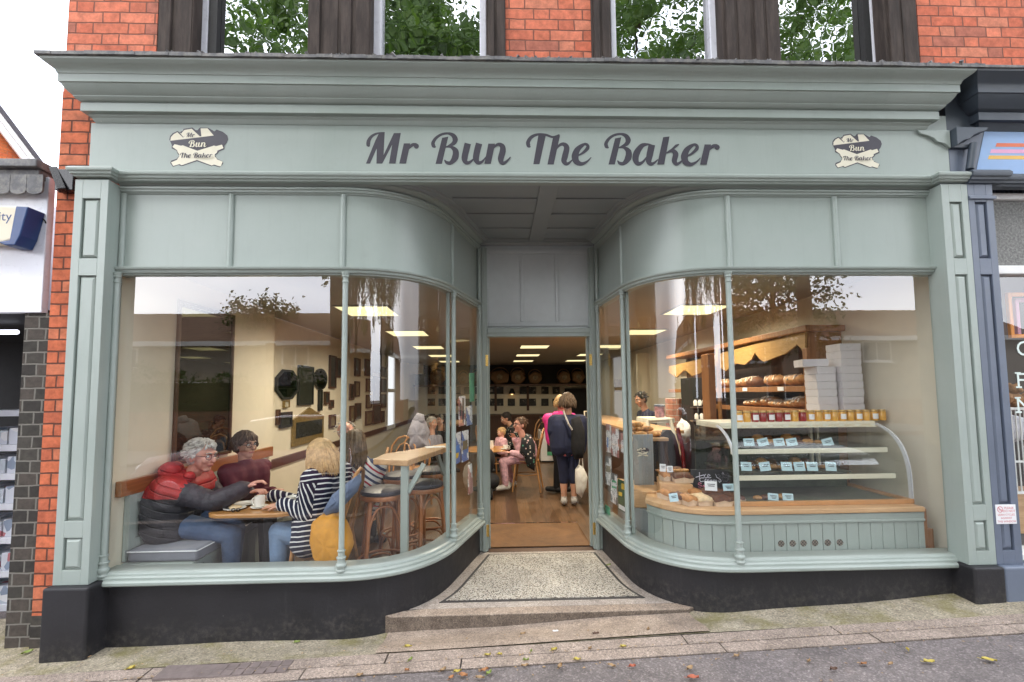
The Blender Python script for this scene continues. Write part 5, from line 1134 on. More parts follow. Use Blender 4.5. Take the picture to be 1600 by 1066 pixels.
for k in range(10): cbox(a0.x + (a1.x - a0.x)*k/9 + q.uniform(-.004, .004), .79, zb + BH*k, .178, R(q.uniform(-2.5, 1)), f'white cake box, {ordn[k]}{" up" if 0 < k < 9 else ""} in the taller right hand stack on the display case')
a0 = at(1299, 630, Y=.72); a1 = at(1294, 560, Y=.72)
for k in range(7): cbox(a0.x - .012 + (a1.x - a0.x)*k/6 + q.uniform(-.004, .004), .82, zb + BH*k, .165, R(q.uniform(-3, 1)), f'white cake box, {ordn[k]}{" up" if k else ""} in the shorter left hand stack on the display case')
cbox(at(1281, 550, Y=.72).x - .01, .83, zb + BH*7, .20, R(-14), 'wider white cake box lying askew on top of the shorter stack')
# loaf cakes in paper on the counter top
pm('liner_paper', (.66, .52, .38), .7, .1, 20); pm('cake_choc', (.10, .035, .015), .7, .5, 30, .6, 45, .008); pm('cake_gold', (.45, .20, .06), .65, .35, 25, .6, 45, .008); pm('cake_pale', (.62, .46, .27), .7, .3, 25, .6, 45, .008)
def loaf(px0, px1, py, Y, z, ln, rz, mat, label, h=.05):
    a, b = at(px0, py, Y=Y), at(px1, py, Y=Y); w_ = (b.x - a.x); c = Vector(((a.x+b.x)/2, Y + ln/2, z)); X = Matrix.Translation(c) @ Matrix.Rotation(rz, 4, 'Z')
    t = thing('loaf_cake', label, 'cake', c, 'loaf cakes in paper cases on the counter'); k = .88
    ring = lambda s, zz, j=0: [X @ Vector((sx*w_/2*s, sy*ln/2*s, zz + j*((i*37) % 5 - 2)*.002)) for i, (sx, sy) in enumerate(((-1, -1), (-.5, -1.02), (0, -1), (.5, -1.02), (1, -1), (1.02, -.3), (1, .3), (1, 1), (.5, 1.02), (0, 1), (-.5, 1.02), (-1, 1), (-1.02, .3), (-1, -.3)))]
    obj('paper_case', MB().rings([ring(k, .001), ring(.94, h*.5, .5), ring(1.02, h*.80, 1.6), ring(.98, h*.78, 1.6), ring(.86, h*.5)], cap=False), 'liner_paper', t)
    cm = MB(); cm.rings([ring(.80, .004), ring(.93, h*.6), ring(.95, h*.85, .8), ring(.86, h*1.2, 1.2), ring(.5, h*1.42, 1.2)]); obj('cake', cm, mat, t, smooth=70)
for a in ((1058, 1076, 781, .30, 'cake_choc', .15, .3, 'dark loaf cake leftmost on the counter, partly behind a price card'), (1070, 1089, 785, .235, 'cake_gold', .16, .25, 'plain golden loaf cake at the front of the counter, second from the left'), (1092, 1115, 785, .225, 'cake_pale', .17, .05, 'pale crumbly topped loaf cake at the front of the counter'), (1119, 1147, 788, .20, 'cake_choc', .17, -.03, 'dark chocolate loaf cake beside the mullion at the counter front'), (1100, 1120, 775, .42, 'cake_choc', .16, .1, 'dark loaf cake in the row behind the pale crumbly one'), (1124, 1146, 775, .40, 'cake_choc', .16, 0, 'dark loaf cake in the back row next to the mullion')):
    loaf(a[0], a[1], a[2], a[3], CZ, a[5], a[6], a[4], a[7])
for a in ((1080, 1098, 772, .46, 'cake_gold', .15, .1, 'golden loaf cake in the back row, left of the dark ones'), (1146, 1166, 785, .24, 'cake_choc', .16, 0, 'dark loaf cake showing just right of the mullion'), (1038, 1052, 781, .42, 'cake_gold', .13, .4, 'golden loaf cake at the far left behind the blue price card')):
    loaf(a[0], a[1], a[2], a[3], CZ, a[5], a[6], a[4], a[7])
bx = at(1040, 775, Y=.62); raised = thing('display_step', 'pale wooden display step on the curved end of the counter', 'stand', (bx.x, .75, CZ)); SZ = at(1060, 758, Y=.52).z
obj('step_box', MB().prism([(at(1031, 760, Y=.60).x, .60), (at(1083, 760, Y=.52).x, .52), (at(1083, 760, Y=.52).x + .02, .82), (at(1036, 760, Y=.60).x + .06, .92)], CZ, SZ, 'xy'), 'counter_wood', raised, bevel=.004)
loaf(1056, 1086, 757, .58, SZ, .13, -.1, 'cake_choc', 'dark fruit loaf cake in pale paper on the wooden display step'); loaf(1037, 1048, 757, .66, SZ, .11, .1, 'cake_gold', 'small golden loaf cake at the left of the display step')
T2 = at(1060, 739, Y=.75).z; ts = thing('cake_tray', 'raised tray of sugared ring cakes behind the loaf cakes', 'tray', (at(1056, 739, Y=.78).x, .8, SZ))
xa, xb = at(1036, 739, Y=.75).x, at(1078, 739, Y=.75).x
obj('tray', MB().box(xa, xb, .74, .95, T2 - .012, T2), 'dresser_wood', ts, bevel=.003); obj('tray_stand', MB().box(xa + .02, xb - .02, .78, .92, CZ, T2 - .0125), 'dresser_wood', ts)
for k in range(9):
    x = xa + .03 + (xb - xa - .06) * (k % 5) / 4; y = .78 + .055 * (k // 5); z = T2 + .014 + .01*(k // 5)
    d = tag(obj('ring_cake', MB().tube([(x + .022*math.cos(a), y + .022*math.sin(a), z) for a in [j*math.pi/6 for j in range(12)]], .013, 8, closed=True), ('pastry_gold', 'pastry_brown')[k > 4], None, loc=(x, y, z), smooth=60), ('golden sugared ring cake on the raised tray', 'dark ring cake on the raised tray')[k > 4], 'ring cake', ('golden ring cakes on the raised tray', 'dark ring cakes on the raised tray')[k > 4])
card(1052, 771, 784, 1046, 1059, .22, 'pale blue card leaning on the leftmost loaf cake on the counter', -.1, grp='price cards on the counter'); card(1110, 752, 767, 1101.5, 1120, .36, 'white card in front of the chalk sign, with pale blue writing', .08, 'paper', 'price cards on the counter'); card(1138, 756, 767, 1130, 1146, .34, 'pale card beside the mullion in front of the chalk sign', 0, 'paper_blue', 'price cards on the counter')
card(1035, 725, 737, 1031, 1040, .70, 'pale card at the left of the raised cake tray', .1, 'paper', 'price cards on the counter'); card(1046, 728, 738, 1042, 1051, .69, 'pale card at the middle of the raised cake tray', 0, 'paper', 'price cards on the counter')
# chalk sign
a, b = at(1081, 772, Y=.60), at(1149, 733, Y=.60); cs = thing('chalk_sign', 'black chalk sign standing on the counter with white and pink handwriting', 'sign', ((a.x+b.x)/2, .6, CZ))
obj('board', MB().box(a.x, b.x, .60, .615, CZ, b.z), 'black_matt', cs, bevel=.003)
pm('chalk_white', (.75, .72, .82), .9, .15, 40); pm('chalk_pink', (.75, .22, .32), .9, .15, 40)
def chalk(strokes, mat, nm):
    m = MB()
    for s in strokes: m.tube([at(*p, Y=.5985) for p in s], .0028, 5)
    obj(nm, m, mat, cs)
chalk([[(1087, 746), (1093, 744), (1100, 742)], [(1093, 738), (1093, 749)], [(1103, 741), (1100, 744), (1102, 747), (1106, 746)], [(1107, 744), (1110, 743), (1107, 741), (1105, 744), (1108, 747), (1111, 746)],
       [(1100, 747), (1095, 747), (1093, 750), (1095, 753), (1100, 752)], [(1101, 753), (1102, 749), (1104, 749)], [(1105, 751), (1108, 750), (1106, 749), (1105, 752), (1108, 753)], [(1112, 750), (1109, 751), (1110, 753), (1113, 751), (1113, 753)], [(1115, 753), (1115, 750), (1117, 750), (1117, 753), (1119, 750), (1120, 753)],
       [(1118, 741), (1120, 746), (1125, 749), (1127, 752), (1124, 754), (1123, 751)], [(1128, 740), (1131, 741), (1129, 738)]], 'chalk_white', 'chalk_writing')
chalk([[(1096, 756), (1092, 754), (1091, 757), (1096, 759), (1095, 762), (1091, 761)], [(1098, 760), (1100, 758), (1101, 761), (1098, 761)]], 'chalk_pink', 'chalk_writing')
# board with the bakery mark at the door end of the counter
a, b = at(991, 738, Y=.95), at(1019, 679, Y=.95); lb2 = thing('logo_board', 'green board with the bread and rolling pin mark at the door end of the counter', 'board', ((a.x+b.x)/2, .95, a.z))
obj('board', MB().box(a.x, b.x, .95, .97, CZ, b.z).box(b.x - .012, b.x + .006, .945, .975, CZ, b.z + .003), 'sage_dark', lb2, bevel=.003); logo((a.x+b.x)/2 - .003, (a.z+b.z)/2 + .01, .000115, lb2, .9485, 'sign_black', 'sign_cream', 'painted_logo')
tag(obj('counter_block', MB().prism([(.72, .72), (1.16, .60), (1.2, .99), (.72, 1.3)], CZ - .12, CZ + .02, 'xy'), 'counter_wood', None, loc=(.95, .9, CZ), bevel=.01), 'light wooden block forming the door end of the counter under the logo board', 'block')
tag(obj('side_board', MB().prism([(.74, .74), (.84, .60), (1.0, .62), (1.0, 1.3), (.74, 1.3)], 0, CZ - .122, 'xy'), 'sage_dark', None, loc=(.85, .9, 0), bevel=.004), 'dark green panelled side of the counter beside the door', 'panel')
# pastry basket, small glazed cabinet, tub
gz2 = at(1012, 684, Y=1.25).z; pb = thing('pastry_shelf', 'wooden shelf heaped with golden pastries near the door end of the counter', 'shelf', (1.0, 1.3, gz2))
obj('shelf', MB().box(at(984, 684, Y=1.25).x, at(1042, 684, Y=1.25).x, 1.2, 1.55, gz2 - .03, gz2), 'counter_wood', pb, bevel=.004); obj('shelf_post', MB().box(at(990, 684, Y=1.3).x, at(990, 684, Y=1.3).x + .03, 1.3, 1.33, 0, gz2 - .031).box(at(1038, 684, Y=1.3).x, at(1038, 684, Y=1.3).x + .03, 1.3, 1.33, 0, gz2 - .031), 'dark_wood', pb)
q = random.Random(8)
for k in range(20):
    px = q.uniform(990, 1036); p = at(px, 680, Y=1.25 + .25*q.random()); lvl = .0 if k < 12 else .045 if k < 17 else .085
    if lvl > .04: px = 990 + q.random()*24; p = at(px, 680, Y=1.35)
    X = Matrix.Translation((p.x, p.y, gz2 + .03 + lvl)) @ Matrix.Rotation(q.uniform(-1, 1), 4, 'Z')
    m = MB().tube([X @ Vector((.055*math.cos(a), .03*math.sin(a)*1.4, 0)) for a in [math.pi*(.05 + .9*j/8) for j in range(9)]], [.008, .016, .023, .027, .029, .027, .023, .016, .008], 8)
    tag(obj('croissant', m, 'pastry_gold', None, loc=tuple(X.translation), smooth=60), 'golden croissant in the heap on the wooden pastry shelf', 'croissant', 'croissants heaped on the pastry shelf')
gc = thing('glazed_cabinet', 'small cream framed glazed cabinet with sloping front behind the counter', 'cabinet', (at(1035, 700, Y=1.75).x, 1.8, 1.0))
pts = [at(1012, 657, Y=1.7), at(1047, 655, Y=1.7), at(1062, 712, Y=1.5), at(1020, 712, Y=1.5)]
obj('frame', MB().tube([pts[0], pts[1]], .022, 4).tube([pts[1], pts[2]], .022, 4).tube([pts[0], pts[3]], .022, 4).tube([at(1018, 687, Y=1.62), at(1053, 686, Y=1.62)], .018, 4).box(pts[0].x, pts[1].x + .05, 1.7, 2.1, pts[0].z - .03, pts[0].z + .02), 'cream_vinyl', gc)
obj('tray_stack', MB().box(pts[3].x + .02, pts[3].x + .16, 1.72, 1.9, pts[3].z + .02, pts[3].z + .05).box(pts[3].x + .02, pts[3].x + .16, 1.72, 1.9, pts[3].z + .06, pts[3].z + .12), 'navy_paint', gc)
tb_ = at(1031, 655, Y=1.85); tb = thing('sweet_tub', 'round tub of sweets with blue lid on the small glazed cabinet', 'tub', (tb_.x, 1.85, pts[0].z + .02))
pm('tub_art', (.42, .20, .22), .4, .7, 24); obj('tub', MB().lathe([(0, .0), (.048, .0), (.056, .12), (0, .12)], (tb_.x, 1.85, pts[0].z + .021), 16), 'tub_art', tb, smooth=40); obj('lid', MB().lathe([(0, .1205), (.06, .1205), (.06, .135), (.045, .145), (0, .145)], (tb_.x, 1.85, pts[0].z + .021), 16), 'navy_paint', tb, smooth=40)
# black jacket with red trim hanging behind the counter, posts, brick pillar, black shelves
jk = at(1040, 720, Y=1.35); j = thing('hanging_jacket', 'black jacket with red trim hanging behind the counter', 'jacket', (jk.x, 1.35, .7))
obj('jacket', MB().rings([[(jk.x + sx*wd + dx, 1.35 + sy*.05, z) for sx, sy in ((-1, 0), (-.6, -1), (-.2, -.6), (.2, -1), (.6, -.7), (1, 0), (.5, 1), (-.5, 1))] for z, wd, dx in ((.55, .15, .02), (.75, .16, 0), (.95, .14, -.01), (1.05, .10, 0), (1.10, .04, .02))]), 'black_matt', j, smooth=60); obj('trim', MB().tube([(jk.x + .11, 1.30, 1.12), (jk.x + .15, 1.30, .95), (jk.x + .16, 1.30, .7)], .018, 6), 'jam_red', j)
flemish('pillar_brick', [(.50, .24, .17), (.44, .2, .14), (.55, .3, .22)], (.5, .42, .36))
def pillar(px0, px1, py0, py1, Y, mat, name, label, cat, dep=.12, z0=None):
    a, b = at(px0, py0, Y=Y), at(px1, py1, Y=Y); return tag(obj(name, MB().box(a.x, b.x, Y, Y + dep, b.z if z0 is None else z0, a.z), mat, None, loc=((a.x+b.x)/2, Y, 0), bevel=.004), label, cat)
pillar(1106, 1123.5, 553, 740, 1.9, 'dresser_wood', 'wooden_post', 'broad reddish wooden post left of the bread dresser', 'post', .18, 0)
pillar(1124.5, 1129, 545, 740, 1.85, 'oak_table', 'wooden_post', 'thin pale wooden post beside the broad reddish one', 'post', .05, 0)
pillar(1051, 1079, 623, 700, 3.4, 'pillar_brick', 'brick_pier', 'short pinkish brick pier behind the counter', 'pier', .3, 0)
pillar(1082, 1106, 590, 720, 2.8, 'black_matt', 'dark_cabinet', 'tall black cabinet with shelves behind the counter', 'cabinet', .4, 0)
for k, (px, py) in enumerate(((1086, 634), (1093, 634), (1100, 632), (1088, 655), (1096, 655))):
    p = at(px, py, Y=2.75); t = thing('white_bottle', f'white bottle on the {"upper" if k < 3 else "lower"} ledge of the black cabinet, {("left", "middle", "right", "left", "right")[k]} one', 'bottle', (p.x, 2.74, p.z), 'white bottles on the black cabinet')
    obj('bottle', MB().lathe([(0, 0), (.024, 0), (.026, .05), (.012, .075), (0, .075)], (p.x, 2.74, p.z), 10), 'ceramic', t, smooth=50); obj('cap', MB().lathe([(0, .0752), (.010, .0752), (.010, .09), (0, .09)], (p.x, 2.74, p.z), 8), 'black_matt', t)
for py in (636, 657): p0, p1 = at(1082, py, Y=2.72), at(1106, py, Y=2.72); tag(obj('cabinet_ledge', MB().box(p0.x, p1.x, 2.70, 2.799, p0.z - .015, p0.z - .001), 'steel', None, loc=(p0.x, 2.75, p0.z)), ('upper' if py == 636 else 'lower') + ' steel ledge on the front of the black cabinet', 'ledge')
pillar(995, 1041, 552, 640, 6.5, 'cream_wall', 'partition', 'cream slatted partition behind the staff counter', 'partition', .1)
p0 = at(1075, 700, Y=3.0); tag(obj('sack', MB().ico((at(1068, 668, Y=2.6).x, 2.6, at(1068, 668, Y=2.6).z - .05), .12, 3, (.7, .7, 1.25), .14, 3), 'paper', None, loc=(at(1068, 668, Y=2.6).x, 2.6, 1), smooth=60), 'crumpled white bag behind the counter in front of the brick pier', 'bag')
sc_ = thing('service_counter', 'long dark service counter running back along the right side of the cafe', 'counter', (1.6, 4, 0))
obj('body', MB().box(1.25, 1.75, 2.3, 6.0, 0, .98), 'dark_wood', sc_); obj('worktop', MB().box(1.2, 1.8, 2.25, 6.05, .981, 1.02), 'counter_wood', sc_, bevel=.005)
# bread dresser along the right wall
XD = 2.50; dr = thing('bread_dresser', 'wooden bread dresser with wavy valance along the right wall', 'dresser', (2.65, 3, 0))
dY = lambda px: at(px, 600, X=XD).y
yn, yfar = dY(1262), dY(1046)
top_ = [(at(px, py, X=XD).y, at(px, py, X=XD).z) for px, py in ((1260, 519), (1205, 532), (1150, 546), (1095, 561), (1046, 573))]
bot_ = [(at(px, py, X=XD).y, at(px, py, X=XD).z) for px, py in ((1046, 582), (1058, 590), (1068, 580), (1072, 578), (1082, 588), (1097, 582), (1112, 572), (1122, 572), (1135, 580), (1151, 568), (1165, 570), (1176, 561), (1181, 551), (1188, 561), (1195, 565.5), (1212, 559), (1228, 553), (1240, 544), (1247, 538.5), (1254, 545), (1260, 562))]
wood('valance_wood', (.34, .19, .06), (.48, .29, .10), 1, 3, .5)
obj('valance', MB().prism(top_ + bot_, XD - .012, XD + .008, 'yz'), 'valance_wood', dr)
zt_ = top_[0][1]
obj('end_panel', MB().box(XD + .01, XR - .003, yn - .03, yn, 0, zt_), 'dresser_wood', dr, bevel=.003); obj('front_post', MB().box(XD - .016, XD + .03, yn - .035, yn + .03, 0, zt_ - .15), 'dresser_wood', dr, bevel=.004)
obj('crown_moulding', MB().box(XD - .05, XR - .003, yn - .09, yfar, zt_ + .0, zt_ + .06), 'dresser_wood', dr, bevel=.01)
zs = at(1258, 603, X=XD).z; zs2 = at(1258, 640, X=XD).z
obj('bread_shelf', MB().box(XD - .02, XR - .003, yn + .001, yfar, zs - .055, zs), 'dresser_wood', dr, bevel=.003); obj('lower_shelf', MB().box(XD - .02, XR - .003, yn + .001, yfar, zs2 - .05, zs2), 'dresser_wood', dr, bevel=.003)
obj('back_board', MB().box(XR - .03, XR - .004, yn, yfar, .0, zt_), 'dark_wood', dr)
obj('brick_back', MB().box(XR - .036, XR - .031, yn + .001, yfar, zs2 + .001, zs - .056), 'black_brick', dr)
for k, px in enumerate((1164, 1220)): p = at(px, 607, X=XD - .022); tag(obj('shelf_ticket', MB().box(XD - .026, XD - .0215, p.y - .05, p.y + .05, zs - .045, zs - .005), 'paper', None, loc=(XD, p.y, zs)), ('left' if k == 0 else 'right') + ' small white ticket on the edge of the bread shelf', 'ticket')
def bread(px, py, ln, h, mat, label, z, seed, along=True, X=XD + .14):
    p = at(px, py, X=X - .05); t = thing('bread_loaf', label, 'bread', (X, p.y, z), 'loaves on the bread dresser')
    obj('loaf', MB().ico((X, p.y, z + h*.5), 1, 3, (.12, ln, h*.52), .035, seed), mat, t, smooth=70)
    s = MB()
    for k in range(3): s.tube([(X - .125 + .02*abs(k - 1), p.y + ln*(-.5 + .45*k), z + h*.55), (X - .08, p.y + ln*(-.4 + .45*k), z + h*.88), (X, p.y + ln*(-.32 + .45*k), z + h*1.0)], .008, 5)
    obj('score_mark', s, 'icing', t, smooth=60)
for a in ((1208, 598, .17, .13, 'bread_crust', 'round floured sourdough loaf on the bread shelf', 1), (1240, 598, .17, .12, 'pastry_gold', 'long golden tin loaf at the near end of the bread shelf', 2), (1176, 598, .12, .13, 'pastry_brown', 'small brown loaf left of the round sourdough', 3), (1167, 600, .12, .12, 'bread_crust', 'crusty loaf second from the mullion on the bread shelf', 4), (1158, 602, .12, .10, 'bread_crust', 'crusty loaf next to the mullion on the bread shelf', 5), (1135, 604, .2, .12, 'bread_crust', 'loaf left of the mullion on the bread shelf', 6)):
    bread(a[0], a[1], a[2], a[3], a[4], a[5], zs, a[6])
for k, px in enumerate((1172, 1184, 1200, 1212, 1222, 1238, 1250)): bread(px, 636, .10, (.07, .09, .12, .08)[k % 4], ('bread_crust', 'pastry_gold')[k % 2], f'{("crusty", "golden")[k % 2]} roll on the lower shelf of the dresser, number {k + 1} from the left', zs2, 20 + k)
a, b = at(960, 612, Y=6.4), at(974, 593, Y=6.4); tag(obj('wall_picture', MB().box(a.x, b.x, 6.35, 6.4, a.z, b.z), 'art_sepia', None, loc=(a.x, 6.4, a.z)), 'dark picture on the far wall seen through the right side pane', 'picture')
# posters stuck inside the side panes of the entrance
t = NT('poster_print'); v = t.co(); sx = t.n('ShaderNodeSeparateXYZ'); t.link(v, sx.inputs[0]); zz = t.math('MULTIPLY', sx.outputs[2], 75.0)
ln_ = t.math('GREATER_THAN', t.math('FRACT', zz), .55); blk = t.math('GREATER_THAN', t.noise(v, 26, 1), .50); pic = t.ramp(t.noise(v, 7, 2), [(.52, 0), (.56, 1)]); oi = t.n('ShaderNodeObjectInfo')
acc = t.ramp(oi.outputs['Random'], [(0, (.05, .12, .4)), (.3, (.05, .05, .06)), (.55, (.35, .10, .08)), (.8, (.06, .25, .12))], 'CONSTANT')
c = t.mix(t.math('MULTIPLY', t.math('MULTIPLY', ln_, blk), .75), (.76, .76, .78), (.12, .12, .13)); c = t.mix(t.math('MULTIPLY', pic, .85), c, acc); t.bsdf(c, .6); M['poster_print'] = t.m
pm('poster_green', (.10, .42, .22), .5, .3, 14); pm('poster_dark', (.03, .10, .05), .5, .4, 12); pm('poster_yellow', (.75, .50, .04), .5, .2, 14); pm('poster_blue', (.08, .22, .60), .5, .2, 14)
def on_pane(A, B, px, py, inset=.03):
    """point of the side pane (a vertical plane through plan points A, B) on the sight line"""
    d = Vector((B[0]-A[0], B[1]-A[1])); n = Vector((-d.y, d.x)).normalized(); r = axis_dir(px, py); o = Vector(CAM)
    a = Vector((A[0], A[1])); s = 1 if n.dot(Vector((0 - A[0], 0))) < 0 else -1
    a = a + n * s * inset; tt = (a - Vector((o.x, o.y))).dot(n) / Vector((r.x, r.y)).dot(n); return o + r * tt
def poster(A, B, q, label, mat='poster_print', extra=None):
    P = [on_pane(A, B, *p) for p in q]; t = thing('poster', label, 'poster', P[0], 'notices taped inside the entrance panes')
    d = (P[1] - P[0]).cross(P[3] - P[0]).normalized() * .0015
    obj('sheet', MB().add([p - d for p in P] + [p + d for p in P], [(0, 1, 2, 3), (7, 6, 5, 4), (0, 4, 5, 1), (1, 5, 6, 2), (2, 6, 7, 3), (3, 7, 4, 0)]), mat, t)
    for m, qq in (extra or []):
        Q = [on_pane(A, B, *p, inset=.027) for p in qq]; obj('print_block', MB().add(Q, [tuple(range(len(Q)))]), m, t)
PL = (LS, LJ); PR = (RS, RJ)
poster(*PL, [(716.5, 620), (727, 618), (727, 664), (717, 667)], 'white notice with black picture strip, upper left inside the left side pane', extra=[('sign_black', [(722.5, 622), (725.5, 622), (725, 660), (722, 661)]), ('sign_black', [(718, 632), (721, 630), (721, 650), (718.5, 651)])])
poster(*PL, [(728.5, 636), (737.5, 633), (738, 663), (729, 666)], 'white notice with grey pictures beside the upper strip in the left side pane')
poster(*PL, [(733, 583), (741, 583), (741, 627), (734, 628)], 'pale green notice high beside the door jamb in the left side pane', 'poster_green')
poster(*PL, [(710.5, 677.5), (720, 674.5), (719, 722), (710, 727)], 'white notice with blue and yellow design, lower left inside the left side pane', extra=[('poster_blue', [(711.5, 698), (718.5, 694), (718, 706), (711.5, 708)]), ('poster_yellow', [(712, 709), (717, 707), (716, 715), (713, 717)])])
poster(*PL, [(721.5, 674), (732, 671.5), (732, 718), (721.5, 723)], 'white notice with dark picture, lower right inside the left side pane', extra=[('art_sepia', [(723, 690), (730.5, 687), (730.5, 701), (723, 704)])])
poster(*PL, [(731, 727), (737, 724), (739, 769), (731.5, 773)], 'narrow white notice lowest in the left side pane')
poster(*PR, [(947, 662), (954.5, 664), (955.5, 708), (947.5, 706)], 'white notice with small blue lettering, top left inside the right side pane', extra=[('poster_blue', [(948.5, 683), (950.5, 684), (950.5, 700), (948.5, 699)])])
poster(*PR, [(956, 667), (966.5, 670), (967, 716), (956, 711)], 'white printed notice, top middle inside the right side pane')
poster(*PR, [(970, 676.5), (976, 678.5), (976, 710), (970.5, 706)], 'slim white notice, top right inside the right side pane')
poster(*PR, [(946, 712), (955, 715), (955, 760), (946.5, 756)], 'white notice with dark photo in the middle of the right side pane', extra=[('art_sepia', [(947, 727), (954, 729), (954, 739), (947, 737)])])
poster(*PR, [(954.5, 738), (964, 742), (964.5, 790), (954.5, 783)], 'white notice with green bars low in the right side pane', extra=[('poster_green', [(956, 750), (962.5, 752), (962.5, 755), (956, 753)]), ('poster_green', [(956, 759), (962.5, 761), (962.5, 764), (956, 762)])])
poster(*PR, [(965.5, 748), (976.5, 753), (977, 802), (966, 795)], 'dark green and yellow poster low in the right side pane', 'poster_dark', [('poster_yellow', [(971, 755), (976, 757), (976, 766), (971, 764)]), ('poster_yellow', [(966.5, 768), (972, 770), (972, 776), (966.5, 774)]), ('paper', [(966.5, 787), (976.5, 793), (976.5, 800), (966.5, 794)])])
poster(*PR, [(945.5, 788), (953, 793), (953.5, 809), (945.5, 803)], 'bright green sticker at the bottom corner of the right side pane', 'poster_green')
# ------------------------------------------------------------------ left window furniture
TY = .17; TZ = at(390, 803, Y=TY).z                                   # dining table top
tb1 = thing('cafe_table', 'polished oak cafe table with rounded corners in the left window', 'table', (at(395, 800, Y=.45).x, .45, 0))
xa, xb = at(318, 803, Y=.2).x, at(468, 803, Y=.30).x
def rrect(x0, x1, y0, y1, r, n=6):
    out = []
    for cx0, cy0, a0 in ((x1 - r, y1 - r, 0), (x0 + r, y1 - r, 90), (x0 + r, y0 + r, 180), (x1 - r, y0 + r, 270)):
        out += [(cx0 + r*math.cos(R(a0 + 90*i/n)), cy0 + r*math.sin(R(a0 + 90*i/n))) for i in range(n + 1)]
    return out
obj('table_top', MB().prism(rrect(xa, xb, TY, TY + .62, .12), TZ - .032, TZ, 'xy'), 'oak_table', tb1, bevel=.010, seg=3)
obj('pedestal', MB().tube([((xa+xb)/2, TY + .33, .03), ((xa+xb)/2, TY + .33, TZ - .033)], .04, 12), 'black_matt', tb1); obj('foot', MB().lathe([(0, 0), (.24, 0), (.24, .015), (.05, .035), (0, .035)], ((xa+xb)/2, TY + .33, 0), 20), 'black_matt', tb1)
def plate(px, py, Y, r, label, food=None, name='plate'):
    p = at(px, py, Y=Y); t = thing(name, label, 'plate', (p.x, Y, TZ)); obj('dish', MB().lathe([(0, .001), (r*.6, .001), (r, .014), (r*.98, .017), (r*.6, .006), (0, .006)], (p.x, Y, TZ), 24), 'ceramic', t, smooth=50)
    if food: obj('food', MB().ico((p.x, Y, TZ + .018), r*.55, 2, (1.1, .8, .35), .12, int(px)), food, t, smooth=60)
    return t
def cup(px, py, Y, r, h, label, z=None, tall=False):
    z = TZ if z is None else z
    p = at(px, py, Y=Y); t = thing('cup', label, 'cup', (p.x, Y, z)); z0 = z + .012
    obj('saucer', MB().lathe([(0, 0), (r*.9, 0), (r*1.75, .010), (r*1.72, .013), (r*.8, .005), (0, .005)], (p.x, Y, z + .0005), 22), 'ceramic', t, smooth=50)
    pr_ = [(0, 0), (r*.85, 0), (r, h*.3), (r, h), (r*.93, h), (r*.9, h*.3), (0, h*.1)] if tall else [(0, 0), (r*.5, 0), (r*.85, h*.4), (r, h), (r*.94, h), (r*.75, h*.4), (0, h*.1)]
    obj('bowl', MB().lathe(pr_, (p.x, Y, z0), 20), 'ceramic', t, smooth=50)
    s = -1 if tall else 1
    obj('handle', MB().tube([(p.x + s*(r*.92 + r*.5*math.sin(a)), Y - .01, z0 + h*.5 + h*.32*math.cos(a)) for a in [math.pi*j/8 for j in range(9)]], .0055, 6), 'ceramic', t, smooth=60)
plate(367, 788, .30, .075, 'plate with half eaten slice in front of the man in the red jacket', 'cake_pale'); plate(384, 783, .44, .08, 'empty white plate in the middle of the oak table')
cup(406, 779, .34, .036, .075, 'tall white mug on a saucer in the middle of the oak table', tall=True); cup(457, 772, .42, .044, .052, 'wide white teacup on a saucer in front of the blonde woman')
plate(428, 770, .60, .085, 'plate of pink cake at the far side of the oak table', 'pastry_gold')
g = at(374, 792, Y=.24); tag(obj('spectacles', MB().tube([(g.x - .03 + .012*math.cos(a), .22 + .0, TZ + .016 + .012*math.sin(a)) for a in [j*math.pi/5 for j in range(10)]], .003, 5, closed=True).tube([(g.x + .002 + .012*math.cos(a), .22, TZ + .016 + .012*math.sin(a)) for a in [j*math.pi/5 for j in range(10)]], .003, 5, closed=True).tube([(g.x + .014, .22, TZ + .02), (g.x + .03, .30, TZ + .012)], .003, 5), 'black_gloss', None, loc=(g.x, .24, TZ)), 'folded dark spectacles on the table edge beside the half eaten slice', 'spectacles')
tag(obj('fork', MB().tube([at(345, 793, Y=.30), at(338, 795, Y=.26)], .004, 5), 'steel', None, loc=tuple(at(341, 794, Y=.28))), 'steel fork at the left end of the oak table', 'fork')
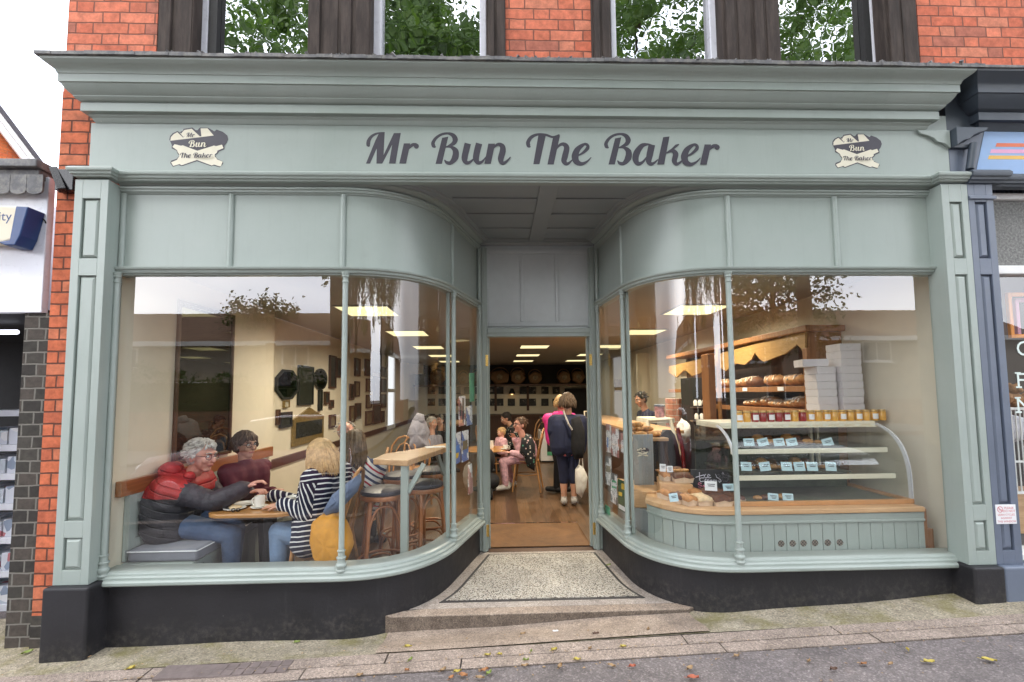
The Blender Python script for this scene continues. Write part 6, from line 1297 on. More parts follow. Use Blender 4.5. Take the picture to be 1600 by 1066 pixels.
# bentwood bar stools
def make_stool(label):
    t = thing('bar_stool', label, 'bar stool', (0, 0, 0), 'bentwood bar stools'); H_ = .70; r = .175
    obj('seat', MB().lathe([(0, H_), (r*.96, H_), (r, H_ + .012), (r*.97, H_ + .03), (r*.7, H_ + .045), (0, H_ + .048)], (0, 0, 0), 26), 'charcoal_vinyl', t, smooth=50)
    obj('seat_ring', MB().lathe([(r*.8, H_ - .035), (r*1.0, H_ - .035), (r*1.03, H_ - .018), (r*1.0, H_ - .001), (r*.8, H_ - .001)], (0, 0, 0), 26, cap=False), 'bent_wood', t, smooth=40)
    an = [R(45 + 90*k) for k in range(4)]; foot = [Vector((math.cos(a)*.215, math.sin(a)*.215, 0)) for a in an]; topp = [Vector((math.cos(a)*.15, math.sin(a)*.15, H_ - .03)) for a in an]
    for a, b in zip(foot, topp): obj('leg', MB().tube([a, a + (b-a)*.5, b], [.016, .017, .018], 10), 'bent_wood', t, smooth=60)
    zr = .20; rr = .195; obj('foot_ring', MB().tube([(rr*math.cos(a)*.93, rr*math.sin(a)*.93, zr) for a in [j*math.pi/14 for j in range(28)]], .011, 8, closed=True), 'bent_wood', t, smooth=60)
    for k in range(4):
        P = lambda kk, z: foot[kk % 4] + (topp[kk % 4] - foot[kk % 4]) * (z / (H_ - .03))
        for z0, z1, up_ in ((.42, .62, 1), (.03, .185, 1)):
            a, b = P(k, z0), P(k + 1, z0); m = (P(k, z1) + P(k + 1, z1)) / 2
            path = [a + (b - a) * s + Vector((0, 0, (m.z - z0) * (1 - abs(2*s - 1)**3.0))) for s in [j/14 for j in range(15)]]
            obj('brace', MB().tube(path, .010, 8), 'bent_wood', t, smooth=60)
    return t
st_ = make_stool('bentwood bar stool with dark round seat in front of the bar post, nearest the glass')
def place(o, px, py, Y, rz, z=0): p = at(px, py, Y=Y); o.location = (p.x, Y, z); o.rotation_euler = (0, 0, rz)
place(st_, 599, 765, .56, R(20), 0)
dup(st_, tuple(Vector((at(660, 750, Y=.80).x, .80, 0))), 'bentwood bar stool right of the sage bar post', R(50)); dup(st_, (at(672, 740, Y=1.5).x, 1.5, 0), 'bentwood bar stool farthest back behind the bar shelf', R(10))
dup(st_, (at(628, 752, Y=1.25).x, 1.25, 0), 'bentwood bar stool hidden behind the sage bar post', R(35))
# bar shelf with sage posts
BRZ = at(640, 719, Y=.36).z; bar = thing('bar_shelf', 'thick pale wooden bar shelf on sage green posts inside the curved left window', 'bar shelf', (-1.0, .6, 0))
qt = [at(px, py, Z=BRZ) for px, py in ((583, 717), (637, 719.5), (697, 699), (697, 692.5), (640, 703), (600, 709))]
obj('shelf', MB().prism([(p.x, p.y) for p in qt], BRZ - .045, BRZ, 'xy'), 'counter_wood', bar, bevel=.008, seg=3)
pp = at(632, 800, Y=qt[1].y + .05); obj('post', MB().box(pp.x - .028, pp.x + .028, pp.y - .02, pp.y + .04, 0, BRZ - .046), 'sage_paint', bar, bevel=.006)
obj('brace', MB().tube([(pp.x + .022, pp.y + .012, at(640, 770, Y=pp.y).z), (pp.x + .13, pp.y + .10, BRZ - .05)], .024, 4), 'sage_paint', bar)
p2 = at(697, 750, Y=qt[2].y); obj('post', MB().box(p2.x - .03, p2.x + .02, p2.y, p2.y + .05, 0, BRZ - .046), 'sage_paint', bar, bevel=.005); obj('brace', MB().tube([at(694, 742, Y=p2.y), at(684, 712, Y=p2.y)], .022, 4), 'sage_paint', bar)
nw = at(680, 699, Z=BRZ); tag(obj('menu_card', MB().cbox((nw.x, nw.y, BRZ + .003), (.18, .12, .004), (0, 0, .3)), 'paper', None, loc=(nw.x, nw.y, BRZ)), 'white menu sheet lying on the bar shelf', 'menu')
# bentwood chairs
def make_chair(label, mat='chair_wood'):
    t = thing('bentwood_chair', label, 'chair', (0, 0, 0), 'bentwood chairs')          # faces +Y, back at -Y
    obj('seat', MB().lathe([(0, .44), (.19, .44), (.205, .45), (.20, .465), (.16, .462), (0, .458)], (0, 0, 0), 22), mat, t, smooth=50)
    for s in (-1, 1):
        obj('leg', MB().tube([(s*.19, .19, 0), (s*.155, .14, .44)], [.013, .017], 8), mat, t, smooth=60); obj('leg', MB().tube([(s*.21, -.24, 0), (s*.16, -.17, .44)], [.013, .016], 8), mat, t, smooth=60)
    arch = [(-.16, -.17, .44), (-.185, -.21, .62), (-.17, -.25, .80), (-.10, -.275, .90), (0, -.28, .93), (.10, -.275, .90), (.17, -.25, .80), (.185, -.21, .62), (.16, -.17, .44)]
    obj('back_hoop', MB().tube(arch, .014, 8), mat, t, smooth=60)
    obj('inner_hoop', MB().tube([(x*.62, y + .005, .46 + (z - .44)*.78) for x, y, z in arch], .010, 8), mat, t, smooth=60)
    obj('leg_ring', MB().tube([(.155*math.cos(a), .155*math.sin(a) - .01, .24) for a in [j*math.pi/10 for j in range(20)]], .009, 6, closed=True), mat, t, smooth=60)
    return t
ch0 = make_chair('bentwood chair under the blonde woman, draped with the mustard jacket')
ch0.location = (at(503, 850, Y=.44).x, .44, -.02); ch0.rotation_euler = (0, 0, R(90))
def chair(px, py, Y, rz, label): return dup(ch0, (at(px, py, Y=Y).x, Y, 0), label, R(rz))
chair(560, 800, 1.55, 100, 'bentwood chair behind the stool, hung with the long brown coat'); chair(614, 700, 2.7, 160, 'bentwood chair behind the left end of the bar shelf'); chair(652, 695, 3.3, 190, 'bentwood chair behind the right end of the bar shelf, draped with grey coat')
wd = chair(822, 735, 4.0, 80, 'light bentwood chair under the seated woman in the doorway view')
chair(770, 740, 5.2, -60, 'bentwood chair beyond the round table in the doorway view'); chair(838, 715, 7.2, 30, 'empty bentwood chair beside the white cabinet')
rt = thing('round_table', 'round wooden cafe table at the left edge of the doorway view', 'table', (at(762, 702, Y=4.05).x, 4.1, 0)); RTZ = at(790, 704, Y=3.8).z; cxr = at(797, 704, Y=4.05).x - .38
obj('table_top', MB().lathe([(0, RTZ - .03), (.36, RTZ - .03), (.38, RTZ - .015), (.37, RTZ), (0, RTZ)], (cxr, 4.1, 0), 32), 'oak_table', rt, smooth=40); obj('pedestal', MB().tube([(cxr, 4.1, .02), (cxr, 4.1, RTZ - .031)], .035, 10), 'black_matt', rt); obj('foot', MB().lathe([(0, 0), (.22, 0), (.22, .012), (.04, .03), (0, .03)], (cxr, 4.1, 0), 18), 'black_matt', rt)
cup(790, 697, 3.95, .045, .05, 'white cup on the round table in the doorway view', RTZ); 
pj = at(768, 694, Y=4.1); jug = thing('milk_jug', 'small white jug beside the cup on the round table', 'jug', (pj.x, 4.1, RTZ)); obj('jug', MB().lathe([(0, 0), (.03, 0), (.038, .05), (.028, .10), (.033, .115), (.026, .115), (0, .02)], (pj.x, 4.1, RTZ + .001), 14), 'ceramic', jug, smooth=50); obj('handle', MB().tube([(pj.x - .035 - .02*math.sin(a), 4.1, RTZ + .06 + .03*math.cos(a)) for a in [j*math.pi/6 for j in range(7)]], .006, 5), 'ceramic', jug)
# white chilled cabinet and dark things deep in the café
p0, p1 = at(845, 727, Y=6.75), at(874, 674, Y=6.75); wc = thing('drinks_cabinet', 'white serving cabinet with black poster deep in the cafe', 'cabinet', ((p0.x+p1.x)/2, 6.9, 0))
obj('body', MB().box(p0.x, p1.x + .25, 6.75, 7.4, .03, p1.z), 'white_paint', wc, bevel=.008); obj('kick', MB().box(p0.x + .03, p1.x + .2, 6.78, 7.4, 0, .03), 'black_matt', wc)
a, b = at(855, 712, Y=6.745), at(875, 686, Y=6.745); obj('poster', MB().box(a.x, b.x + .1, 6.742, 6.749, a.z, b.z), 'black_matt', wc); obj('poster_label', MB().box(a.x, b.x + .1, 6.739, 6.7415, a.z, a.z + .08), 'poster_green', wc)
tm = text_mesh('by Mr Bun', .05, 'LEFT') if False else None
pf = [(6.78, p1.z + .001), (6.80, p1.z + .14), (6.9, p1.z + .26), (7.05, p1.z + .30)]
obj('glass_hood', MB().add([(x, y, z) for y, z in pf for x in (p0.x + .02, p1.x + .2)], [(2*i, 2*i+1, 2*i+3, 2*i+2) for i in range(3)]), 'case_glass', wc); obj('hood_frame', MB().tube([(p0.x + .02, y, z) for y, z in pf], .012, 6), 'black_matt', wc)
pm('dark_fabric', (.013, .013, .016), .9, .3, 12, .3, 80, .004)
p = at(770, 735, Y=3.5); pr2 = thing('pushchair', 'black folded pushchair at the left side of the doorway view', 'pushchair', (p.x - .05, 3.5, 0))
obj('hood', MB().ico((p.x - .08, 3.55, .52), .19, 3, (.6, 1, .9), .04, 2), 'dark_fabric', pr2, smooth=60); obj('basket', MB().ico((p.x - .06, 3.55, .22), .20, 3, (.8, 1.1, .6), .04, 3), 'dark_fabric', pr2, smooth=60)
for y in (3.38, 3.72): w2 = obj('wheel', MB().lathe([(.05, -.015), (.075, -.015), (.08, 0), (.075, .015), (.05, .015)], (p.x - .02, y, .08), 16, 'x'), 'tyre', pr2, smooth=50); obj('hub', MB().lathe([(0, -.017), (.05, -.017), (.05, .017), (0, .017)], (p.x - .02, y, .08), 12, 'x'), 'steel', w2)
a, b = at(913, 677, Y=5.5), at(921, 642, Y=5.5); lf = thing('framed_notice', 'cream edged framed notice at the right edge of the doorway view', 'notice', (a.x, 5.5, a.z)); obj('frame', MB().frame(a.x, b.x + .05, a.z, b.z, .018, 5.49, 5.51), 'cream_vinyl', lf); obj('sheet', MB().box(a.x + .018, b.x + .032, 5.498, 5.505, a.z + .018, b.z - .018), 'art_dark', lf)
# ------------------------------------------------------------------ people
def blobmesh(name, prims, mat, parent, vox=.007, smooth=4, fac=.5):
    """one continuous skin grown round tapered limbs and rounded masses (voxel union)"""
    mb = MB()
    for p in prims:
        if p[0] == 'c':
            a, b, ra, rb = Vector(p[1]), Vector(p[2]), p[3], p[4]; d = b - a
            if d.length < 1e-5: d = Vector((0, 0, 1e-4))
            u = d.normalized(); fl = p[5] if len(p) > 5 else 1.0
            path = [a - u*ra*k for k in (.999, .87, .5)] + [a, a + d*.5, b] + [b + u*rb*k for k in (.5, .87, .999)]
            rad = [ra*.05, ra*.5, ra*.87, ra, (ra+rb)/2, rb, rb*.87, rb*.5, rb*.05]
            mb.tube(path, rad, 14, flat=fl)
        else: mb.sphere(p[1], 1, p[2], 18, 12, rot=p[3] if len(p) > 3 else None)
    me = bpy.data.meshes.new('tmp'); me.from_pydata(mb.v, [], mb.f); bm = bmesh.new(); bm.from_mesh(me); bmesh.ops.recalc_face_normals(bm, faces=bm.faces); bm.to_mesh(me); bm.free()
    o = bpy.data.objects.new('tmp', me); C.objects.link(o)
    r = o.modifiers.new('r', 'REMESH'); r.mode = 'VOXEL'; r.voxel_size = vox; r.use_smooth_shade = True
    s = o.modifiers.new('s', 'SMOOTH'); s.factor = fac; s.iterations = smooth
    dg = bpy.context.evaluated_depsgraph_get(); m2 = bpy.data.meshes.new_from_object(o.evaluated_get(dg)); bpy.data.objects.remove(o)
    off = wloc(parent); m2.transform(Matrix.Translation(-off)); m2.materials.clear(); m2.materials.append(M[mat] if isinstance(mat, str) else mat)
    m2.polygons.foreach_set('use_smooth', [True] * len(m2.polygons)); m2.name = name
    q = bpy.data.objects.new(name, m2); C.objects.link(q); q.parent = parent; return q
pm('skin', (.60, .33, .23), .5, .06, 14, .06, 120, .001, sss=.12); pm('skin_pink', (.62, .31, .24), .5, .08, 14, .06, 120, .001, sss=.12); pm('skin_tan', (.46, .25, .165), .5, .06, 14, sss=.1)
pm('lip', (.42, .12, .10), .45, .06, 20); pm('eye_white', (.75, .73, .70), .2, .03, 20); pm('mouth_dark', (.06, .012, .012), .6, .1, 20)
pm('hair_grey', (.50, .48, .45), .6, .25, 40, .4, 90, .004); pm('hair_blonde', (.52, .34, .16), .55, .3, 30, .4, 90, .004); pm('hair_brown', (.10, .05, .025), .55, .3, 30, .4, 90, .004); pm('hair_dark', (.018, .014, .012), .5, .3, 30, .3, 90, .004); pm('hair_deep', (.075, .045, .024), .6, .4, 26, .4, 90, .004); pm('hair_mixed', (.15, .095, .05), .6, .45, 26, .4, 90, .004)
pm('jeans', (.055, .095, .185), .85, .22, 7, .5, 240, .002, dirt=.35, dirtcol=(.16, .21, .30), dscale=4); pm('jeans_pale', (.15, .23, .36), .85, .18, 7, .5, 240, .002, dirt=.35, dirtcol=(.28, .36, .46), dscale=4)
pm('navy_cloth', (.012, .016, .045), .85, .2, 9, .4, 120, .003); pm('black_cloth', (.010, .010, .012), .9, .2, 9, .4, 120, .003); pm('maroon_cloth', (.10, .018, .028), .85, .2, 9, .4, 120, .003)
pm('hot_pink', (.70, .03, .25), .6, .15, 9, .5, 50, .006); pm('salmon_cloth', (.62, .16, .15), .8, .1, 9); pm('pink_floral', (.62, .36, .40), .85, .35, 26); pm('canvas_cloth', (.80, .77, .70), .9, .1, 9, .3, 160, .002); pm('shoe_grey', (.42, .40, .38), .7, .2, 30); pm('shoe_black', (.015, .015, .016), .5, .2, 20); pm('teal_cloth', (.03, .28, .28), .8, .1, 9)
pm('mustard', (.60, .27, .025), .75, .14, 6, .35, 30, .006); pm('denim_lining', (.13, .17, .26), .85, .15, 10, .3, 160, .002); pm('tan_coat', (.20, .115, .05), .85, .2, 6, .3, 30, .006); pm('grey_coat', (.33, .32, .38), .85, .25, 7, .3, 40, .006)
def floral():
    t = NT('floral_black'); v = t.co(); d = t.voro(v, 26); c = t.n('ShaderNodeSeparateColor'); t.link(t.voro(v, 26, 'Color'), c.inputs[0])
    k = t.math('MULTIPLY', t.math('LESS_THAN', d, .34), t.math('GREATER_THAN', c.outputs[0], .45)); col = t.ramp(c.outputs[1], [(0, (.62, .55, .48)), (.4, (.10, .30, .22)), (.7, (.62, .42, .42))], 'CONSTANT')
    t.bsdf(t.mix(k, (.012, .014, .016), col), .8); M['floral_black'] = t.m
floral()
def stripes(name, cols, pitch, axis, tilt=(0, 0, 0)):
    """woven stripes: cols = list of (start fraction, colour)"""
    t = NT(name); v = t.co(); mp = t.n('ShaderNodeMapping'); t.link(v, mp.inputs[0]); mp.inputs['Rotation'].default_value = tilt; sx = t.n('ShaderNodeSeparateXYZ'); t.link(mp.outputs[0], sx.inputs[0])
    w_ = t.math('ADD', sx.outputs[axis], t.math('MULTIPLY', t.math('SUBTRACT', t.noise(v, 7, 2), .5), .022))
    f = t.math('FRACT', t.math('DIVIDE', w_, pitch)); t.bsdf(t.ramp(f, cols, 'CONSTANT'), .85, 0, .3, t.bump(t.noise(v, 18, 3), .35, .01)); M[name] = t.m
NV, WH = (.012, .014, .035), (.72, .71, .70)
stripes('stripe_body', [(0, NV), (.72, WH)], .034, 2, (.18, .12, 0)); stripes('stripe_sleeve', [(0, NV), (.70, WH)], .032, 0, (0, .35, 0)); stripes('stripe_multi', [(0, WH), (.22, (.05, .06, .13)), (.34, WH), (.52, (.45, .03, .06)), (.64, WH), (.82, (.05, .06, .13))], .13, 2, (.1, -.65, 0))
def twotone():
    t = NT('jacket_two_tone'); v = t.co(); sx = t.n('ShaderNodeSeparateXYZ'); t.link(v, sx.inputs[0]); h = t.math('ADD', sx.outputs[2], t.math('MULTIPLY', sx.outputs[0], .04)); h = t.math('ADD', h, t.math('MULTIPLY', t.math('SUBTRACT', t.noise(v, 5, 2), .5), .02))
    k = t.math('GREATER_THAN', h, JSPLIT); q = t.math('FRACT', t.math('DIVIDE', t.math('ADD', sx.outputs[2], t.math('MULTIPLY', sx.outputs[0], .35)), .062)); seam = t.ramp(t.math('MINIMUM', q, t.math('SUBTRACT', 1, q)), [(0, 0), (.12, .75), (.5, 1)])
    n = t.noise(v, 10, 5, .65); col = t.mix(k, (.030, .029, .036), (.38, .022, .022)); col = t.mix(1, col, t.ramp(n, [(.3, .65), (.7, 1.35)]), 'MULTIPLY')
    t.bsdf(col, .55, 0, .5, t.bump(t.math('ADD', seam, t.math('MULTIPLY', n, 1.2)), .75, .016)); M['jacket_two_tone'] = t.m
pm('jacket_grey', (.034, .030, .040), .55, .3, 10, .9, 16, .02)
def hand(w, d, nrm, s=1, curl=.5, side=1):
    """palm, four unequal bent fingers and a thumb leaving the side of the palm; d = pointing direction, nrm = palm normal"""
    d = Vector(d).normalized(); nrm = Vector(nrm).normalized(); u = d.cross(nrm).normalized() * side; w = Vector(w); P = []
    c = w + d*.05*s; Rm = Matrix((u, d, nrm)).transposed()
    P.append(('e', c, (.040*s, .052*s, .015*s), Rm)); P.append(('c', w, w + d*.02*s, .024*s, .024*s))
    for k, ln in enumerate((.066, .074, .069, .054)):
        b = w + d*.088*s + u*(-.031 + .0215*k)*s; m = b + d*ln*.5*s - nrm*curl*.012*s; e = m + (d*(1 - curl*.5) - nrm*curl*.9).normalized()*ln*.5*s
        P += [('c', b, m, .0085*s, .008*s), ('c', m, e, .008*s, .0065*s)]
    tb0 = w + d*.035*s - u*.036*s; tm_ = tb0 + (d*.6 - u*.8).normalized()*.032*s; te = tm_ + (d*.95 - u*.2 - nrm*.3).normalized()*.028*s
    P += [('c', w + d*.02*s - u*.015*s, tb0, .014*s, .011*s), ('c', tb0, tm_, .011*s, .0095*s), ('c', tm_, te, .0095*s, .008*s)]
    return P
def headprims(c, f, tilt=0, s=1.0):
    f = Vector(f).normalized(); z = Vector((0, 0, 1)); sd = f.cross(z).normalized(); upv = sd.cross(f).normalized(); Rm = Matrix((sd, f, upv)).transposed(); c = Vector(c)
    L_ = lambda x, y, zz: c + sd*x*s + f*y*s + upv*zz*s
    P = [('e', L_(0, -.012, .022), (.074*s, .092*s, .090*s), Rm), ('e', L_(0, .022, -.03), (.060*s, .068*s, .078*s), Rm), ('e', L_(0, .055, -.088), (.032*s, .030*s, .026*s), Rm),
         ('c', L_(0, .088, .018), L_(0, .108, -.022), .009*s, .014*s), ('e', L_(0, .078, .036), (.052*s, .018*s, .012*s), Rm), ('e', L_(-.036, .068, -.022), (.024*s, .020*s, .022*s), Rm), ('e', L_(.036, .068, -.022), (.024*s, .020*s, .022*s), Rm),
         ('e', L_(0, .080, -.056), (.024*s, .016*s, .012*s), Rm)]
    for k in (-1, 1): P += [('e', L_(k*.076, -.012, -.012), (.010*s, .020*s, .032*s), Rm)]
    return P, L_, Rm, s
def person(label, J, skin='skin', hair=None, top=None, bottom=None, shoes='shoe_black', glasses=False, vox=.007, s=1.0, sleeves=None, hands=True, mouth_open=False, bulk=1.0, group=None, sleeve_to=1.0, leg_to=1.0, bald=False, nolegs=False):
    """J: joints in world metres; body grown as one surface, clothes and hair as children"""
    xtop = J.pop('xtop', []); J = {k: Vector(v) for k, v in J.items()}; base = Vector((J['pelvis'].x, J['pelvis'].y, 0)); t = thing('person', label, 'person', base, group)
    tf = J['tf'].normalized(); sd = tf.cross(Vector((0, 0, 1))).normalized(); sw = .175*s; hw = .088*s
    ls, rs = J['chest'] - sd*sw, J['chest'] + sd*sw; lh, rh = J['pelvis'] - sd*hw, J['pelvis'] + sd*hw; ax = (J['chest'] - J['pelvis']); Rt = Matrix((sd, tf, sd.cross(tf).normalized())).transposed()
    hp, L_, Rm, hs = headprims(J['head'], J['hf'], 0, s)
    B = list(hp); nb = J['chest'] + ax.normalized()*.02*s
    B += [('c', nb, L_(0, -.012, -.07), .056*s, .052*s), ('c', ls, rs, .052*s, .052*s)]
    for k in (-.5, .5): B += [('c', J['pelvis'] + sd*k*.15*s, J['chest'] + sd*k*.20*s - ax.normalized()*.06*s, .10*s, .095*s)]
    arms = (('l', ls), ('r', rs))
    for a, sh in arms: B += [('c', sh, J[a+'e'], .046*s, .038*s), ('c', J[a+'e'], J[a+'w'], .038*s, .025*s)]
    if not nolegs:
        for a, h in (('l', lh), ('r', rh)):
            B += [('c', h, J[a+'k'], .078*s, .056*s), ('c', J[a+'k'], J[a+'k'] + (J[a+'a'] - J[a+'k'])*.3, .054*s, .056*s), ('c', J[a+'k'] + (J[a+'a'] - J[a+'k'])*.3, J[a+'a'], .055*s, .034*s)]
            ft = J.get('ff', tf); B += [('c', J[a+'a'] - Vector((0, 0, .03)), J[a+'a'] - Vector((0, 0, .045)) + ft.normalized()*.13*s, .034*s, .028*s)]
    if hands:
        for a, si in (('l', 1), ('r', -1)):
            d = (J[a+'w'] - J[a+'e']).normalized(); d = J.get(a+'hd', d); nr = J.get(a+'hn', Vector((0, 0, 1)) - d*d.z); B += hand(J[a+'w'], d, nr, s*.95, J.get('curl', Vector((.5, 0, 0))).x, si)
    body = blobmesh('body', B, skin, t, vox, 3)
    # face
    e = MB(); ir = MB(); br = MB()
    for k in (-1, 1): e.sphere(L_(k*.030, .0770, .010), .0115*s, nu=10, nv=6); ir.sphere(L_(k*.030, .0848, .010), .0058*s, nu=8, nv=5); br.tube([L_(k*.016, .094, .034), L_(k*.034, .089, .038), L_(k*.050, .078, .032)], .0042*s, 5)
    obj('eyes', e, 'eye_white', t, smooth=60); obj('irises', ir, 'hair_dark', t, smooth=60); obj('eyebrows', br, hair or 'hair_brown', t, smooth=60)
    lp_ = MB()
    if mouth_open: lp_.sphere(L_(0, .090, -.060), .018*s, (.9, .5, 1.1), 10, 6, Rm); obj('mouth', lp_, 'mouth_dark', t, smooth=60)
    else: lp_.tube([L_(-.024, .083, -.056), L_(-.008, .0955, -.054), L_(.008, .0955, -.054), L_(.024, .083, -.056)], .0048*s, 6); obj('lips', lp_, 'lip', t, smooth=60)
    if glasses:
        g = MB()
        for k in (-1, 1): g.tube([L_(k*.033 + .026*math.cos(a), .101 - .012*abs(math.cos(a)) , .008 + .019*math.sin(a)) for a in [j*math.pi/8 for j in range(16)]], .0026*s, 5, closed=True); g.tube([L_(k*.060, .090, .013), L_(k*.079, .03, .012), L_(k*.081, -.02, .004)], .0024*s, 5)
        g.tube([L_(-.008, .104, .012), L_(.008, .104, .012)], .0024*s, 5); obj('glasses', g, 'black_gloss', t, smooth=60)
    # clothes
    if top:
        tp = []; i_ = .016*s*min(bulk, 2.4)
        tp += [('c', ls, rs, .056*s + i_, .056*s + i_)]
        for k in (-.5, 0, .5): tp += [('c', J['pelvis'] + sd*k*.17*s - ax.normalized()*.02, J['chest'] + sd*k*.21*s - ax.normalized()*.05*s, .105*s + i_, .100*s + i_)]
        tp += [('c', J['chest'], nb + ax.normalized()*.025*s, .075*s, .058*s + i_*.5)]
        if J.get('belly'): tp += [('e', J['pelvis'] + ax*.35 + tf*.06*s, (.14*s, .12*s, .14*s), Rt)]
        if bulk > 1.8 and sleeves: tp += [('c', sh, sh + (J[a+'e'] - sh)*.3, .062*s + i_, .056*s + i_*.8) for a, sh in arms]
        if sleeves is None:
            for a, sh in arms: tp += [('c', sh, J[a+'e'], .054*s + i_, .046*s + i_), ('c', J[a+'e'], J[a+'e'] + (J[a+'w'] - J[a+'e'])*sleeve_to, .046*s + i_, .034*s + i_*.8)]
        obj_ = blobmesh('top', tp + xtop, top, t, vox, 4)
        if sleeves:
            for a, sh in arms:
                k_ = .30 if bulk > 1.8 else 1.0; s0 = sh + (J[a+'e'] - sh)*(.22 if bulk > 1.8 else 0)
                sl = [('c', s0, J[a+'e'], .054*s + i_*k_, .047*s + i_*k_), ('c', J[a+'e'], J[a+'e'] + (J[a+'w'] - J[a+'e'])*sleeve_to, .047*s + i_*k_, .034*s + i_*k_)]
                if bulk > 1.8:
                    for q0, q1, r0 in ((s0, J[a+'e'], .056), (J[a+'e'], J[a+'w'], .048)):
                        for j in range(5): sl.append(('e', q0 + (q1 - q0)*(.06 + .2*j), Vector((1, 1, 1))*(r0*s + i_*.78 - .004*j)))
                blobmesh('sleeve', sl, sleeves, t, vox, 3)
    if bottom and not nolegs:
        bp = [('c', lh, rh, .105*s, .105*s)]
        for a, h in (('l', lh), ('r', rh)):
            kn, an = J[a+'k'], J[a+'a']; bp += [('c', h, kn, .092*s, .069*s), ('c', kn, kn + (an - kn)*leg_to, .068*s, .060*s if leg_to < .95 else .052*s)]
        blobmesh('trousers', bp, bottom, t, vox, 4)
    if shoes and not nolegs:
        for a in 'lr':
            ft = J.get('ff', tf).normalized(); an = J[a+'a']; blobmesh('shoe', [('c', an - Vector((0, 0, .035)) - ft*.04, an - Vector((0, 0, .045)) + ft*.15*s, .046*s, .038*s), ('c', an - Vector((0, 0, .04)), an, .045*s, .043*s)], shoes, t, vox, 3)
    return t, L_, J, t
def hair_cap(t, L_, mat, style, s=1.0, seed=1, n=150, length=.12):
    """scalp cap plus many tapered locks"""
    q = random.Random(seed)
    m = MB()
    for i in range(n):
        th = q.uniform(0, 2*math.pi); up_ = q.uniform(-.25, 1.0) if style != 'long' else q.uniform(-.1, 1.0)
        cx, cyv = math.cos(th), math.sin(th)
        if cyv > .35 and up_ < .55: continue
        r_ = math.sqrt(max(0, 1 - up_*up_)) if up_ < 1 else 0
        k = 1.05 + q.uniform(0, .06); p0 = Vector((cx*r_*.078*k, -.014 + cyv*r_*.094*k, .026 + up_*.094*k))
        if style == 'short': d = Vector((cx*.5, cyv*.5 - .35, -.45 + q.uniform(-.3, .3))); ln = length*q.uniform(.5, 1)
        elif style == 'bob': d = Vector((cx*.25, min(cyv*.25, 0) - .08, -1)); ln = length*q.uniform(.7, 1.1)*(.35 + .65*(1 - max(0, -up_))) 
        else: d = Vector((cx*.16, min(cyv*.2, 0) - .12, -1)); ln = length*q.uniform(.8, 1.15)
        d = d.normalized(); out_ = Vector((cx, cyv, .25)).normalized(); pts = []
        for j in range(6):
            f = j/5; p = p0 + out_*(.018*math.sin(f*math.pi)*(1 if style != 'short' else .6)) + d*ln*f + Vector((q.uniform(-1, 1), q.uniform(-1, 1), 0))*.006*f
            rad = Vector((p.x/.082, (p.y + .014)/.098, (p.z - .022)/.098)); 
            if p.z > -.06 and rad.length < 1.04: p = Vector((rad.x*.082, rad.y*.098, rad.z*.098))*(1.05/max(rad.length, .2)) + Vector((0, -.014, .022))
            pts.append(L_(*p))
        w_ = (q.uniform(.004, .0105) if style != 'short' else q.uniform(.003, .0065))*s
        m.tube(pts, [w_*k2 for k2 in (.8, 1, 1, .9, .6, .15)], 5)
    o = obj('hair', m, mat, t, smooth=80)
    return o
def scalp(t, L_, mat, s=1.0, vox=.006, front=.5):
    Rm = Matrix.Identity(3); a = L_(0, 0, 0); b = L_(1, 0, 0) - a; c = L_(0, 1, 0) - a; d = L_(0, 0, 1) - a; Rm = Matrix((b.normalized(), c.normalized(), d.normalized())).transposed()
    return blobmesh('hair_mass', [('e', L_(0, -.026, .036), (.081*s, .090*s, .088*s), Rm), ('e', L_(0, -.045, -.005), (.078*s, .068*s, .085*s), Rm)], mat, t, vox, 2)
def pillow(name, poly, Y, th, mat, parent=None, loc=None, amp=.3, n=5):
    """soft cloth hung flat: rounded solid from a photo-measured outline standing at depth Y"""
    P = [at(px, py, Y=Y) for px, py in poly]; Q = []
    for i, p in enumerate(P):
        a, b = P[i], P[(i+1) % len(P)]
        for k in range(3): Q.append(a + (b - a) * (k/3))
    c = sum(Q, Vector((0, 0, 0))) / len(Q); rg = []
    for sc_, dy in ((.55, th), (.9, th*.8), (1.0, th*.35), (1.0, 0), (.93, -th*.35), (.72, -th*.6), (.4, -th*.7), (.12, -th*.72)): rg.append([Vector((c.x + (p.x - c.x)*sc_, Y + dy + .007*math.sin(i*1.1 + sc_*9 + Y*5)*(.2 < sc_ < .97), c.z + (p.z - c.z)*sc_)) for i, p in enumerate(Q)])
    return obj(name, MB().rings(rg), mat, parent, smooth=80, loc=loc)
A3 = lambda px, py, Y: at(px, py, Y=Y)
# 1 man in the red and grey padded jacket, seated on the bench, facing right
JY = .46; pel = A3(277, 838, JY); pel.z = BZ + .115; chest = A3(290, 757, JY); JSPLIT = at(270, 768, Y=JY).z
hd = A3(316, 712, JY); twotone()
J = dict(pelvis=pel, chest=chest, head=hd, hf=(1, -.22, -.16), tf=(1, 0, 0), le=A3(345, 783, JY + .22), lw=A3(390, 770, JY + .16), re=A3(336, 785, JY - .17), rw=A3(383, 762, JY - .10), lk=A3(368, 826, JY + .12), rk=A3(362, 836, JY - .09), la=A3(372, 905, JY + .12), ra=A3(366, 925, JY - .07), curl=(1.1, 0, 0))
J['xtop'] = [('c', pel + Vector((0, k*.10, -.03)), pel + Vector((-.02, k*.10, .14)), .150, .158) for k in (-1, 0, 1)] + [('c', pel + Vector((-.02, -.10, .085*j)), pel + Vector((-.02, .10, .085*j)), .166, .166) for j in range(3)] + [('c', pel + (chest - pel)*f + Vector((-.015, -.11, 0)), pel + (chest - pel)*f + Vector((-.015, .11, 0)), .162, .162) for f in (.60, .82)]
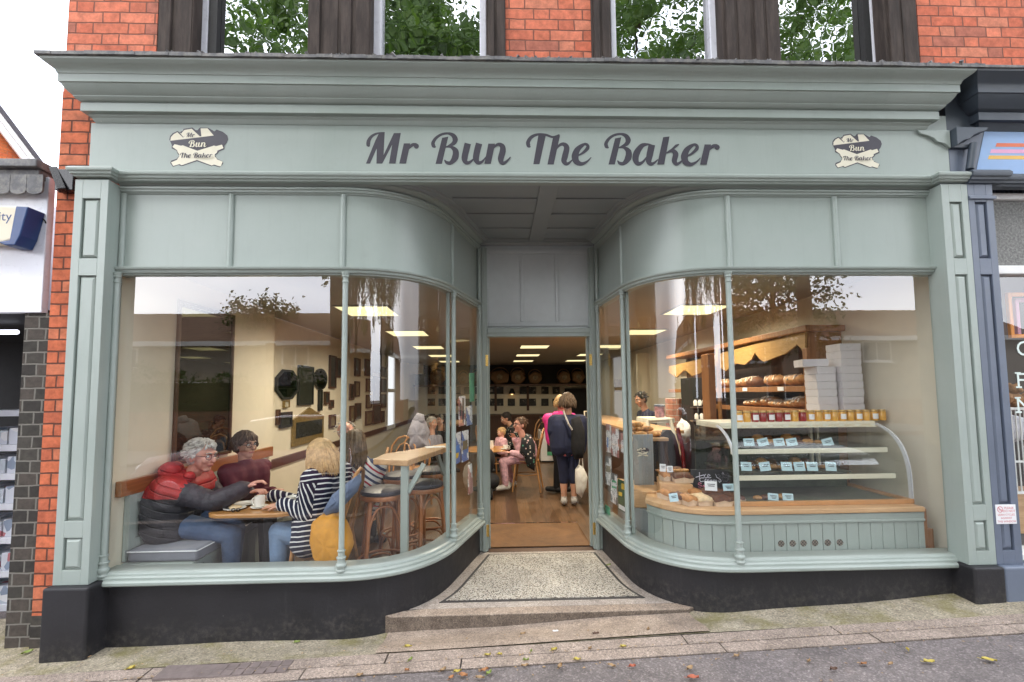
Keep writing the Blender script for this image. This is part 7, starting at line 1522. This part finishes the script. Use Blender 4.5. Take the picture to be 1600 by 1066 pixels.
J['la'].z = max(.06, 0.07); J['ra'].z = .07; J['la'].x = J['lk'].x - .02; J['ra'].x = J['rk'].x; J['lk'].z = min(J['lk'].z, TZ - .13); J['rk'].z = min(J['rk'].z, TZ - .13)
p1, L1, J1, _ = person('grey haired man in glasses and red and grey padded jacket eating at the table', J, 'skin_pink', 'hair_grey', 'jacket_two_tone', 'jeans', glasses=True, vox=.006, s=1.02, sleeves='jacket_grey', bulk=2.6)
scalp(p1, L1, 'hair_grey', 1.02); hair_cap(p1, L1, 'hair_grey', 'short', 1.02, 3, 620, .042)
blobmesh('hood', [('c', A3(266, 737, JY - .10), A3(264, 737, JY + .10), .075, .075), ('c', A3(262, 748, JY), A3(272, 735, JY), .085, .07), ('c', A3(296, 745, JY - .12), A3(296, 745, JY + .12), .04, .04)], 'jacket_two_tone', p1, .007, 4)
# 2 blonde woman with striped jumper, back to us, facing left
WY = .40; pel = A3(494, 826, WY); pel.z = .44; chest = A3(512, 742, WY); hd = A3(500, 712, WY - .01)
J = dict(pelvis=pel, chest=chest, head=hd, hf=(-1, .55, -.22), tf=(-1, .35, 0), le=A3(480, 802, WY - .16), lw=A3(443, 789, WY - .13), re=A3(480, 790, WY + .25), rw=A3(428, 778, WY + .16), lk=A3(436, 830, WY - .10), rk=A3(446, 828, WY + .14), la=A3(438, 905, WY - .1), ra=A3(470, 905, WY + .16), lhd=(-1, .1, -.08), rhd=(-1, 0, -.1), lhn=(0, -.15, 1), rhn=(0, 0, 1), curl=(.25, 0, 0))
for k in 'lr': J[k+'a'].z = .07; J[k+'a'].x = J[k+'k'].x + .01; J[k+'k'].z = min(J[k+'k'].z, TZ - .12); J[k+'w'].z = TZ + .035
p2, L2, J2, _ = person('blonde woman in navy and white striped jumper and pale jeans seated at the table', J, 'skin', 'hair_blonde', 'stripe_body', 'jeans_pale', 'shoe_black', vox=.006, s=1.0, sleeves='stripe_sleeve', bulk=1.3)
scalp(p2, L2, 'hair_blonde', 1.06); hair_cap(p2, L2, 'hair_blonde', 'bob', 1.0, 5, 800, .20)
# jacket over her chair
mj = thing('mustard_jacket', 'mustard quilted jacket with blue lining hung over the blonde woman\'s chair', 'jacket', (at(520, 830, Y=.25).x, .25, .4))
pillow('jacket_body', [(489, 815), (500, 806), (522, 800), (535, 818), (546, 846), (548, 858), (538, 882), (520, 887), (500, 884), (491, 868), (487, 842)], .20, .16, 'mustard', mj)
pillow('sleeve', [(487, 820), (497, 812), (504, 830), (502, 858), (500, 882), (492, 872), (487, 846)], .16, .05, 'mustard', mj)
pillow('lining', [(505, 800), (520, 772), (545, 752), (560, 742), (563, 752), (556, 770), (542, 785), (530, 800), (512, 806)], .22, .10, 'denim_lining', mj)
# 3 brown haired woman in glasses behind the man
Y3 = 1.0; J = dict(pelvis=A3(382, 800, Y3), chest=A3(384, 733, Y3), head=A3(384, 695, Y3), hf=(1, -.5, -.1), tf=(1, -.5, 0), le=A3(392, 780, Y3 + .2), lw=A3(425, 768, Y3), re=A3(372, 785, Y3 - .2), rw=A3(402, 775, Y3 - .25), lk=A3(420, 815, Y3), rk=A3(415, 820, Y3 - .15), la=A3(420, 900, Y3), ra=A3(415, 900, Y3 - .1)); J['pelvis'].z = .48
for k in 'lr': J[k+'a'].z = .07; J[k+'k'].z = .47
p3, L3, J3, _ = person('brown haired woman in dark glasses frames and maroon top behind the man in red', J, 'skin', 'hair_brown', 'maroon_cloth', 'black_cloth', glasses=True, vox=.008, s=.98)
scalp(p3, L3, 'hair_brown', 1.05, .008); hair_cap(p3, L3, 'hair_brown', 'bob', 1.0, 9, 480, .075)
# 4, 5 couple at the table behind the mullion
Y4 = 1.75; J = dict(pelvis=A3(540, 770, Y4), chest=A3(543, 716, Y4), head=A3(541, 677, Y4), hf=(1, -.4, -.1), tf=(1, -.3, 0), le=A3(550, 752, Y4 + .2), lw=A3(578, 742, Y4), re=A3(540, 755, Y4 - .2), rw=A3(570, 748, Y4 - .1), lk=A3(580, 775, Y4), rk=A3(578, 778, Y4 - .15), la=A3(580, 830, Y4), ra=A3(578, 830, Y4 - .1)); J['pelvis'].z = .48
for k in 'lr': J[k+'a'].z = .07; J[k+'k'].z = .47
p4, L4, J4, _ = person('bald man in glasses partly hidden by the left mullion', J, 'skin_pink', 'hair_grey', 'tan_coat', 'black_cloth', glasses=True, vox=.009); hair_cap(p4, L4, 'hair_grey', 'short', 1.0, 4, 60, .03)
Y5 = 1.22; J = dict(pelvis=A3(560, 795, Y5), chest=A3(566, 728, Y5), head=A3(556, 692, Y5), hf=(.2, 1, -.1), tf=(.3, 1, 0), le=A3(548, 770, Y5 + .1), lw=A3(560, 762, Y5 + .3), re=A3(590, 768, Y5 + .08), rw=A3(602, 755, Y5 + .3), lk=A3(556, 800, Y5 + .4), rk=A3(580, 800, Y5 + .4), la=A3(556, 850, Y5 + .4), ra=A3(580, 850, Y5 + .4)); J['pelvis'].z = .50
for k in 'lr': J[k+'a'].z = .07; J[k+'k'].z = .48
p5, L5, J5, _ = person('long haired woman in a cream, red and navy striped top, back to the window', J, 'skin', 'hair_mixed', 'stripe_multi', 'black_cloth', vox=.008)
scalp(p5, L5, 'hair_mixed', 1.05, .008); hair_cap(p5, L5, 'hair_mixed', 'long', 1.0, 6, 500, .27)
cb = thing('brown_coat', 'long brown coat hanging down behind the bar stool', 'coat', (at(556, 800, Y=1.0).x, 1.0, .3)); pillow('coat_body', [(538, 768), (556, 757), (572, 768), (573, 820), (570, 852), (552, 856), (541, 840), (540, 800)], 1.0, .12, 'tan_coat', cb); pillow('collar', [(545, 760), (556, 750), (568, 760), (562, 770), (550, 770)], .98, .05, 'tan_coat', cb)
gcoat = thing('grey_coat', 'pale grey coat slumped over a chair behind the bar shelf', 'coat', (at(655, 680, Y=3.0).x, 3.0, .8)); pillow('coat_body', [(640, 668), (645, 655), (651, 650), (660, 652), (666, 662), (671, 675), (668, 688), (672, 702), (655, 707), (638, 703), (641, 688), (636, 678)], 3.0, .18, 'grey_coat', gcoat); pillow('hood', [(645, 655), (652, 645), (662, 648), (664, 660), (654, 664)], 2.95, .08, 'grey_coat', gcoat)
# 6 diner far back, 7 kimono woman, 8 child, 9 man in patterned shirt
def seated(label, px, Y, yh, yc, yp, face, skin, hair, top, bottom, kn, style='short', ln=.05, vox=.012, s=1.0, **kw):
    pel = A3(px + kw.pop('dp', 0), yp, Y); ch = A3(px + kw.pop('dc', 0), yc, Y); f = Vector(face).normalized(); sd = f.cross(Vector((0, 0, 1)))
    J = dict(pelvis=pel, chest=ch, head=A3(px, yh, Y), hf=face, tf=(f.x, f.y, 0)); h = ch.z - pel.z
    for k, si in (('l', -1), ('r', 1)):
        J[k+'e'] = ch + sd*si*.23*s + Vector((0, 0, -.27*s)) + f*.04; J[k+'w'] = J[k+'e'] + f*.20*s - sd*si*.08 + Vector((0, 0, .05)); J[k+'k'] = pel + f*.42*s + sd*si*.10; J[k+'k'].z = pel.z + .01; J[k+'a'] = J[k+'k'] + f*.02; J[k+'a'].z = .07 if not kn else pel.z - .3
    J.update({k: Vector(v) for k, v in kw.pop('J', {}).items()})
    t, L_, JJ, _ = person(label, J, skin, hair, top, bottom, vox=vox, s=s, **kw)
    if hair: scalp(t, L_, hair, 1.04*s, vox); hair_cap(t, L_, hair, style, s, int(px), 120, ln)
    return t, L_, JJ
seated('distant diner in dark clothes seated near the back wall, seen through the left bow window', 688, 7.2, 657, 679, 703, (-.6, -1, -.1), 'skin', 'hair_dark', 'black_cloth', 'black_cloth', 0)
seated('distant diner in grey at a table left of the grey coat', 676, 6.0, 661, 686, 712, (.8, -.6, -.1), 'skin', 'hair_grey', 'grey_coat', 'black_cloth', 0)
Yk = 4.0; kp = A3(824, 724, Yk); kp.z = .52
t7, L7, J7 = seated('woman in glasses and black floral wrap with pink trousers, talking at the round table', 812, Yk, 664, 692, 724, (-1, -.55, .05), 'skin_pink', 'hair_brown', 'pink_floral', 'pink_floral', 0, 'short', .05, .008, .98, dp=12, dc=8, glasses=True, mouth_open=True, shoes='ceramic',
    J=dict(pelvis=kp, re=A3(812, 706, Yk + .2), rw=A3(804, 686, Yk + .05), le=A3(818, 712, Yk - .24), lw=A3(800, 708, Yk - .2), lk=A3(786, 722, Yk - .12), rk=A3(790, 722, Yk + .1), la=A3(790, 757, Yk - .2), ra=A3(800, 752, Yk + .1)))
pillow('wrap', [(822, 678), (830, 680), (836, 694), (837, 722), (835, 736), (824, 730), (818, 712), (816, 694)], 3.78, .22, 'floral_black', t7); pillow('wrap_sleeve', [(815, 684), (824, 684), (828, 704), (822, 716), (812, 708)], 3.70, .09, 'floral_black', t7)
seated('small child with fair hair leaning at the round table in the doorway view', 783, 4.7, 676, 688, 708, (-.8, -.4, -.3), 'skin', 'hair_blonde', 'pink_floral', 'black_cloth', 0, 'short', .04, .010, .68)
seated('dark haired man in a black and white patterned shirt bending over a table', 790, 5.8, 654, 670, 698, (-1, -.2, -.5), 'skin_tan', 'hair_dark', 'floral_black', 'black_cloth', 0, 'short', .04, .011, .95, dp=14, dc=10)
# 10 standing customer seen from behind
Y10 = 3.0; fz = lambda px, z, Y: Vector((at(px, 700, Y=Y).x, Y, z)); hz = at(887, 628, Y=Y10).z
J = dict(pelvis=fz(887, .80, Y10), chest=fz(888, hz - .26, Y10), head=fz(888, hz, Y10 + .01), hf=(.25, 1, -.05), tf=(.1, 1, 0), le=fz(865, .98, Y10), lw=fz(866, .82, Y10 + .12), re=fz(911, .98, Y10), rw=fz(908, .72, Y10 - .02), lk=fz(880, .43, Y10 + .02), rk=fz(895, .43, Y10 + .01), la=fz(880, .09, Y10), ra=fz(896, .09, Y10), rhd=(0, 0, -1), rhn=(1, 0, 0), ff=(.15, 1, 0), curl=(1.5, 0, 0))
p10, L10, J10, _ = person('woman standing with her back to us in a navy coat and cropped trousers', J, 'skin', 'hair_deep', 'navy_cloth', 'navy_cloth', 'shoe_grey', vox=.008, s=1.0, bulk=2.4, leg_to=.36)
scalp(p10, L10, 'hair_deep', 1.06, .008); hair_cap(p10, L10, 'hair_deep', 'bob', 1.0, 12, 420, .11)
blobmesh('coat_skirt', [('c', J10['pelvis'] + Vector((k*.10, 0, -.04)), J10['pelvis'] + Vector((k*.11, 0, .25)), .14, .13) for k in (-1, 0, 1)], 'navy_cloth', p10, .009, 4)
blobmesh('jumper_hem', [('c', J10['pelvis'] + Vector((-.10, -.005, -.072)), J10['pelvis'] + Vector((.04, -.005, -.072)), .105, .105)], 'salmon_cloth', p10, .009, 3)
hb = J10['rw']; tt_ = thing('tote_bag', 'cream canvas tote bag hanging from the standing woman\'s hand', 'tote bag', (hb.x, hb.y, .2))
pillow('bag', [(899, 734), (905, 726), (912, 731), (918.5, 746), (916, 762), (909, 778), (901, 771), (899, 752)], 2.90, .07, 'canvas_cloth', tt_)
a0 = hb + Vector((0, 0, -.07)); obj('strap', MB().tube([A3(903, 734, 2.96), a0 + Vector((-.01, 0, .01)), a0, a0 + Vector((.01, 0, .01)), A3(911, 733, 2.96)], .007, 6), 'canvas_cloth', tt_)
bb = thing('shoulder_bag', 'big black bag on the right shoulder of the standing woman', 'bag', (at(903, 680, Y=2.85).x, 2.85, .8)); pillow('bag', [(893, 655), (906, 650), (913, 670), (914, 700), (911, 716), (898, 718), (892, 700)], 2.86, .10, 'black_cloth', bb); obj('strap', MB().tube([A3(880, 642, 2.82), A3(888, 662, 2.78), A3(894, 672, 2.79)], .012, 6), 'shoe_grey', bb)
Y11 = 3.75; hz = at(878, 632, Y=Y11).z
J = dict(pelvis=fz(876, .82, Y11), chest=fz(876, hz - .22, Y11), head=fz(878, hz + .02, Y11), hf=(.1, 1, 0), tf=(.1, 1, 0), le=fz(861, 1.02, Y11), lw=fz(861, .84, Y11 + .05), re=fz(898, 1.0, Y11), rw=fz(896, .8, Y11), lk=fz(872, .45, Y11), rk=fz(884, .45, Y11), la=fz(869, .09, Y11), ra=fz(884, .09, Y11), ff=(-.9, .5, 0))
p11, L11, J11, _ = person('person in a hot pink padded jacket half hidden by the standing woman', J, 'skin', 'hair_blonde', 'hot_pink', 'black_cloth', 'shoe_black', vox=.009, bulk=2.6); scalp(p11, L11, 'hair_blonde', 1.05, .009); hair_cap(p11, L11, 'hair_blonde', 'bob', 1.0, 14, 150, .1)
blobmesh('hood', [('c', J11['chest'] + Vector((-.06, -.08, .05)), J11['chest'] + Vector((.06, -.08, .05)), .08, .08)], 'hot_pink', p11, .009, 3)
# 12 staff behind the counter
Y12 = 4.4; J = dict(pelvis=A3(1012, 700, Y12), chest=A3(1010, 648, Y12), head=A3(1001, 624, Y12), hf=(-1, -.35, -.4), tf=(-1, -.2, 0), le=A3(1010, 672, Y12 - .24), lw=A3(994, 668, Y12 - .2), re=A3(1004, 672, Y12 + .2), rw=A3(990, 664, Y12 + .2), lk=A3(1008, 740, Y12 - .1), rk=A3(1008, 740, Y12 + .1), la=A3(1010, 780, Y12 - .1), ra=A3(1010, 780, Y12 + .1))
J['pelvis'].z = .92; J['lk'].z = J['rk'].z = .5; J['la'].z = J['ra'].z = .09
p12, L12, J12, _ = person('dark haired staff member in a navy t shirt looking down behind the counter', J, 'skin_tan', 'hair_dark', 'navy_cloth', 'black_cloth', vox=.009, sleeve_to=.05); scalp(p12, L12, 'hair_dark', 1.05, .009); hair_cap(p12, L12, 'hair_dark', 'short', 1.0, 15, 140, .04)
# ------------------------------------------------------------------ fallen leaves
for nm, c in (('leaf_yellow', (.46, .36, .07)), ('leaf_orange', (.36, .16, .06)), ('leaf_tan', (.34, .22, .11)), ('leaf_red', (.38, .10, .05)), ('leaf_fresh', (.22, .28, .06)), ('leaf_brown', (.10, .05, .03))): pm(nm, c, .6, .25, 40)
def leaf(px, py, size, mat, rz, label, group, n=0):
    r = axis_dir(px, py); o = Vector(CAM); lo = n; size *= .8
    t = (gz(0) - o.z) / r.z
    for _ in range(5): p = o + r * t; t = ((lo if n else gz(p.x) + (apron_z(p.x, p.y) if p.y > -.3 else 0)) - o.z) / r.z
    p = o + r * t; q = random.Random(px * 7 + py); m = MB(); s = size; P = []
    for k, w_ in enumerate((0, .30, .42, .36, .18, 0)):
        u = -.5 + k/5; P.append([(u*s, -w_*s*.7, .006 + .012*abs(u) + q.uniform(0, .006)), (u*s, 0, .004), (u*s, w_*s*.7, .006 + .012*abs(u) + q.uniform(0, .008))])
    X = Matrix.Translation((p.x, p.y, p.z + .004)) @ Matrix.Rotation(rz, 4, 'Z')
    m.add([X @ Vector(v) for row in P for v in row], [(3*k + j, 3*k + j + 1, 3*k + j + 4, 3*k + j + 3) for k in range(5) for j in range(2)]); m.tube([X @ Vector((-.5*s, 0, .004)), X @ Vector((-.75*s, .05*s, .008))], .0012, 4)
    return tag(obj('fallen_leaf', m, mat, None, loc=(p.x, p.y, p.z), smooth=80), label, 'leaf', group)
GA, GK = 'fallen leaves on the asphalt', 'fallen leaves on the kerb stones and apron'
for a in ((204, 1047, .05, 'leaf_yellow', .6, 'yellow leaf on the kerb stones at the far left, above the cast cover', GK), (141, 1024, .035, 'leaf_yellow', .2, 'small yellow leaf in the corner beside the left black plinth block', GK), (464, 1006, .045, 'leaf_fresh', .3, 'pale green yellow leaf at the foot of the left stall riser', GK),
    (638, 1013, .055, 'leaf_yellow', .1, 'bright yellow leaf on the apron left of the doorstep', GK), (641, 1034, .04, 'leaf_fresh', .9, 'green yellow leaf on the kerb stones left of the step', GK), (866, 1018, .05, 'leaf_yellow', .4, 'yellow leaf on the kerb joint below the middle of the step', GK), (974, 1013, .045, 'leaf_yellow', 0, 'bright yellow leaf on the kerb stones right of the middle', GK),
    (922, 1016, .04, 'leaf_tan', .8, 'curled tan leaf on the kerb stones below the doorstep', GK), (817, 993, .05, 'leaf_tan', .5, 'dry tan leaf on the step apron, left of centre', GK), (931, 993, .05, 'leaf_brown', .1, 'brown leaf on the step apron right of centre', GK), (1013, 986, .045, 'leaf_tan', 1.2, 'pale leaf near the right end of the step apron', GK), (762, 1026, .045, 'leaf_yellow', .1, 'yellow slip of leaf on the kerb joint, left of the step middle', GK), (781, 1025, .035, 'leaf_yellow', -.2, 'small yellow leaf beside another on the kerb joint', GK), (830, 1020, .03, 'leaf_fresh', 1.3, 'small green leaf standing in the kerb joint', GK),
    (715, 1052, .055, 'leaf_yellow', .3, 'yellow leaf in the clump on the asphalt left of centre', GA), (724, 1058, .06, 'leaf_orange', -.3, 'orange leaf in the clump on the asphalt left of centre', GA), (692, 1050, .05, 'leaf_tan', .7, 'tan leaf at the left of the clump on the asphalt', GA), (757, 1050, .06, 'leaf_orange', .4, 'orange leaf curled up right of the clump', GA), (764, 1055, .05, 'leaf_fresh', .8, 'greenish leaf beside the curled orange one', GA), (750, 1062, .06, 'leaf_tan', -.1, 'tan leaf at the bottom edge below the curled orange one', GA), (705, 1062, .05, 'leaf_orange', .9, 'rusty leaf at the bottom edge left of the clump', GA),
    (820, 1043, .05, 'leaf_tan', .2, 'tan leaf on the asphalt edge below the step middle', GA), (822, 1034, .04, 'leaf_fresh', .1, 'small green leaf touching the kerb edge below the step middle', GA), (875, 1044, .055, 'leaf_tan', 1.0, 'upright tan leaf on the asphalt below the step', GA), (902, 1033, .05, 'leaf_yellow', 0, 'straw coloured leaf on the asphalt edge right of centre', GA), (956, 1043, .055, 'leaf_tan', -.6, 'pale tan leaf on the asphalt right of centre', GA), (988, 1044, .05, 'leaf_red', .1, 'red leaf on the asphalt right of centre', GA), (1078, 1047, .06, 'leaf_tan', .5, 'tan leaf on the asphalt left of the bright orange one', GA), (1083, 1062, .075, 'leaf_red', -.1, 'large bright orange red leaf cut by the bottom edge', GA),
    (1151, 1028, .05, 'leaf_tan', .3, 'dry yellow tan leaf on the asphalt right of the doorstep', GA), (1350, 1040, .05, 'leaf_orange', .2, 'orange leaf on the asphalt under the vents', GA), (1418, 1018, .04, 'leaf_yellow', 1.2, 'small yellow leaf on the sandy patch of asphalt', GA), (1452, 1037, .07, 'leaf_yellow', -.1, 'long yellow leaf on the asphalt at the right', GA), (1546, 1034, .08, 'leaf_yellow', -.4, 'long curled yellow leaf near the right edge', GA), (1303, 1049, .05, 'leaf_brown', 0, 'dark brown twig like leaf on the asphalt', GA), (1264, 1036, .04, 'leaf_tan', .6, 'small pale leaf on the asphalt left of the orange one', GA), (1392, 1041, .04, 'leaf_tan', .2, 'small tan leaf right of the orange one', GA), (562, 1058, .045, 'leaf_tan', .5, 'tan leaf on the asphalt far left of the clump', GA), (636, 1050, .03, 'leaf_orange', 0, 'little orange leaf by the kerb edge left of the clump', GA)):
    leaf(*a)
leaf(951, 885, .06, 'leaf_fresh', .5, 'fresh green leaf on the terrazzo edge at the right of the lobby', 'fallen leaves on the lobby', .001); leaf(42, 1022, .07, 'leaf_fresh', .9, 'pale green leaf by the foot of the brick pier', GK)
q = random.Random(31); mb = MB()
for i in range(420):                                                       # crumbs of leaf and grit drifted against the kerb joints
    x = q.uniform(-3.4, 3.6); e = q.random()
    y = -.4055 + q.gauss(0, .006) if e < .30 else -.509 - abs(q.gauss(0, .03)) if e < .55 else -.54 - q.random()**1.5*.5 if e < .85 else -.30 + q.random()*.22
    s = q.uniform(.003, .012); z = gz(x) + (apron_z(x, y) + .011 if y > -.3 else .007 if y > -.505 else -.004); a = q.uniform(0, 6.28); c, s2 = math.cos(a), math.sin(a)
    mb.add([(x - c*s, y - s2*s, z + .001), (x + s2*s*.4, y - c*s*.4, z + .003), (x + c*s, y + s2*s, z + .002), (x - s2*s*.4, y + c*s*.4, z + .004)], [(0, 1, 2, 3)])
lt_ = obj('leaf_litter', mb, 'leaf_tan', None); lt_['kind'] = 'stuff'; tag(lt_, 'fine brown leaf crumbs and grit drifted along the kerb joints', 'leaf litter')
tag(obj('cigarette_end', MB().tube([at(864, 986, Z=.012 - .06), at(872, 985.5, Z=.012 - .06)], .005, 8), 'paper', None, loc=tuple(at(868, 986, Z=-.05))), 'white cigarette end on the apron below the doorstep', 'cigarette end')
# ------------------------------------------------------------------ daylight
EL, AZ = R(52), R(205)
w = bpy.data.worlds.new('World'); sc.world = w; w.use_nodes = True; nt = w.node_tree; nt.nodes.clear()
sky = nt.nodes.new('ShaderNodeTexSky'); sky.sky_type = 'NISHITA'; sky.sun_disc = False; sky.sun_elevation = EL; sky.sun_rotation = AZ
sky.air_density = 1.0; sky.dust_density = 2.0
tc = nt.nodes.new('ShaderNodeTexCoord'); mp = nt.nodes.new('ShaderNodeMapping'); mp.inputs['Scale'].default_value = (1.4, 1.4, 3.2)
nz = nt.nodes.new('ShaderNodeTexNoise'); nz.inputs['Scale'].default_value = 1.6; nz.inputs['Detail'].default_value = 7
rp = nt.nodes.new('ShaderNodeValToRGB'); rp.color_ramp.elements[0].position = .30; rp.color_ramp.elements[0].color = (15.5, 17, 20.5, 1); rp.color_ramp.elements[1].position = .72; rp.color_ramp.elements[1].color = (31, 31, 31.6, 1)
mx = nt.nodes.new('ShaderNodeMix'); mx.data_type = 'RGBA'; mx.inputs[0].default_value = .86
bg = nt.nodes.new('ShaderNodeBackground'); bg.inputs[1].default_value = .142; out = nt.nodes.new('ShaderNodeOutputWorld')
L = nt.links.new
L(tc.outputs['Generated'], mp.inputs[0]); L(mp.outputs[0], nz.inputs['Vector']); L(nz.outputs[0], rp.inputs[0])
sp = nt.nodes.new('ShaderNodeSeparateXYZ'); gr = nt.nodes.new('ShaderNodeMapRange'); gr.inputs[1].default_value = 0; gr.inputs[2].default_value = 1; gr.inputs[3].default_value = .62; gr.inputs[4].default_value = 1.5
ov = nt.nodes.new('ShaderNodeMix'); ov.data_type = 'RGBA'; ov.blend_type = 'MULTIPLY'; ov.inputs[0].default_value = 1      # overcast sky: brightest overhead
L(tc.outputs['Generated'], sp.inputs[0]); L(sp.outputs[2], gr.inputs[0]); L(rp.outputs[0], ov.inputs[6]); L(gr.outputs[0], ov.inputs[7])
def mr_(src, a, b, c, d):
    k = nt.nodes.new('ShaderNodeMapRange'); k.interpolation_type = 'SMOOTHSTEP'
    for i, v_ in zip((1, 2, 3, 4), (a, b, c, d)): k.inputs[i].default_value = v_
    L(src, k.inputs[0]); return k.outputs[0]
m1 = nt.nodes.new('ShaderNodeMath'); m1.operation = 'MULTIPLY'; L(mr_(sp.outputs[1], -.45, -.8, 0, 1), m1.inputs[0]); L(mr_(sp.outputs[2], .18, .42, 1, 0), m1.inputs[1])
m2 = nt.nodes.new('ShaderNodeMath'); m2.operation = 'MULTIPLY_ADD'; L(m1.outputs[0], m2.inputs[0]); m2.inputs[1].default_value = 2.2; m2.inputs[2].default_value = 1.0    # added boost low across the street, brightens the sky reflected in the panes
ob = nt.nodes.new('ShaderNodeMix'); ob.data_type = 'RGBA'; ob.blend_type = 'MULTIPLY'; ob.inputs[0].default_value = 1; L(ov.outputs[2], ob.inputs[6]); L(m2.outputs[0], ob.inputs[7])
L(sky.outputs[0], mx.inputs[6]); L(ob.outputs[2], mx.inputs[7]); L(mx.outputs[2], bg.inputs[0]); L(bg.outputs[0], out.inputs[0])
sd = bpy.data.lights.new('sun', 'SUN'); so = bpy.data.objects.new('sun', sd); C.objects.link(so)
sd.energy = 1.8; sd.angle = R(14); sd.color = (1.0, .97, .92)
# sun_rotation is measured clockwise from +Y seen from above
dv = Vector((math.sin(AZ) * math.cos(EL), math.cos(AZ) * math.cos(EL), math.sin(EL)))
so.rotation_euler = dv.to_track_quat('Z', 'Y').to_euler()
# ------------------------------------------------------------------ render settings
sc.view_settings.view_transform = 'Standard'; sc.view_settings.look = 'None'; sc.view_settings.exposure = 0; sc.view_settings.gamma = 1
cy = sc.cycles
cy.use_denoising = True; cy.denoiser = 'OPENIMAGEDENOISE'
cy.max_bounces = 7; cy.diffuse_bounces = 3; cy.glossy_bounces = 4; cy.transmission_bounces = 6; cy.transparent_max_bounces = 16
cy.caustics_reflective = False; cy.caustics_refractive = False; cy.sample_clamp_indirect = 6
